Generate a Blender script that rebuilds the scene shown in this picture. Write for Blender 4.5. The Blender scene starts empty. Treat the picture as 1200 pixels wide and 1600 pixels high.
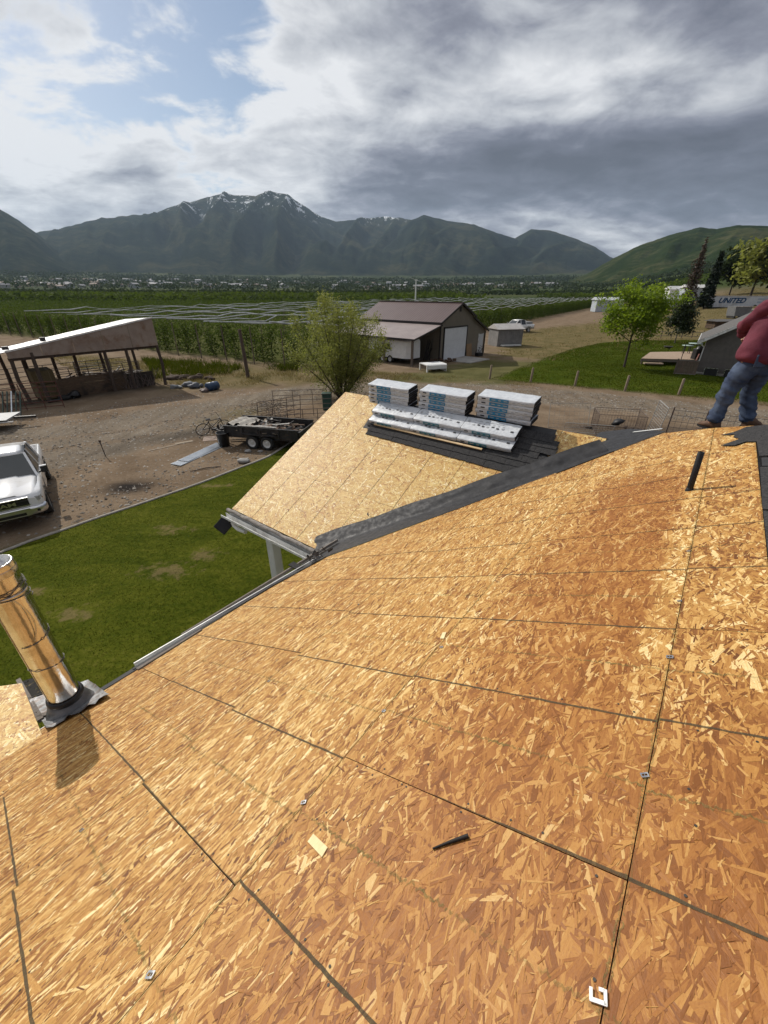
import bpy, bmesh, math, random
import numpy as np
from mathutils import Matrix, Vector
S = bpy.context.scene
COL = S.collection
R = math.radians
rng = np.random.default_rng(7)
random.seed(7)

# ------------------------------------------------------------------ camera
FPX, HOR = 637.0, 455.0                      # focal length in photo pixels, horizon row
PITCH = math.atan2(800 - HOR, FPX)
CAM = np.array([0.0, 0.0, 6.1])
cd = bpy.data.cameras.new('camera'); cam = bpy.data.objects.new('camera', cd); COL.objects.link(cam)
cd.sensor_fit = 'VERTICAL'; cd.sensor_height = 36.0; cd.lens = FPX / 1600 * 36
cd.clip_start = 0.05; cd.clip_end = 60000
cam.location = CAM; cam.rotation_euler = (math.pi / 2 - PITCH, 0, 0)
S.camera = cam
S.render.resolution_x, S.render.resolution_y = 768, 1024

# ------------------------------------------------------------------ light
SUN_AZ, SUN_EL = -44.0, 37.0
SUN = np.array([math.sin(R(SUN_AZ)) * math.cos(R(SUN_EL)), math.cos(R(SUN_AZ)) * math.cos(R(SUN_EL)), math.sin(R(SUN_EL))])
sd = bpy.data.lights.new('sun', 'SUN'); sd.energy = 4.2; sd.angle = R(0.6); sd.color = (1.0, 0.94, 0.85)
sun = bpy.data.objects.new('sun', sd); COL.objects.link(sun)
sun.rotation_euler = Vector(SUN).to_track_quat('Z', 'Y').to_euler()
S.view_settings.view_transform = 'Standard'; S.view_settings.look = 'None'
S.view_settings.exposure = 0.0; S.view_settings.gamma = 1.0; S.view_settings.use_curve_mapping = False

class NT:
    """small helper to wire shader nodes"""
    def __init__(s, tree): s.t = tree; s.n = tree.nodes; s.l = tree.links
    def new(s, typ, **kw):
        nd = s.n.new(typ)
        for k, v in kw.items(): setattr(nd, k, v)
        return nd
    def put(s, sock, v):
        if isinstance(v, bpy.types.NodeSocket): s.l.new(v, sock)
        elif v is not None: sock.default_value = v
    def math(s, op, a, b=None, c=None, clamp=False):
        nd = s.new('ShaderNodeMath', operation=op, use_clamp=clamp)
        s.put(nd.inputs[0], a); s.put(nd.inputs[1], b)
        if c is not None: s.put(nd.inputs[2], c)
        return nd.outputs[0]
    def vmath(s, op, a, b=None):
        nd = s.new('ShaderNodeVectorMath', operation=op)
        s.put(nd.inputs[0], a)
        if b is not None: s.put(nd.inputs[3 if op == 'SCALE' else 1], b)
        return nd.outputs[1] if op in ('DOT_PRODUCT', 'LENGTH') else nd.outputs[0]
    def noise(s, vec, scale, detail=4, rough=.55, dist=0, color=False):
        nd = s.new('ShaderNodeTexNoise'); nd.inputs['Scale'].default_value = scale
        nd.inputs['Detail'].default_value = detail; nd.inputs['Roughness'].default_value = rough
        nd.inputs['Distortion'].default_value = dist
        if vec is not None: s.l.new(vec, nd.inputs['Vector'])
        return nd.outputs[1 if color else 0]
    def remap(s, v, a, b, c=0., d=1., smooth=True):
        nd = s.new('ShaderNodeMapRange'); nd.interpolation_type = 'SMOOTHSTEP' if smooth else 'LINEAR'
        s.put(nd.inputs[0], v)
        for i, x in enumerate((a, b, c, d)): nd.inputs[1 + i].default_value = x
        return nd.outputs[0]
    def mix(s, f, a, b, blend='MIX'):
        nd = s.new('ShaderNodeMix', data_type='RGBA', blend_type=blend)
        s.put(nd.inputs[0], f); s.put(nd.inputs[6], a); s.put(nd.inputs[7], b)
        return nd.outputs[2]
    def ramp(s, f, stops):
        nd = s.new('ShaderNodeValToRGB'); e = nd.color_ramp.elements
        while len(e) < len(stops): e.new(.5)
        for i, (p, c) in enumerate(stops): e[i].position = p; e[i].color = (*c[:3], 1)
        s.put(nd.inputs[0], f); return nd.outputs[0]
    def mapping(s, vec, scale=(1, 1, 1), loc=(0, 0, 0), rot=(0, 0, 0)):
        nd = s.new('ShaderNodeMapping'); s.l.new(vec, nd.inputs[0])
        nd.inputs[1].default_value = loc; nd.inputs[2].default_value = rot; nd.inputs[3].default_value = scale
        return nd.outputs[0]

def c4(c): return (c[0], c[1], c[2], 1.0)

# ------------------------------------------------------------------ sky: Nishita blue behind a layer of broken cloud
FWD = np.array([0, math.cos(PITCH), -math.sin(PITCH)]); UPV = np.array([0, math.sin(PITCH), math.cos(PITCH)]); RGT = np.array([1., 0, 0])
def ray(u, v): return (u - 600) * RGT + FPX * FWD + (800 - v) * UPV
def unit(v): v = np.asarray(v, float); return v / np.linalg.norm(v)
world = bpy.data.worlds.new('World'); S.world = world; world.use_nodes = True
w = NT(world.node_tree); w.n.clear()
sky = w.new('ShaderNodeTexSky', sky_type='NISHITA', sun_disc=False)
sky.sun_elevation = R(SUN_EL); sky.sun_rotation = R(SUN_AZ); sky.air_density = 1.0; sky.dust_density = 0.6
bg1 = w.new('ShaderNodeBackground'); w.l.new(sky.outputs[0], bg1.inputs[0]); bg1.inputs[1].default_value = 0.085
d = w.new('ShaderNodeNewGeometry').outputs['Incoming']
d = w.vmath('SCALE', d, -1.0)
sx = w.new('ShaderNodeSeparateXYZ'); w.l.new(d, sx.inputs[0]); X, Y, Z = sx.outputs
den = w.math('ADD', w.math('MAXIMUM', Z, 0.0), 0.22)
cp = w.new('ShaderNodeCombineXYZ'); w.l.new(w.math('DIVIDE', X, den), cp.inputs[0]); w.l.new(w.math('DIVIDE', Y, den), cp.inputs[1])
P = cp.outputs[0]                                          # position on a flat cloud deck
SEED = (2.5, 13.0)
P1 = w.mapping(P, scale=(.55, 1.25, 1), rot=(0, 0, R(-24)), loc=(3.1 + SEED[0], 1.7 + SEED[1], 0))
n_big = w.noise(P1, .80, 4, .50, .45)
n_mid = w.noise(w.mapping(P, scale=(.8, 1.15, 1), rot=(0, 0, R(-18)), loc=(8.2 + SEED[1], 4.4 + SEED[0], 2.)), 1.7, 9, .55, .35)
n_fine = w.noise(w.mapping(P, loc=(1.2, 9.4, 5.)), 4.2, 9, .60, .35)
def toward(v, lo, hi):                                     # 0..1 as a view direction nears the unit vector v
    return w.remap(w.vmath('DOT_PRODUCT', d, tuple(unit(v))), lo, hi)
glow = toward(SUN, -.1, 1.0)
gap = toward(ray(190, 20), .93, .999)
cover = w.math('ADD', w.math('MULTIPLY', n_mid, .65), w.math('MULTIPLY', n_fine, .55))
cover = w.math('SUBTRACT', cover, w.math('MULTIPLY', gap, .20))
cover = w.math('ADD', cover, w.remap(Z, .12, .5, .26, .10))
mask = w.remap(cover, .52, .63)
dens = w.math('ADD', w.math('MULTIPLY', n_big, .95), w.math('MULTIPLY', n_mid, .86))
dens = w.math('ADD', dens, w.math('MULTIPLY', w.math('SUBTRACT', n_fine, .5), .50))
heavy = toward(ray(1150, 120), .70, .99)
lit = w.math('ADD', w.math('MULTIPLY', glow, .20), w.math('MULTIPLY', heavy, -.13))
lit = w.math('SUBTRACT', lit, w.math('MULTIPLY', gap, -.05))
tone = w.math('SUBTRACT', w.math('ADD', 1.44, lit), dens)
tone = w.math('ADD', tone, w.remap(Z, .0, .2, .05, .0))
tone = w.math('MULTIPLY_ADD', w.math('SUBTRACT', tone, .58), 1.28, .60)
ccol = w.ramp(tone, [(.20, (.08, .082, .108)), (.40, (.14, .146, .190)), (.56, (.27, .278, .335)), (.70, (.50, .515, .555)), (.90, (.86, .865, .88))])
bg2 = w.new('ShaderNodeBackground'); w.l.new(ccol, bg2.inputs[0]); bg2.inputs[1].default_value = 1.0
mx = w.new('ShaderNodeMixShader'); w.l.new(mask, mx.inputs[0]); w.l.new(bg1.outputs[0], mx.inputs[1]); w.l.new(bg2.outputs[0], mx.inputs[2])
wo = w.new('ShaderNodeOutputWorld'); w.l.new(mx.outputs[0], wo.inputs[0])

# ------------------------------------------------------------------ object helpers
def tag(o, label=None, cat=None, group=None, kind=None):
    if label: o['label'] = label
    if cat: o['category'] = cat
    if group: o['group'] = group
    if kind: o['kind'] = kind
    return o
def empty(name, loc, rz=0.0, label=None, cat=None, group=None):
    o = bpy.data.objects.new(name, None); COL.objects.link(o)
    o.location = loc; o.rotation_euler = (0, 0, rz); o.empty_display_size = .2
    o.matrix_basis = Matrix.Translation(Vector(loc)) @ Matrix.Rotation(rz, 4, 'Z')
    return tag(o, label, cat, group)
def link(name, me, parent=None, M=None, **kw):
    o = bpy.data.objects.new(name, me); COL.objects.link(o)
    if parent is not None: o.parent = parent
    if M is not None: o.matrix_basis = M
    return tag(o, **kw)
KIDS = {}
def copy_tree(o, parent=None):
    c = o.copy(); COL.objects.link(c)
    if parent is not None: c.parent = parent
    for ch in o.children: copy_tree(ch, c)
    return c

class MB:
    """collects simple shapes into one mesh"""
    def __init__(s): s.v = []; s.f = []; s.m = []; s.sm = []
    def add(s, vs, fs, mi=0, smooth=False, M=None):
        k = len(s.v)
        for p in vs:
            p = Vector(p)
            s.v.append(tuple(M @ p) if M is not None else tuple(p))
        for f in fs: s.f.append(tuple(i + k for i in f)); s.m.append(mi); s.sm.append(smooth)
        return s
    def box(s, c, size, rz=0, mi=0, M=None, bev=0):
        x, y, z = (q / 2 for q in size)
        if bev <= 0:
            vs = [(-x, -y, -z), (x, -y, -z), (x, y, -z), (-x, y, -z), (-x, -y, z), (x, -y, z), (x, y, z), (-x, y, z)]
            fs = [(0, 3, 2, 1), (4, 5, 6, 7), (0, 1, 5, 4), (1, 2, 6, 5), (2, 3, 7, 6), (3, 0, 4, 7)]
        else:
            bm = bmesh.new(); bmesh.ops.create_cube(bm, size=1)
            for q in bm.verts: q.co = (q.co.x * size[0], q.co.y * size[1], q.co.z * size[2])
            bmesh.ops.bevel(bm, geom=list(bm.edges), offset=bev, segments=2, affect='EDGES', profile=.5)
            bm.verts.index_update()
            vs = [q.co.copy() for q in bm.verts]; fs = [[q.index for q in f.verts] for f in bm.faces]; bm.free()
        T = Matrix.Translation(Vector(c)) @ Matrix.Rotation(rz, 4, 'Z')
        return s.add(vs, fs, mi, False, (M @ T) if M is not None else T)
    def bar(s, p0, p1, w, h=None, mi=0, up=(0, 0, 1)):
        h = w if h is None else h
        p0, p1 = Vector(p0), Vector(p1); a = (p1 - p0).normalized(); u = Vector(up)
        if abs(a.dot(u)) > .97: u = Vector((1, 0, 0))
        r = a.cross(u).normalized(); u = r.cross(a)
        vs = []
        for p in (p0, p1):
            for sx_, sy_ in ((-1, -1), (1, -1), (1, 1), (-1, 1)): vs.append(p + r * (sx_ * w / 2) + u * (sy_ * h / 2))
        return s.add(vs, [(0, 1, 2, 3), (7, 6, 5, 4), (0, 4, 5, 1), (1, 5, 6, 2), (2, 6, 7, 3), (3, 7, 4, 0)], mi)
    def tube(s, pts, r, n=8, mi=0, caps=True, smooth=True):
        pts = [Vector(p) for p in pts]; rs = r if isinstance(r, (list, tuple)) else [r] * len(pts)
        vs = []; prev = None
        for i, p in enumerate(pts):
            a = (pts[min(i + 1, len(pts) - 1)] - pts[max(i - 1, 0)]).normalized()
            u = prev if prev is not None else (Vector((0, 0, 1)) if abs(a.z) < .9 else Vector((1, 0, 0)))
            rr = a.cross(u)
            if rr.length < 1e-6: rr = a.orthogonal()
            rr.normalize(); u = rr.cross(a).normalized(); prev = u
            for k in range(n):
                t = 2 * math.pi * k / n; vs.append(p + (rr * math.cos(t) + u * math.sin(t)) * rs[i])
        fs = []
        for i in range(len(pts) - 1):
            for k in range(n):
                a0, b0 = i * n + k, i * n + (k + 1) % n
                fs.append((a0, b0, b0 + n, a0 + n))
        s.add(vs, fs, mi, smooth)
        if caps:
            s.add(vs[:n], [tuple(range(n))[::-1]], mi); s.add(vs[-n:], [tuple(range(n))], mi)
        return s
    def lathe(s, prof, c=(0, 0, 0), n=20, mi=0, axis='Z', smooth=True):
        vs = []
        for r_, z_ in prof:
            for k in range(n):
                t = 2 * math.pi * k / n; p = (r_ * math.cos(t), r_ * math.sin(t), z_)
                if axis == 'Y': p = (p[0], p[2], p[1])
                if axis == 'X': p = (p[2], p[0], p[1])
                vs.append((p[0] + c[0], p[1] + c[1], p[2] + c[2]))
        fs = [(i * n + k, i * n + (k + 1) % n, (i + 1) * n + (k + 1) % n, (i + 1) * n + k) for i in range(len(prof) - 1) for k in range(n)]
        return s.add(vs, fs, mi, smooth)
    def prism(s, poly, h0, h1, mi=0, M=None):
        """polygon in xy swept from z=h0 to z=h1"""
        n = len(poly); vs = [(x, y, h0) for x, y in poly] + [(x, y, h1) for x, y in poly]
        fs = [tuple(range(n))[::-1], tuple(range(n, 2 * n))] + [(k, (k + 1) % n, n + (k + 1) % n, n + k) for k in range(n)]
        return s.add(vs, fs, mi, False, M)
    def loft(s, rings, mi=0, caps=True, smooth=True):
        n = len(rings[0]); vs = [p for r_ in rings for p in r_]
        fs = [(i * n + k, i * n + (k + 1) % n, (i + 1) * n + (k + 1) % n, (i + 1) * n + k) for i in range(len(rings) - 1) for k in range(n)]
        s.add(vs, fs, mi, smooth)
        if caps: s.add(rings[0], [tuple(range(n))[::-1]], mi); s.add(rings[-1], [tuple(range(n))], mi)
        return s
    def blob(s, c, r, seed=0, mi=0, sub=2, amp=.25, squash=(1, 1, 1)):
        bm = bmesh.new(); bmesh.ops.create_icosphere(bm, subdivisions=sub, radius=1)
        rr = random.Random(seed); ph = [rr.uniform(0, 6.28) for _ in range(6)]
        bm.verts.index_update(); vs = []
        for q in bm.verts:
            p = q.co; k = 1 + amp * (math.sin(3 * p.x + ph[0]) * math.cos(2.6 * p.y + ph[1]) + .5 * math.sin(5 * p.z + ph[2] + 2 * p.x)) * .7
            vs.append((c[0] + p.x * r * k * squash[0], c[1] + p.y * r * k * squash[1], c[2] + p.z * r * k * squash[2]))
        fs = [[q.index for q in f.verts] for f in bm.faces]; bm.free()
        return s.add(vs, fs, mi, True)
    def mesh(s, name, mats, fix=True):
        me = bpy.data.meshes.new(name); me.from_pydata(s.v, [], s.f)
        for m_ in (mats if isinstance(mats, (list, tuple)) else [mats]): me.materials.append(m_)
        me.polygons.foreach_set('material_index', s.m); me.polygons.foreach_set('use_smooth', s.sm)
        if fix:
            bm = bmesh.new(); bm.from_mesh(me); bmesh.ops.recalc_face_normals(bm, faces=bm.faces); bm.to_mesh(me); bm.free()
        me.update(); return me
    def obj(s, name, mats, parent=None, M=None, **kw): return link(name, s.mesh(name, mats), parent, M, **kw)

def np_mesh(name, V, F, mats, tint=None, uv=None, mi=None, smooth=False):
    """V (n,3), F (m,k) arrays; tint per face; uv per corner (m,k,2)"""
    me = bpy.data.meshes.new(name); V = np.asarray(V, np.float32); F = np.asarray(F, np.int32)
    m, k = F.shape
    me.vertices.add(len(V)); me.vertices.foreach_set('co', V.ravel())
    me.loops.add(m * k); me.loops.foreach_set('vertex_index', F.ravel())
    me.polygons.add(m); me.polygons.foreach_set('loop_start', np.arange(m, dtype=np.int32) * k)
    for mm in (mats if isinstance(mats, (list, tuple)) else [mats]): me.materials.append(mm)
    if mi is not None: me.polygons.foreach_set('material_index', np.asarray(mi, np.int32))
    if smooth: me.polygons.foreach_set('use_smooth', np.ones(m, bool))
    me.update(calc_edges=True)
    if tint is not None:
        a = me.attributes.new('tint', 'FLOAT', 'FACE'); a.data.foreach_set('value', np.asarray(tint, np.float32))
    if uv is not None:
        l = me.uv_layers.new(name='UVMap'); l.data.foreach_set('uv', np.asarray(uv, np.float32).ravel())
    return me

# ------------------------------------------------------------------ materials
MATS = {}
def mat(name, c1, c2=None, scale=6., rough=.8, bump=0., bscale=None, metal=0., spec=.4, detail=5, stretch=(1, 1, 1), dirt=None, dscale=1.3, coord='Object', wave=None, coat=0., rvar=0.):
    m = bpy.data.materials.new(name); m.use_nodes = True; t = NT(m.node_tree); t.n.clear()
    b = t.new('ShaderNodeBsdfPrincipled'); o = t.new('ShaderNodeOutputMaterial'); t.l.new(b.outputs[0], o.inputs[0])
    tc = t.new('ShaderNodeTexCoord').outputs[coord]
    v = t.mapping(tc, scale=stretch)
    col = c4(c1); fac = None
    if c2 is not None:
        fac = t.remap(t.noise(v, scale, detail, .6, .2), .32, .68)
        col = t.mix(fac, c4(c1), c4(c2))
    if dirt is not None:
        col = t.mix(t.math('MULTIPLY', t.remap(t.noise(tc, dscale, 6, .65, .4), .48, .68), .8), col, c4(dirt))
    t.put(b.inputs['Base Color'], col)
    b.inputs['Metallic'].default_value = metal; b.inputs['Specular IOR Level'].default_value = spec
    if rvar: t.put(b.inputs['Roughness'], t.remap(t.noise(v, scale * 1.7, 4), .3, .7, max(0, rough - rvar), min(1, rough + rvar)))
    else: b.inputs['Roughness'].default_value = rough
    if coat: b.inputs['Coat Weight'].default_value = coat; b.inputs['Coat Roughness'].default_value = .05
    h = None
    if wave is not None:                                   # corrugation / board ribs along one axis: (axis, period, depth)
        wv = t.new('ShaderNodeTexWave', wave_type='BANDS', bands_direction=wave[0], wave_profile='SIN')
        t.l.new(tc, wv.inputs[0]); wv.inputs['Scale'].default_value = .314 / wave[1]
        h = t.math('MULTIPLY', wv.outputs[1], wave[2])
    if bump:
        nb = t.math('MULTIPLY', t.noise(v, bscale or scale * 4, 5, .6), bump)
        h = nb if h is None else t.math('ADD', h, nb)
    if h is not None:
        bp = t.new('ShaderNodeBump'); bp.inputs['Strength'].default_value = 1; bp.inputs['Distance'].default_value = 1
        t.l.new(h, bp.inputs['Height']); t.l.new(bp.outputs[0], b.inputs['Normal'])
    MATS[name] = m; return m

def leaf_mat(name, dark, light, trans=.35, rough=.6):
    m = bpy.data.materials.new(name); m.use_nodes = True; t = NT(m.node_tree); t.n.clear()
    at = t.new('ShaderNodeAttribute', attribute_name='tint').outputs['Fac']
    oi = t.new('ShaderNodeObjectInfo').outputs['Random']
    f = t.math('ADD', at, t.math('MULTIPLY', t.math('SUBTRACT', oi, .5), .3), clamp=True)
    col = t.mix(f, c4(dark), c4(light))
    b = t.new('ShaderNodeBsdfPrincipled'); b.inputs['Roughness'].default_value = rough; b.inputs['Specular IOR Level'].default_value = .3 if rough < .8 else .06
    t.l.new(col, b.inputs['Base Color'])
    tr = t.new('ShaderNodeBsdfTranslucent'); t.l.new(t.mix(.5, col, c4((light[0] * 1.2, light[1] * 1.3, light[2] * .7))), tr.inputs[0])
    mx_ = t.new('ShaderNodeMixShader'); mx_.inputs[0].default_value = trans
    t.l.new(b.outputs[0], mx_.inputs[1]); t.l.new(tr.outputs[0], mx_.inputs[2])
    o = t.new('ShaderNodeOutputMaterial'); t.l.new(mx_.outputs[0], o.inputs[0]); MATS[name] = m; return m

# ------------------------------------------------------------------ noise in numpy (terrain, ragged outlines)
def _hash(ix, iy, sd_):
    h = np.sin(ix * 127.1 + iy * 311.7 + sd_ * 74.7) * 43758.5453
    return h - np.floor(h)
def vnoise(x, y, sd_=0):
    x = np.asarray(x, float); y = np.asarray(y, float)
    ix, iy = np.floor(x), np.floor(y); fx, fy = x - ix, y - iy
    fx = fx * fx * (3 - 2 * fx); fy = fy * fy * (3 - 2 * fy)
    a, b = _hash(ix, iy, sd_), _hash(ix + 1, iy, sd_); c, e = _hash(ix, iy + 1, sd_), _hash(ix + 1, iy + 1, sd_)
    return (a * (1 - fx) + b * fx) * (1 - fy) + (c * (1 - fx) + e * fx) * fy
def fbm(x, y, o=4, sd_=0, g=.5):
    s_ = 0; a = .5; n_ = 0
    for k in range(o): s_ = s_ + a * vnoise(x * 2 ** k, y * 2 ** k, sd_ + k); n_ += a; a *= g
    return s_ / n_
def sstep(a, b, x): t = np.clip((np.asarray(x, float) - a) / (b - a), 0, 1); return t * t * (3 - 2 * t)
def poly_sd(x, y, poly):
    """signed distance to a polygon, negative inside"""
    x = np.asarray(x, float); y = np.asarray(y, float); dd = np.full(x.shape, 1e18); ins = np.zeros(x.shape, bool)
    n = len(poly)
    for i in range(n):
        (x0, y0), (x1, y1) = poly[i], poly[(i + 1) % n]
        ex, ey = x1 - x0, y1 - y0; t = np.clip(((x - x0) * ex + (y - y0) * ey) / (ex * ex + ey * ey + 1e-12), 0, 1)
        dd = np.minimum(dd, (x - x0 - t * ex) ** 2 + (y - y0 - t * ey) ** 2)
        cnd = ((y0 > y) != (y1 > y)) & (x < (x1 - x0) * (y - y0) / (y1 - y0 + 1e-12) + x0); ins ^= cnd
    return np.where(ins, -1, 1) * np.sqrt(dd)

# ------------------------------------------------------------------ terrain
def th(x, y):
    x = np.asarray(x, float); y = np.asarray(y, float); r = np.hypot(x, y); az = np.degrees(np.arctan2(x, y))
    right = sstep(24, 40, az)
    near = np.interp(r, [0, 58, 75, 110, 160, 300, 600, 1200, 2500, 9000], [0, 0, .5, 2.0, 3.4, 9.5, 27, 62, 140, 300])
    flat = np.interp(r, [0, 250, 500, 900, 1600, 2400, 3400, 9000], [0, 0, 0.3, 3., 20, 52, 110, 260])
    z = flat * (1 - right) + near * right
    return z + (fbm(x / 40, y / 40, 3, 3) - .5) * np.interp(r, [0, 70, 300, 3000], [0, 0, .5, 14])
def gp(u, v, z=0.0):
    q = ray(u, v); return CAM + q * ((z - CAM[2]) / q[2])
def gt(u, v):
    q = unit(ray(u, v)); t = 5.0
    while t < 9000:
        p = CAM + q * t
        if p[2] < float(th(p[0], p[1])): break
        t *= 1.004
    return CAM + q * t
def at_range(u, v, yy):
    q = ray(u, v); return CAM + q * (yy / q[1])
def proj(p):
    q = np.asarray(p, float) - CAM; dd = q @ FWD; return 600 + FPX * (q @ RGT) / dd, 800 - FPX * (q @ UPV) / dd

# ================================================================== THE LAND
def axis(lo_far, lo, hi, hi_far, step, grow=1.16):
    a = list(np.arange(lo, hi + 1e-6, step)); s_ = step; p = hi
    while p < hi_far: s_ *= grow; p += s_; a.append(p)
    s_ = step; p = lo; pre = []
    while p > lo_far: s_ *= grow; p -= s_; pre.append(p)
    return np.array(pre[::-1] + a)
LAWN_L = [(-10.6, 8.6), (-9.84, 9.42), (-8.74, 10.77), (-6.94, 12.91), (-4.8, 16.03), (-3.9, 19.2), (-1, 19.8), (2, 14), (4, 6), (2, -6), (-14, -6)]
LAWN_R = [(9.6, 32.4), (13.0, 30.8), (17.5, 28.6), (24, 25.4), (34, 21.5), (44, 34), (40.5, 47), (32, 49.5), (24.5, 48), (16.5, 41.5), (11.0, 36.6)]
DRIVE = [(-26, 12.5), (-18, 14.2), (-13, 14.6), (-9.5, 18.2), (-6.0, 24.0), (-1.5, 26.4), (5.0, 26.8), (10, 25.2), (15.5, 22.4), (22, 18), (34, 10),
         (35, 15), (24.5, 22.0), (18.5, 26.0), (13.2, 28.6), (8.2, 31.0), (2.0, 32.0), (-5.0, 31.6), (-11, 26.5), (-15.5, 21.5), (-21, 19.5), (-30, 17)]
FIELD = [(12, 46), (17.5, 42.5), (24.5, 49), (33, 51), (42, 48), (60, 60), (110, 95), (170, 130), (160, 210), (60, 110), (24, 78), (15, 58)]
gx = axis(-9500, -34, 46, 9500, .38); gy = axis(-400, 3, 66, 9800, .38)
LAWN_R = LAWN_R[:5] + [tuple(gp(u_, v_)[:2]) for u_, v_ in ((1170, 560), (1100, 536), (1000, 533), (940, 536), (895, 545), (850, 560), (805, 577), (768, 592))]
GX, GY = np.meshgrid(gx, gy); GZ = th(GX, GY)
near = np.exp(-np.hypot(GX, GY - 25) / 60)
wob = (fbm(GX * .9, GY * .9, 4, 11) - .5) * 2.2
drv = sstep(.5, -.6, poly_sd(GX, GY, DRIVE) + wob)
GZ = GZ + near * ((fbm(GX * .5, GY * .5, 4, 21) - .5) * .12 * (1 - sstep(1., -1., poly_sd(GX, GY, LAWN_L))) * (1 - drv * .6))
grn = np.maximum(sstep(.4, -.5, poly_sd(GX, GY, LAWN_R) + wob * .5), .0)
grn = np.maximum(grn, sstep(.3, -.3, poly_sd(GX, GY, LAWN_L)))
verge = sstep(2.2, 0., poly_sd(GX, GY, [(1.5, 33), (4, 36.5), (11, 42), (17, 42), (11.5, 36), (9.5, 32.6)]) + wob * 1.4) * .62
grn = np.maximum(grn, verge)
orch = sstep(1.5, -1.5, poly_sd(GX, GY, [(-8, 39.5), (-60, 71), (-300, 215), (-140, 480), (260, 480)]) + wob * .6)
grn = np.maximum(grn, orch * .8)
dry = np.maximum(sstep(1.5, -2., poly_sd(GX, GY, FIELD) + wob * 2), sstep(2.0, -1.5, poly_sd(GX, GY, [(-15, 30), (-9, 30.5), (-2, 33.5), (2, 36), (-8, 38.6), (-22, 41.5), (-40, 50)]) + wob * 1.5) * .9)
dry = np.maximum(dry, sstep(1.0, -.8, poly_sd(GX, GY, [(-9.5, 20.5), (-7, 22.5), (-6.5, 24.), (-9, 24)]) + wob) * .6)
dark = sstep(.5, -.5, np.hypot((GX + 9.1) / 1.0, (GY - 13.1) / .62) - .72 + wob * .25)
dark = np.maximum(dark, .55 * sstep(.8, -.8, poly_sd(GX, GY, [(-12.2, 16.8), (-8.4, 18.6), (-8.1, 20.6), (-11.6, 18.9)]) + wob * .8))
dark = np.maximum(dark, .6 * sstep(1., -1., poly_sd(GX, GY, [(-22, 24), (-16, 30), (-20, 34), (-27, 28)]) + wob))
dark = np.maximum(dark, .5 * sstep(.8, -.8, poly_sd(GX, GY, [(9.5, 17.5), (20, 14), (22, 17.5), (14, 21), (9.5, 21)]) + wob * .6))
nV = GX.size; TRK = [(-26, 14.5), (-18, 16.6), (-12.5, 19.0), (-7.5, 24.6), (-1.5, 29.0), (5.0, 29.6), (12, 27.2), (20, 21.8), (34, 12.5)]
td = np.full(GX.shape, 1e9)
for (x0, y0), (x1, y1) in zip(TRK, TRK[1:]):
    t_ = np.clip(((GX - x0) * (x1 - x0) + (GY - y0) * (y1 - y0)) / ((x1 - x0) ** 2 + (y1 - y0) ** 2), 0, 1); td = np.minimum(td, np.hypot(GX - x0 - t_ * (x1 - x0), GY - y0 - t_ * (y1 - y0)))
rut = np.exp(-((np.abs(td + wob * .12) - .85) / .30) ** 2); drv = drv * (1 - .75 * rut); GZ = GZ - .03 * rut
idx = np.arange(nV).reshape(GX.shape)
F = np.stack([idx[:-1, :-1], idx[:-1, 1:], idx[1:, 1:], idx[1:, :-1]], -1).reshape(-1, 4)

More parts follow.
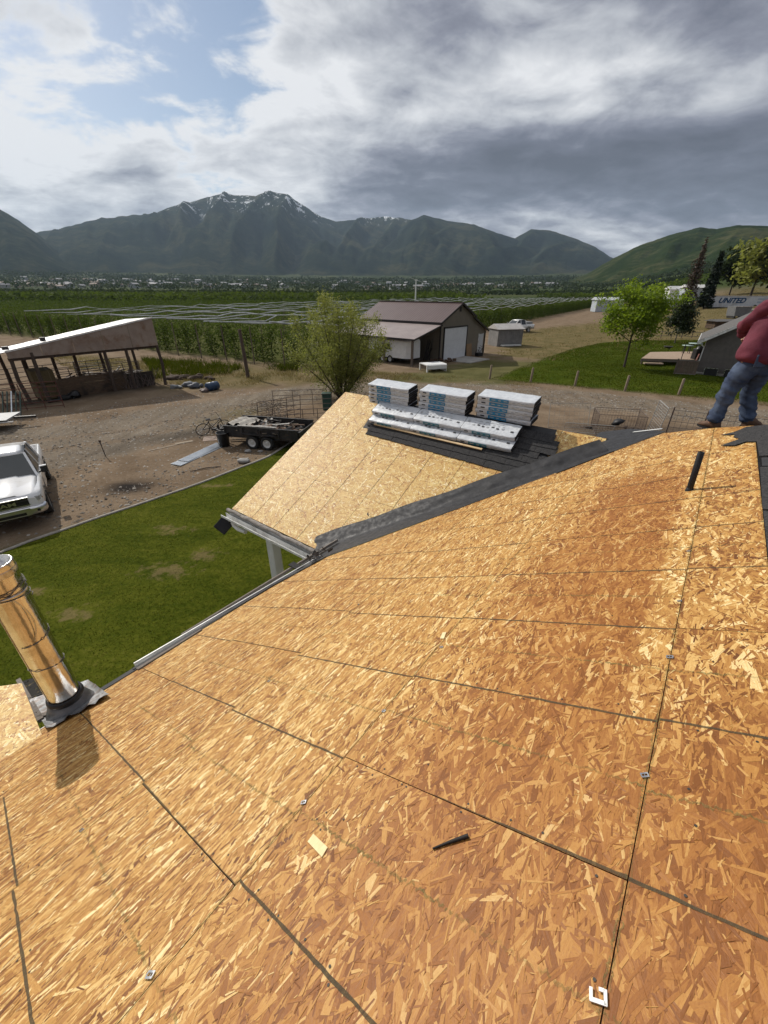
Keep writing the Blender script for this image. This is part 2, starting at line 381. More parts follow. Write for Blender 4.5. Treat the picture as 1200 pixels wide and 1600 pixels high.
def ground_material():
    m = bpy.data.materials.new('ground'); m.use_nodes = True; t = NT(m.node_tree); t.n.clear()
    b = t.new('ShaderNodeBsdfPrincipled'); o = t.new('ShaderNodeOutputMaterial'); t.l.new(b.outputs[0], o.inputs[0])
    p = t.new('ShaderNodeTexCoord').outputs['Object']
    a = t.new('ShaderNodeAttribute', attribute_name='mix'); sp = t.new('ShaderNodeSeparateColor'); t.l.new(a.outputs['Color'], sp.inputs[0])
    g_, d_, k_ = sp.outputs; v_ = a.outputs['Alpha']
    n1 = t.noise(p, .55, 6, .62, .3); n2 = t.noise(p, 7., 6, .7); n3 = t.noise(p, 40., 3, .6); n4 = t.noise(t.mapping(p, rot=(0, 0, R(38)), scale=(1.4, .16, 1)), 1.1, 5, .6)
    dirt = t.ramp(t.math('ADD', t.math('MULTIPLY', n1, .6), t.math('MULTIPLY', n2, .4)), [(.3, (.105, .072, .045)), (.5, (.185, .136, .092)), (.7, (.265, .205, .145))])
    grav = t.ramp(t.math('ADD', t.math('MULTIPLY', n4, .55), t.math('MULTIPLY', n2, .45)), [(.3, (.105, .083, .060)), (.5, (.180, .147, .110)), (.72, (.285, .243, .190))])
    grass = t.ramp(t.math('ADD', t.math('MULTIPLY', n1, .5), t.math('MULTIPLY', n2, .5)), [(.3, (.022, .038, .003)), (.5, (.050, .072, .006)), (.72, (.105, .105, .02))])
    straw = t.ramp(t.math('ADD', t.math('MULTIPLY', n1, .55), t.math('MULTIPLY', n2, .45)), [(.3, (.058, .064, .020)), (.46, (.115, .096, .042)), (.6, (.18, .135, .068)), (.74, (.26, .19, .10))])
    c = t.mix(v_, dirt, grav)
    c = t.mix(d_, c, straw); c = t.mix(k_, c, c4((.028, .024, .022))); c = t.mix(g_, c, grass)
    # distant farmland: patches of crops and fallow
    vo = t.new('ShaderNodeTexVoronoi', feature='F1'); t.l.new(t.mapping(p, scale=(.0022, .0052, 0), rot=(0, 0, R(-8))), vo.inputs[0]); vo.inputs['Scale'].default_value = 1
    sv = t.new('ShaderNodeSeparateColor'); t.l.new(vo.outputs['Color'], sv.inputs[0])
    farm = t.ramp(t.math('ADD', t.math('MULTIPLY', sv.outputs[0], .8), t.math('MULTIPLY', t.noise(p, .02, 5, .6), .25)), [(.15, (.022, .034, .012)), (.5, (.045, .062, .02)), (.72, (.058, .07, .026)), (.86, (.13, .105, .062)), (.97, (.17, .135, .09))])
    ln = t.vmath('LENGTH', p)
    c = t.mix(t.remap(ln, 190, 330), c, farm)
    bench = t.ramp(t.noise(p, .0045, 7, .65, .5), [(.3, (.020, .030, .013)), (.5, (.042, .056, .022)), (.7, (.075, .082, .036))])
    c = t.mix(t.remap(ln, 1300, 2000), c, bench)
    t.put(b.inputs['Base Color'], c); b.inputs['Roughness'].default_value = .95; b.inputs['Specular IOR Level'].default_value = .02
    h = t.math('ADD', t.math('MULTIPLY', n2, .05), t.math('MULTIPLY', n3, .018))
    bp = t.new('ShaderNodeBump'); bp.inputs['Distance'].default_value = 1.; bp.inputs['Strength'].default_value = .8
    t.l.new(h, bp.inputs['Height']); t.l.new(bp.outputs[0], b.inputs['Normal'])
    return m
GM = ground_material()
me = np_mesh('ground', np.stack([GX, GY, GZ], -1).reshape(-1, 3), F, GM, smooth=True)
ca = me.color_attributes.new('mix', 'FLOAT_COLOR', 'POINT')
ca.data.foreach_set('color', np.stack([grn, dry, dark, drv], -1).astype(np.float32).ravel())
link('ground', me, kind='structure')

# lawn sheet beside the house, with worn patches of its own
def lawn_material(name, pale):
    m = bpy.data.materials.new(name); m.use_nodes = True; t = NT(m.node_tree); t.n.clear()
    b = t.new('ShaderNodeBsdfPrincipled'); o = t.new('ShaderNodeOutputMaterial'); t.l.new(b.outputs[0], o.inputs[0])
    p = t.new('ShaderNodeTexCoord').outputs['Object']
    n1 = t.noise(t.mapping(p, rot=(0, 0, R(30)), scale=(.6, 1.3, 1)), .75, 7, .68, .8); n2 = t.noise(p, 9., 6, .7); n3 = t.noise(p, 60., 3)
    c = t.ramp(t.math('ADD', t.math('MULTIPLY', n1, .55), t.math('MULTIPLY', n2, .45)), [(.28, (.020, .030, .002)), (.43, (.048, .064, .005)), (.57, (.088, .098, .010)), (.74, (.16, .145, .034))])
    if pale:
        spots = None
        for (x, y, rx, ry, a) in pale:
            q = t.mapping(p, loc=(-x, -y, 0)); q = t.mapping(q, rot=(0, 0, a), scale=(1 / rx, 1 / ry, 0))
            dd = t.math('SUBTRACT', 1.0, t.vmath('LENGTH', q)); spots = dd if spots is None else t.math('MAXIMUM', spots, dd)
        f = t.remap(t.math('ADD', spots, t.math('MULTIPLY', t.math('SUBTRACT', t.noise(p, 3.2, 6, .72), .5), 3.4)), .30, .95)
        c = t.mix(t.math('MULTIPLY', f, .58), c, t.mix(n2, c4((.14, .10, .045)), c4((.26, .19, .10))))
    t.put(b.inputs['Base Color'], c); b.inputs['Roughness'].default_value = .9; b.inputs['Specular IOR Level'].default_value = .02
    bp = t.new('ShaderNodeBump'); bp.inputs['Distance'].default_value = 1.; bp.inputs['Strength'].default_value = .9
    t.l.new(t.math('ADD', t.math('MULTIPLY', n2, .05), t.math('MULTIPLY', n3, .02)), bp.inputs['Height']); t.l.new(bp.outputs[0], b.inputs['Normal'])
    return m
PATCH = [(*gp(118, 962)[:2], .85, .42, R(60)), (*gp(262, 893)[:2], 1.1, .55, R(20)), (*gp(262, 828)[:2], 1.0, .4, R(20)), (*gp(60, 925)[:2], .5, .3, 0), (*gp(320, 868)[:2], .7, .4, .4), (*gp(335, 760)[:2], .9, .3, .5)]
LM = lawn_material('lawn_turf', PATCH); LM2 = lawn_material('mown_turf', [])
def sheet(name, poly, z, m, step=.5):
    bm = bmesh.new(); f = bm.faces.new([bm.verts.new((x, y, z)) for x, y in poly])
    if f.normal.z < 0: f.normal_flip()
    me_ = bpy.data.meshes.new(name); bm.to_mesh(me_); bm.free(); me_.materials.append(m)
    return link(name, me_, kind='structure')
sheet('lawn', LAWN_L, .030, LM)

# short grass blades that break up the lawns, straw tufts on the verges, stones on the drive
def blades(name, poly, n, hgt, wid, m, z0=0., lean=.6, dens=None):
    xs = [q[0] for q in poly]; ys = [q[1] for q in poly]
    x = rng.uniform(min(xs), max(xs), n * 3); y = rng.uniform(min(ys), max(ys), n * 3)
    keep = poly_sd(x, y, poly) + (fbm(x, y, 3, 5) - .5) * .5 < 0
    if dens is not None: keep &= rng.random(len(x)) < dens(x, y)
    x = x[keep][:n]; y = y[keep][:n]; k = len(x); z = th(x, y) + z0
    a = rng.uniform(0, 6.283, k); h = hgt * rng.uniform(.5, 1.4, k); wv = wid * rng.uniform(.6, 1.4, k)
    bx, by = np.cos(a) * wv, np.sin(a) * wv; lx, ly = rng.normal(0, lean, k) * h, rng.normal(0, lean, k) * h
    V = np.stack([np.stack([x - bx, y - by, z], -1), np.stack([x + bx, y + by, z], -1), np.stack([x + lx, y + ly, z + h], -1)], 1).reshape(-1, 3)
    tint = np.clip(fbm(x * .7, y * .7, 4, 9) * .8 + rng.normal(0, .22, k), 0, 1)
    return link(name, np_mesh(name, V, np.arange(3 * k).reshape(k, 3), m, tint=tint), kind='stuff')
GB = leaf_mat('grass_blade', (.022, .035, .002), (.092, .104, .010), .3, .9)
SB = leaf_mat('straw_blade', (.10, .085, .03), (.34, .26, .14), .25, .9)
def lawn_d(x, y):
    q = np.zeros_like(x)
    for (px, py, rx, ry, a) in PATCH: q = np.maximum(q, 1.2 - np.hypot((x - px) / rx, (y - py) / ry))
    return np.clip(1 - q * 1.2, .08, 1)
blades('lawn_grass', [(-10.6, 8.6), (-9.84, 9.42), (-8.74, 10.77), (-6.94, 12.91), (-4.8, 16.03), (-3.9, 19.2), (-1, 12), (-1.5, 4), (-9, 3.5)], 60000, .022, .006, GB, .03, .7, lawn_d)
blades('yard_grass', LAWN_R, 90000, .06, .02, GB, 0., .7)
vx = lambda x, y: np.clip(fbm(x * .6, y * .6, 3, 31) * 2.2 - .75, 0, 1)
blades('dry_grass', [(-15, 30), (-9, 31), (-2, 33), (8, 32.4), (8.5, 33.6), (1, 36), (-8, 38.6), (-22, 41.5), (-40, 50), (-24, 34)], 30000, .22, .02, SB, 0., .6, vx)
blades('meadow_grass', FIELD, 60000, .2, .035, SB, 0., .6, vx)
blades('weeds', [(-18, 33), (-10, 37), (-4, 36.8), (-8, 39.5), (-24, 43)], 9000, .5, .03, GB, 0., .4, vx)
blades('verge_grass', [(9.0, 31.3), (13.0, 29.6), (18, 27.2), (24, 24.2), (34, 20.2), (34, 21.7), (24, 25.6), (17.5, 28.9), (13, 31), (9.5, 32.6)], 16000, .12, .012, SB, 0., .7, vx)

def stones(name, poly, n, smin, smax, m):
    xs = [q[0] for q in poly]; ys = [q[1] for q in poly]
    x = rng.uniform(min(xs), max(xs), n * 3); y = rng.uniform(min(ys), max(ys), n * 3)
    keep = poly_sd(x, y, poly) < 0; x = x[keep][:n]; y = y[keep][:n]; k = len(x)
    s_ = smin * (smax / smin) ** (rng.random(k) ** 2.2)
    base = np.array([[1, 0, 0], [0, 1, 0], [-1, 0, 0], [0, -1, 0], [0, 0, .7]])
    ang = rng.uniform(0, 6.28, k); ca_, sa_ = np.cos(ang), np.sin(ang)
    j = 1 + rng.uniform(-.35, .35, (k, 5, 1)); P_ = base[None] * j * s_[:, None, None]
    V = np.stack([P_[..., 0] * ca_[:, None] - P_[..., 1] * sa_[:, None] + x[:, None], P_[..., 0] * sa_[:, None] + P_[..., 1] * ca_[:, None] + y[:, None], P_[..., 2] + (th(x, y) + .0)[:, None]], -1).reshape(-1, 3)
    tri = np.array([[0, 1, 4], [1, 2, 4], [2, 3, 4], [3, 0, 4]]); F_ = (np.arange(k)[:, None, None] * 5 + tri[None]).reshape(-1, 3)
    return link(name, np_mesh(name, V, F_, m, tint=np.repeat(rng.random(k), 4)), kind='stuff')
PB = leaf_mat('pebble', (.09, .075, .06), (.36, .33, .29), 0.0, .9)
stones('gravel', [(-20, 10.5), (-10, 9), (-4.6, 17), (-6, 26), (10, 25), (22, 18), (24, 23), (8, 32), (-12, 29), (-24, 20)], 26000, .012, .07, PB)

# ================================================================== MOUNTAINS
def mountain(name, prof, rng_m, depth, seed, m, spur=.30, base_v=441, step=3.0):
    """ridge line given as the skyline seen from the roof, built at its own distance with a real slope of spurs and gullies"""
    us = np.arange(prof[0][0], prof[-1][0] + .1, step); vs = np.interp(us, [q[0] for q in prof], [q[1] for q in prof])
    us = np.unique(np.round(us)); vs = np.interp(us, [q[0] for q in prof], [q[1] for q in prof]); nr = 46; n = len(us); V = np.zeros((nr, n, 3))
    q = np.array([unit(ray(u_, v_)) for u_, v_ in zip(us, vs)]); az = np.arctan2(q[:, 0], q[:, 1]); tanel = q[:, 2] / np.hypot(q[:, 0], q[:, 1])
    top = CAM[2] + rng_m * tanel + (fbm(us / 7, us * 0, 4, seed) - .5) * rng_m * .0016
    for i in range(nr):
        t = i / (nr - 1)                                   # 0 crest .. 1 foot (towards the viewer)
        rr = rng_m - depth * t
        x = rr * np.sin(az); y = rr * np.cos(az); foot = th(x, y) - 25
        g = (1 - t) ** 1.25
        rid = fbm(az * 15 + t * 1.1 + 3 * seed, np.full(n, t * 1.3), 4, seed + 5, .45); rid = 1 - np.abs(rid * 2 - 1)
        rid2 = fbm(az * 55 + t * 2.5, np.full(n, t * 3.), 3, seed + 9, .55)
        env = np.sin(np.pi * min(t, 1) ** .75)
        V[i] = np.stack([x, y, foot + (top - foot) * np.clip(g + env * (spur * 1.5 * (rid - .62) + spur * .35 * (rid2 - .5)), 0, 1.0)], -1)
    back = V[0].copy(); back[:, 0] *= 1.12; back[:, 1] *= 1.12; back[:, 2] = -5
    A_ = np.concatenate([back[None], V], 0); nn = nr + 1
    ix = np.arange(nn * n).reshape(nn, n); F_ = np.stack([ix[:-1, :-1], ix[1:, :-1], ix[1:, 1:], ix[:-1, 1:]], -1).reshape(-1, 4)
    return link(name, np_mesh(name, A_.reshape(-1, 3), F_, m, smooth=True), kind='structure')
def mountain_material(name, snow=None, lo=(.008, .013, .012), mid=(.020, .027, .018), hi=(.055, .055, .032), sc=.0022):  # base tones kept dark to carry cloud shade over the slopes
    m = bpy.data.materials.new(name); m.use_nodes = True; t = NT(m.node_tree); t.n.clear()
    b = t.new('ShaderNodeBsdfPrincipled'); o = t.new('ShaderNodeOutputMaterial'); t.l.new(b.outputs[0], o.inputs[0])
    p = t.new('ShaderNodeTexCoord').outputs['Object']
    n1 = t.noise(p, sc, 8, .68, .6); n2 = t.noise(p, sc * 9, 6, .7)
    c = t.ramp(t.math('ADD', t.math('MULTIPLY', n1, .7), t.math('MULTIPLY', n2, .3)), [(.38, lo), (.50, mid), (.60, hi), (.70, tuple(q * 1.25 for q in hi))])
    if snow:
        sz = t.new('ShaderNodeSeparateXYZ'); t.l.new(p, sz.inputs[0])
        st = t.noise(t.mapping(p, scale=(1, .25, .12)), .017, 5, .75, .3)
        f = t.math('MULTIPLY', t.remap(sz.outputs[2], snow[0], snow[1]), t.remap(st, .555, .60))
        c = t.mix(f, c, c4((.75, .77, .80)))
    t.put(b.inputs['Base Color'], c); b.inputs['Roughness'].default_value = 1.; b.inputs['Specular IOR Level'].default_value = 0.
    bp = t.new('ShaderNodeBump'); bp.inputs['Distance'].default_value = 35; bp.inputs['Strength'].default_value = .6; t.l.new(n2, bp.inputs['Height']); t.l.new(bp.outputs[0], b.inputs['Normal'])
    return m
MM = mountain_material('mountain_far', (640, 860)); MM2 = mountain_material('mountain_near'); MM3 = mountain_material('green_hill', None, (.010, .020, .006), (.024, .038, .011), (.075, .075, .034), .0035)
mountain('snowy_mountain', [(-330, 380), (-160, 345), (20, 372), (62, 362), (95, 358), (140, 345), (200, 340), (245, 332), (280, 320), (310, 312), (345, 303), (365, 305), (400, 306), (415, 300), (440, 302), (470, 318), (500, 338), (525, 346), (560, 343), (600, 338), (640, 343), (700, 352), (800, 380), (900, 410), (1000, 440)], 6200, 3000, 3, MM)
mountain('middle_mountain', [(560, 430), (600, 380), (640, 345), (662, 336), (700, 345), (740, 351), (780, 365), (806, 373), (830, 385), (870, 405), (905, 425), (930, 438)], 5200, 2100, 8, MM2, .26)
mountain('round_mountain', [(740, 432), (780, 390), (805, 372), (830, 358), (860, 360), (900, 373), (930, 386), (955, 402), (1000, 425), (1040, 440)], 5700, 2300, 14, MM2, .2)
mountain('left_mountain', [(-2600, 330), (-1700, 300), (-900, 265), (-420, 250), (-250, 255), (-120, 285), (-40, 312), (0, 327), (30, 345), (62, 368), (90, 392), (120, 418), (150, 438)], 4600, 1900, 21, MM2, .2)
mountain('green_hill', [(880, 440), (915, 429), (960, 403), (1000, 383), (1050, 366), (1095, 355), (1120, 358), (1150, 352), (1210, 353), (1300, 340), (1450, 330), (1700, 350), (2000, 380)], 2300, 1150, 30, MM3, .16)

# ------------------------------------------------------------------ haze
hz = bpy.data.materials.new('haze'); hz.use_nodes = True; t = NT(hz.node_tree); t.n.clear()
pv = t.new('ShaderNodeVolumePrincipled'); pv.inputs['Color'].default_value = (.60, .79, 1.0, 1); pv.inputs['Density'].default_value = 3.9e-5; pv.inputs['Anisotropy'].default_value = .2
o = t.new('ShaderNodeOutputMaterial'); t.l.new(pv.outputs[0], o.inputs['Volume'])
MB().box((0, 4700, 760), (20600, 12400, 1640)).obj('haze', hz, kind='stuff')
HAZE = bpy.data.objects['haze']; HAZE.visible_shadow = True

# ================================================================== THE HOUSE WITH THE BARE ROOF
AZ_A = R(37.556)
AV = np.array([math.sin(AZ_A), math.cos(AZ_A), 0]); BH = np.array([-AV[1], AV[0], 0])     # along the ridge / down the slope (plan)
BD = unit(BH - np.array([0, 0, .5])); NM = unit(np.cross(AV, BD))
O_M = CAM - 1.4 * NM
def frame(o_, x, y, z): return Matrix(((x[0], y[0], z[0], o_[0]), (x[1], y[1], z[1], o_[1]), (x[2], y[2], z[2], o_[2]), (0, 0, 0, 1)))
M_MAIN = frame(O_M, AV, BD, NM)
def on_main(a, b, h=0.): return O_M + a * AV + b * BD + h * NM
def pick_main(u, v):
    q = ray(u, v); p = CAM + q * (-1.4 / (q @ NM)); e = p - O_M; return np.array([e @ AV, e @ BD])
V0 = on_main(*pick_main(502, 856))
WV = unit(AV + np.array([0, 0, .5])); NW = unit(np.cross(-BH, WV))
M_WING = frame(V0, -BH, WV, NW)
def on_wing(x, y, h=0.): return V0 - x * BH + y * WV + h * NW
def pick_wing(u, v):
    q = ray(u, v); p = CAM + q * (((V0 - CAM) @ NW) / (q @ NW)); e = p - V0; return np.array([-(e @ BH), e @ WV])

def osb_material(name, darks, stain):
    m = bpy.data.materials.new(name); m.use_nodes = True; t = NT(m.node_tree); t.n.clear()
    b = t.new('ShaderNodeBsdfPrincipled'); o = t.new('ShaderNodeOutputMaterial'); t.l.new(b.outputs[0], o.inputs[0])
    at = t.new('ShaderNodeAttribute', attribute_name='tint').outputs['Fac']
    uv = t.new('ShaderNodeUVMap', uv_map='UVMap').outputs[0]; p = t.new('ShaderNodeTexCoord').outputs['Object']
    grain = t.noise(t.mapping(uv, scale=(9, 170, 1)), 1., 4, .65, .15)
    fleck_shade = t.noise(t.mapping(uv, scale=(60, 210, 1)), 1., 4, .75)
    oi = t.new('ShaderNodeObjectInfo').outputs['Random']
    big = t.noise(p, 1.1, 4, .6)
    f = t.math('ADD', at, t.math('MULTIPLY', t.math('SUBTRACT', grain, .5), .42))
    f = t.math('ADD', f, t.math('MULTIPLY', t.math('SUBTRACT', big, .5), .22))
    f = t.math('ADD', f, t.math('MULTIPLY', t.math('SUBTRACT', t.noise(t.mapping(p, scale=(1, 2.2, 1)), 85., 5, .75), .5), .40))
    f = t.math('ADD', f, t.math('MULTIPLY', t.math('SUBTRACT', oi, .5), .10))
    sx_ = t.new('ShaderNodeSeparateXYZ'); t.l.new(p, sx_.inputs[0])
    if stain:      # band of weathered, redder wood along the third seam
        rag = t.math('MULTIPLY', t.math('SUBTRACT', t.noise(p, 2.4, 6, .7), .5), .75)
        lo_ = t.remap(t.math('ADD', sx_.outputs[1], t.math('MULTIPLY', rag, .25)), .53, .64)
        hi_ = t.remap(t.math('ADD', sx_.outputs[1], rag), 1.0, 1.75, 1., 0.)
        al = t.remap(t.math('ADD', sx_.outputs[0], rag), 4.3, 5.2, 1., 0.)
        st = t.math('MULTIPLY', t.math('MULTIPLY', lo_, hi_), al)
        st = t.math('MAXIMUM', st, t.math('MULTIPLY', t.remap(t.math('ADD', sx_.outputs[1], t.math('MULTIPLY', rag, 1.4)), .9, 1.9, 1., 0.), t.remap(sx_.outputs[0], .8, 2.2, 1.0, 0.)))
        f = t.math('SUBTRACT', f, t.math('MULTIPLY', st, .21))
    c = t.ramp(f, darks)
    c = t.mix(t.remap(fleck_shade, .56, .72, 0, .85), c, c4((.10, .038, .010)))  # dark wood flecks, also painted in as small crumb shadows
    if stain: c = t.mix(t.math('MULTIPLY', st, .35), c, c4((.33, .115, .020)))
    t.put(b.inputs['Base Color'], c)
    t.put(b.inputs['Roughness'], t.remap(grain, .2, .8, .42, .62)); b.inputs['Specular IOR Level'].default_value = .26
    bp = t.new('ShaderNodeBump'); bp.inputs['Distance'].default_value = .0016; bp.inputs['Strength'].default_value = .8
    t.l.new(t.math('ADD', grain, t.math('MULTIPLY', fleck_shade, -.7)), bp.inputs['Height']); t.l.new(bp.outputs[0], b.inputs['Normal'])
    return m
OSB = osb_material('strand_board', [(.0, (.13, .046, .012)), (.22, (.265, .108, .028)), (.45, (.425, .212, .054)), (.62, (.535, .302, .090)), (.8, (.66, .44, .165)), (1., (.80, .63, .32))], True)
OSB2 = osb_material('pale_strand_board', [(.0, (.22, .09, .03)), (.2, (.42, .20, .068)), (.42, (.58, .352, .11)), (.62, (.68, .47, .17)), (.82, (.80, .63, .28)), (1., (.90, .78, .50))], False)
CORE = mat('board_core', (.10, .045, .018), (.17, .08, .03), 60, .9, .001)
INK = mat('printed_line', (.055, .042, .022), (.09, .065, .03), 60, .8)
CHALK = mat('green_chalk', (.10, .125, .04), (.24, .20, .07), 40, .9)
def powder(m, lo, hi, k):
    t = NT(m.node_tree); o = [n for n in t.n if n.type == 'OUTPUT_MATERIAL'][0]; b = [n for n in t.n if n.type == 'BSDF_PRINCIPLED'][0]
    tr = t.new('ShaderNodeBsdfTransparent'); mx_ = t.new('ShaderNodeMixShader'); p = t.new('ShaderNodeTexCoord').outputs['Object']
    t.put(mx_.inputs[0], t.math('MULTIPLY', t.remap(t.noise(p, 330, 3, .7), .35, .62, lo, hi), t.remap(t.noise(p, 5., 3), .3, .7, k, 1.)))
    t.l.new(tr.outputs[0], mx_.inputs[1]); t.l.new(b.outputs[0], mx_.inputs[2]); t.l.new(mx_.outputs[0], o.inputs[0])
powder(CHALK, .0, .75, .25); powder(INK, .60, 1., .8)
NAIL = mat('nail_head', (.03, .022, .016), None, 4, .6)

def clip_poly(pts, cx):
    """Sutherland-Hodgman against a convex counter-clockwise polygon; pts rows of (x, y, z, u, v)"""
    n = len(cx)
    for i in range(n):
        x0, y0 = cx[i]; x1, y1 = cx[(i + 1) % n]; out = []
        dd = [(x1 - x0) * (p[1] - y0) - (y1 - y0) * (p[0] - x0) for p in pts]
        for k in range(len(pts)):
            a, b_ = pts[k], pts[(k + 1) % len(pts)]; da, db = dd[k], dd[(k + 1) % len(pts)]
            if da >= 0: out.append(a)
            if (da >= 0) != (db >= 0):
                s_ = da / (da - db); out.append(tuple(a[j] + (b_[j] - a[j]) * s_ for j in range(len(a))))
        pts = out
        if len(pts) < 3: return None
    return pts
def ccw(p):
    a = sum(p[i][0] * p[(i + 1) % len(p)][1] - p[(i + 1) % len(p)][0] * p[i][1] for i in range(len(p)))
    return p if a > 0 else p[::-1]
def area(p): return abs(sum(p[i][0] * p[(i + 1) % len(p)][1] - p[(i + 1) % len(p)][0] * p[i][1] for i in range(len(p)))) / 2

def osb_panel(poly, M, parent, m, cover, size, angle, spread, lines=(), chalks=(), nails=(), thick=.011, loose=.15, seed=0):
    """one sheet of strand board: a slab with every visible strand lying on it as its own thin flake"""
    poly = ccw([tuple(p) for p in poly]); g = np.random.default_rng(seed + 100)
    xs = [p[0] for p in poly]; ys = [p[1] for p in poly]
    V = []; Fc = []; UV = []; T = []; MI = []
    def face(pts, tint, mi):
        k = len(V)
        for p in pts: V.append(p[:3]); UV.append(p[3:5])
        Fc.append(tuple(range(k, k + len(pts)))); T.append(tint); MI.append(mi)
    n = len(poly)
    face([(x, y, 0, x, y) for x, y in poly], .4, 0); face([(x, y, -thick, x, y) for x, y in poly[::-1]], .4, 1)
    for i in range(n):
        (x0, y0), (x1, y1) = poly[i], poly[(i + 1) % n]; face([(x0, y0, -thick, 0, 0), (x1, y1, -thick, 0, 0), (x1, y1, 0, 0, 0), (x0, y0, 0, 0, 0)], .3, 1)
    mean = size * size * .27 * .98
    bb = (max(xs) - min(xs) + .1) * (max(ys) - min(ys) + .1); N = int(bb * cover / mean)
    L = np.clip(size * np.exp(g.normal(0, .64, N)), size * .2, size * 3.4); Wd = np.clip(L * g.uniform(.09, .34, N), size * .06, size * .62)
    sl = g.random(N) < .40                                  # slivers and fines among the broad flakes
    L = np.where(sl, L * g.uniform(.14, .55, N), L * 1.15); Wd = np.where(sl, np.clip(L * g.uniform(.07, .30, N), .0012, .007), Wd)
    order = np.argsort(-(L * Wd) * g.uniform(.12, 1, N)); L = L[order]; Wd = Wd[order]; sl = sl[order]
    cx_ = g.uniform(min(xs) - .05, max(xs) + .05, N); cy_ = g.uniform(min(ys) - .05, max(ys) + .05, N)
    an = angle + np.where(g.random(N) < loose, g.uniform(-1.57, 1.57, N), g.normal(0, spread, N))
    ca_, sa_ = np.cos(an), np.sin(an)
    sk = g.uniform(-.35, .35, (N, 2)) * Wd[:, None]; tw = g.uniform(.72, 1.0, (N, 2)) * Wd[:, None] / 2
    lx = np.stack([-L / 2 - sk[:, 0], L / 2 - sk[:, 1], L / 2 + sk[:, 1], -L / 2 + sk[:, 0]], 1)
    ly = np.stack([-tw[:, 0], -tw[:, 1], tw[:, 1], tw[:, 0]], 1)
    px = cx_[:, None] + lx * ca_[:, None] - ly * sa_[:, None]; py = cy_[:, None] + lx * sa_[:, None] + ly * ca_[:, None]
    pz = (.0004 + .0014 * np.arange(N) / max(N, 1))[:, None] + g.normal(0, .00035, (N, 4))
    off = g.uniform(0, 40, (N, 2)); uu = lx + off[:, :1]; vv = ly + off[:, 1:]
    tint = np.clip(g.normal(.49, .175, N) + np.where(sl, g.normal(-.03, .17, N), 0) + np.where(g.random(N) < .11, g.uniform(.2, .5, N), 0) - np.where(g.random(N) < .13, g.uniform(.12, .40, N), 0), 0, 1)
    ins = np.ones((N, 4), bool); outside = np.zeros(N, bool)
    for i in range(n):
        (x0, y0), (x1, y1) = poly[i], poly[(i + 1) % n]; dd = (x1 - x0) * (py - y0) - (y1 - y0) * (px - x0)
        ins &= dd >= 0; outside |= (dd < 0).all(1)
    full = ins.all(1)
    for i in np.nonzero(~outside)[0]:
        pts = [(px[i, j], py[i, j], pz[i, j], uu[i, j], vv[i, j]) for j in range(4)]
        if not full[i]:
            pts = clip_poly(pts, poly)
            if pts is None: continue
        face(pts, tint[i], 0)
    def stripe(p0, p1, wdt, mi, z, miss, jit):
        p0, p1 = np.array(p0, float), np.array(p1, float); ln = np.linalg.norm(p1 - p0); e = (p1 - p0) / ln; nn_ = np.array([-e[1], e[0]]); k = max(2, int(ln / (.035 if miss == 0 else .007)))
        ws = wdt * (1 + g.uniform(-jit, jit, k + 1)); cs = g.normal(0, wdt * (.10 if miss == 0 else .45), k + 1)
        for i in range(k):
            if g.random() < miss: continue
            a, b_ = p0 + e * ln * i / k, p0 + e * ln * (i + 1) / k
            q = [a + nn_ * (cs[i] - ws[i] / 2), b_ + nn_ * (cs[i + 1] - ws[i + 1] / 2), b_ + nn_ * (cs[i + 1] + ws[i + 1] / 2), a + nn_ * (cs[i] + ws[i] / 2)]
            pts = clip_poly([(x[0], x[1], z, 0, 0) for x in q], poly)
            if pts: face(pts, .5, mi)
    for (p0, p1, wd) in lines: stripe(p0, p1, wd, 2, .0024, .0, .22)
    for (p0, p1, wd) in chalks: stripe(p0, p1, wd, 3, .0027, .08, .4)
    for (x, y) in nails:
        r_ = .0045
        pts = clip_poly([(x + r_ * math.cos(a), y + r_ * math.sin(a), .0030, 0, 0) for a in np.linspace(0, 6.283, 7)[:-1]], poly)
        if pts: face(pts, .5, 4)
    me_ = bpy.data.meshes.new('sheathing_panel'); me_.from_pydata(V, [], Fc)
    for mm in (m, CORE, INK, CHALK, NAIL): me_.materials.append(mm)
    me_.polygons.foreach_set('material_index', MI)
    a_ = me_.attributes.new('tint', 'FLOAT', 'FACE'); a_.data.foreach_set('value', np.array(T, np.float32))
    l_ = me_.uv_layers.new(name='UVMap'); l_.data.foreach_set('uv', np.array(UV, np.float32).ravel())
    return link('sheathing_panel', me_, parent, M)

HB = on_main(1.0, 2.5); HB = (float(HB[0]), float(HB[1]), 0.0)
house = empty('house', HB, 0, 'house under the camera with its roof stripped to bare wood sheathing', 'house')
HI = Matrix.Translation(-Vector(HB))
HM = HI @ M_MAIN; HW = HI @ M_WING
K = 1.4
ROOF = ccw([(-2.6, 5.02), (.76, 5.11), (2.51, 4.963), (3.36, 4.75), (3.62, 4.32), (6.587, 1.0), (6.30, .52), (6.05, .24), (5.93, .09), (-2.6, .09)])
ROOF_C = ccw([(-2.6, 5.02), (.76, 5.08), (2.51, 4.963), (3.36, 4.75), (6.587, 1.0), (6.26, .47), (5.93, .09), (-2.6, .09)])
def cut_rect(x0, y0, x1, y1, hull):
    r_ = clip_poly([(x0, y0), (x1, y0), (x1, y1), (x0, y1)], hull); return r_
rows = [.09, .444, 1.676, 2.868, 4.08, 5.2]
gap = .0035
stag = [.206 + .609 * 3, .206 + .609 * 1, .206, .206 + .609 * 2, .206 + .609 * 1]
pid = 0
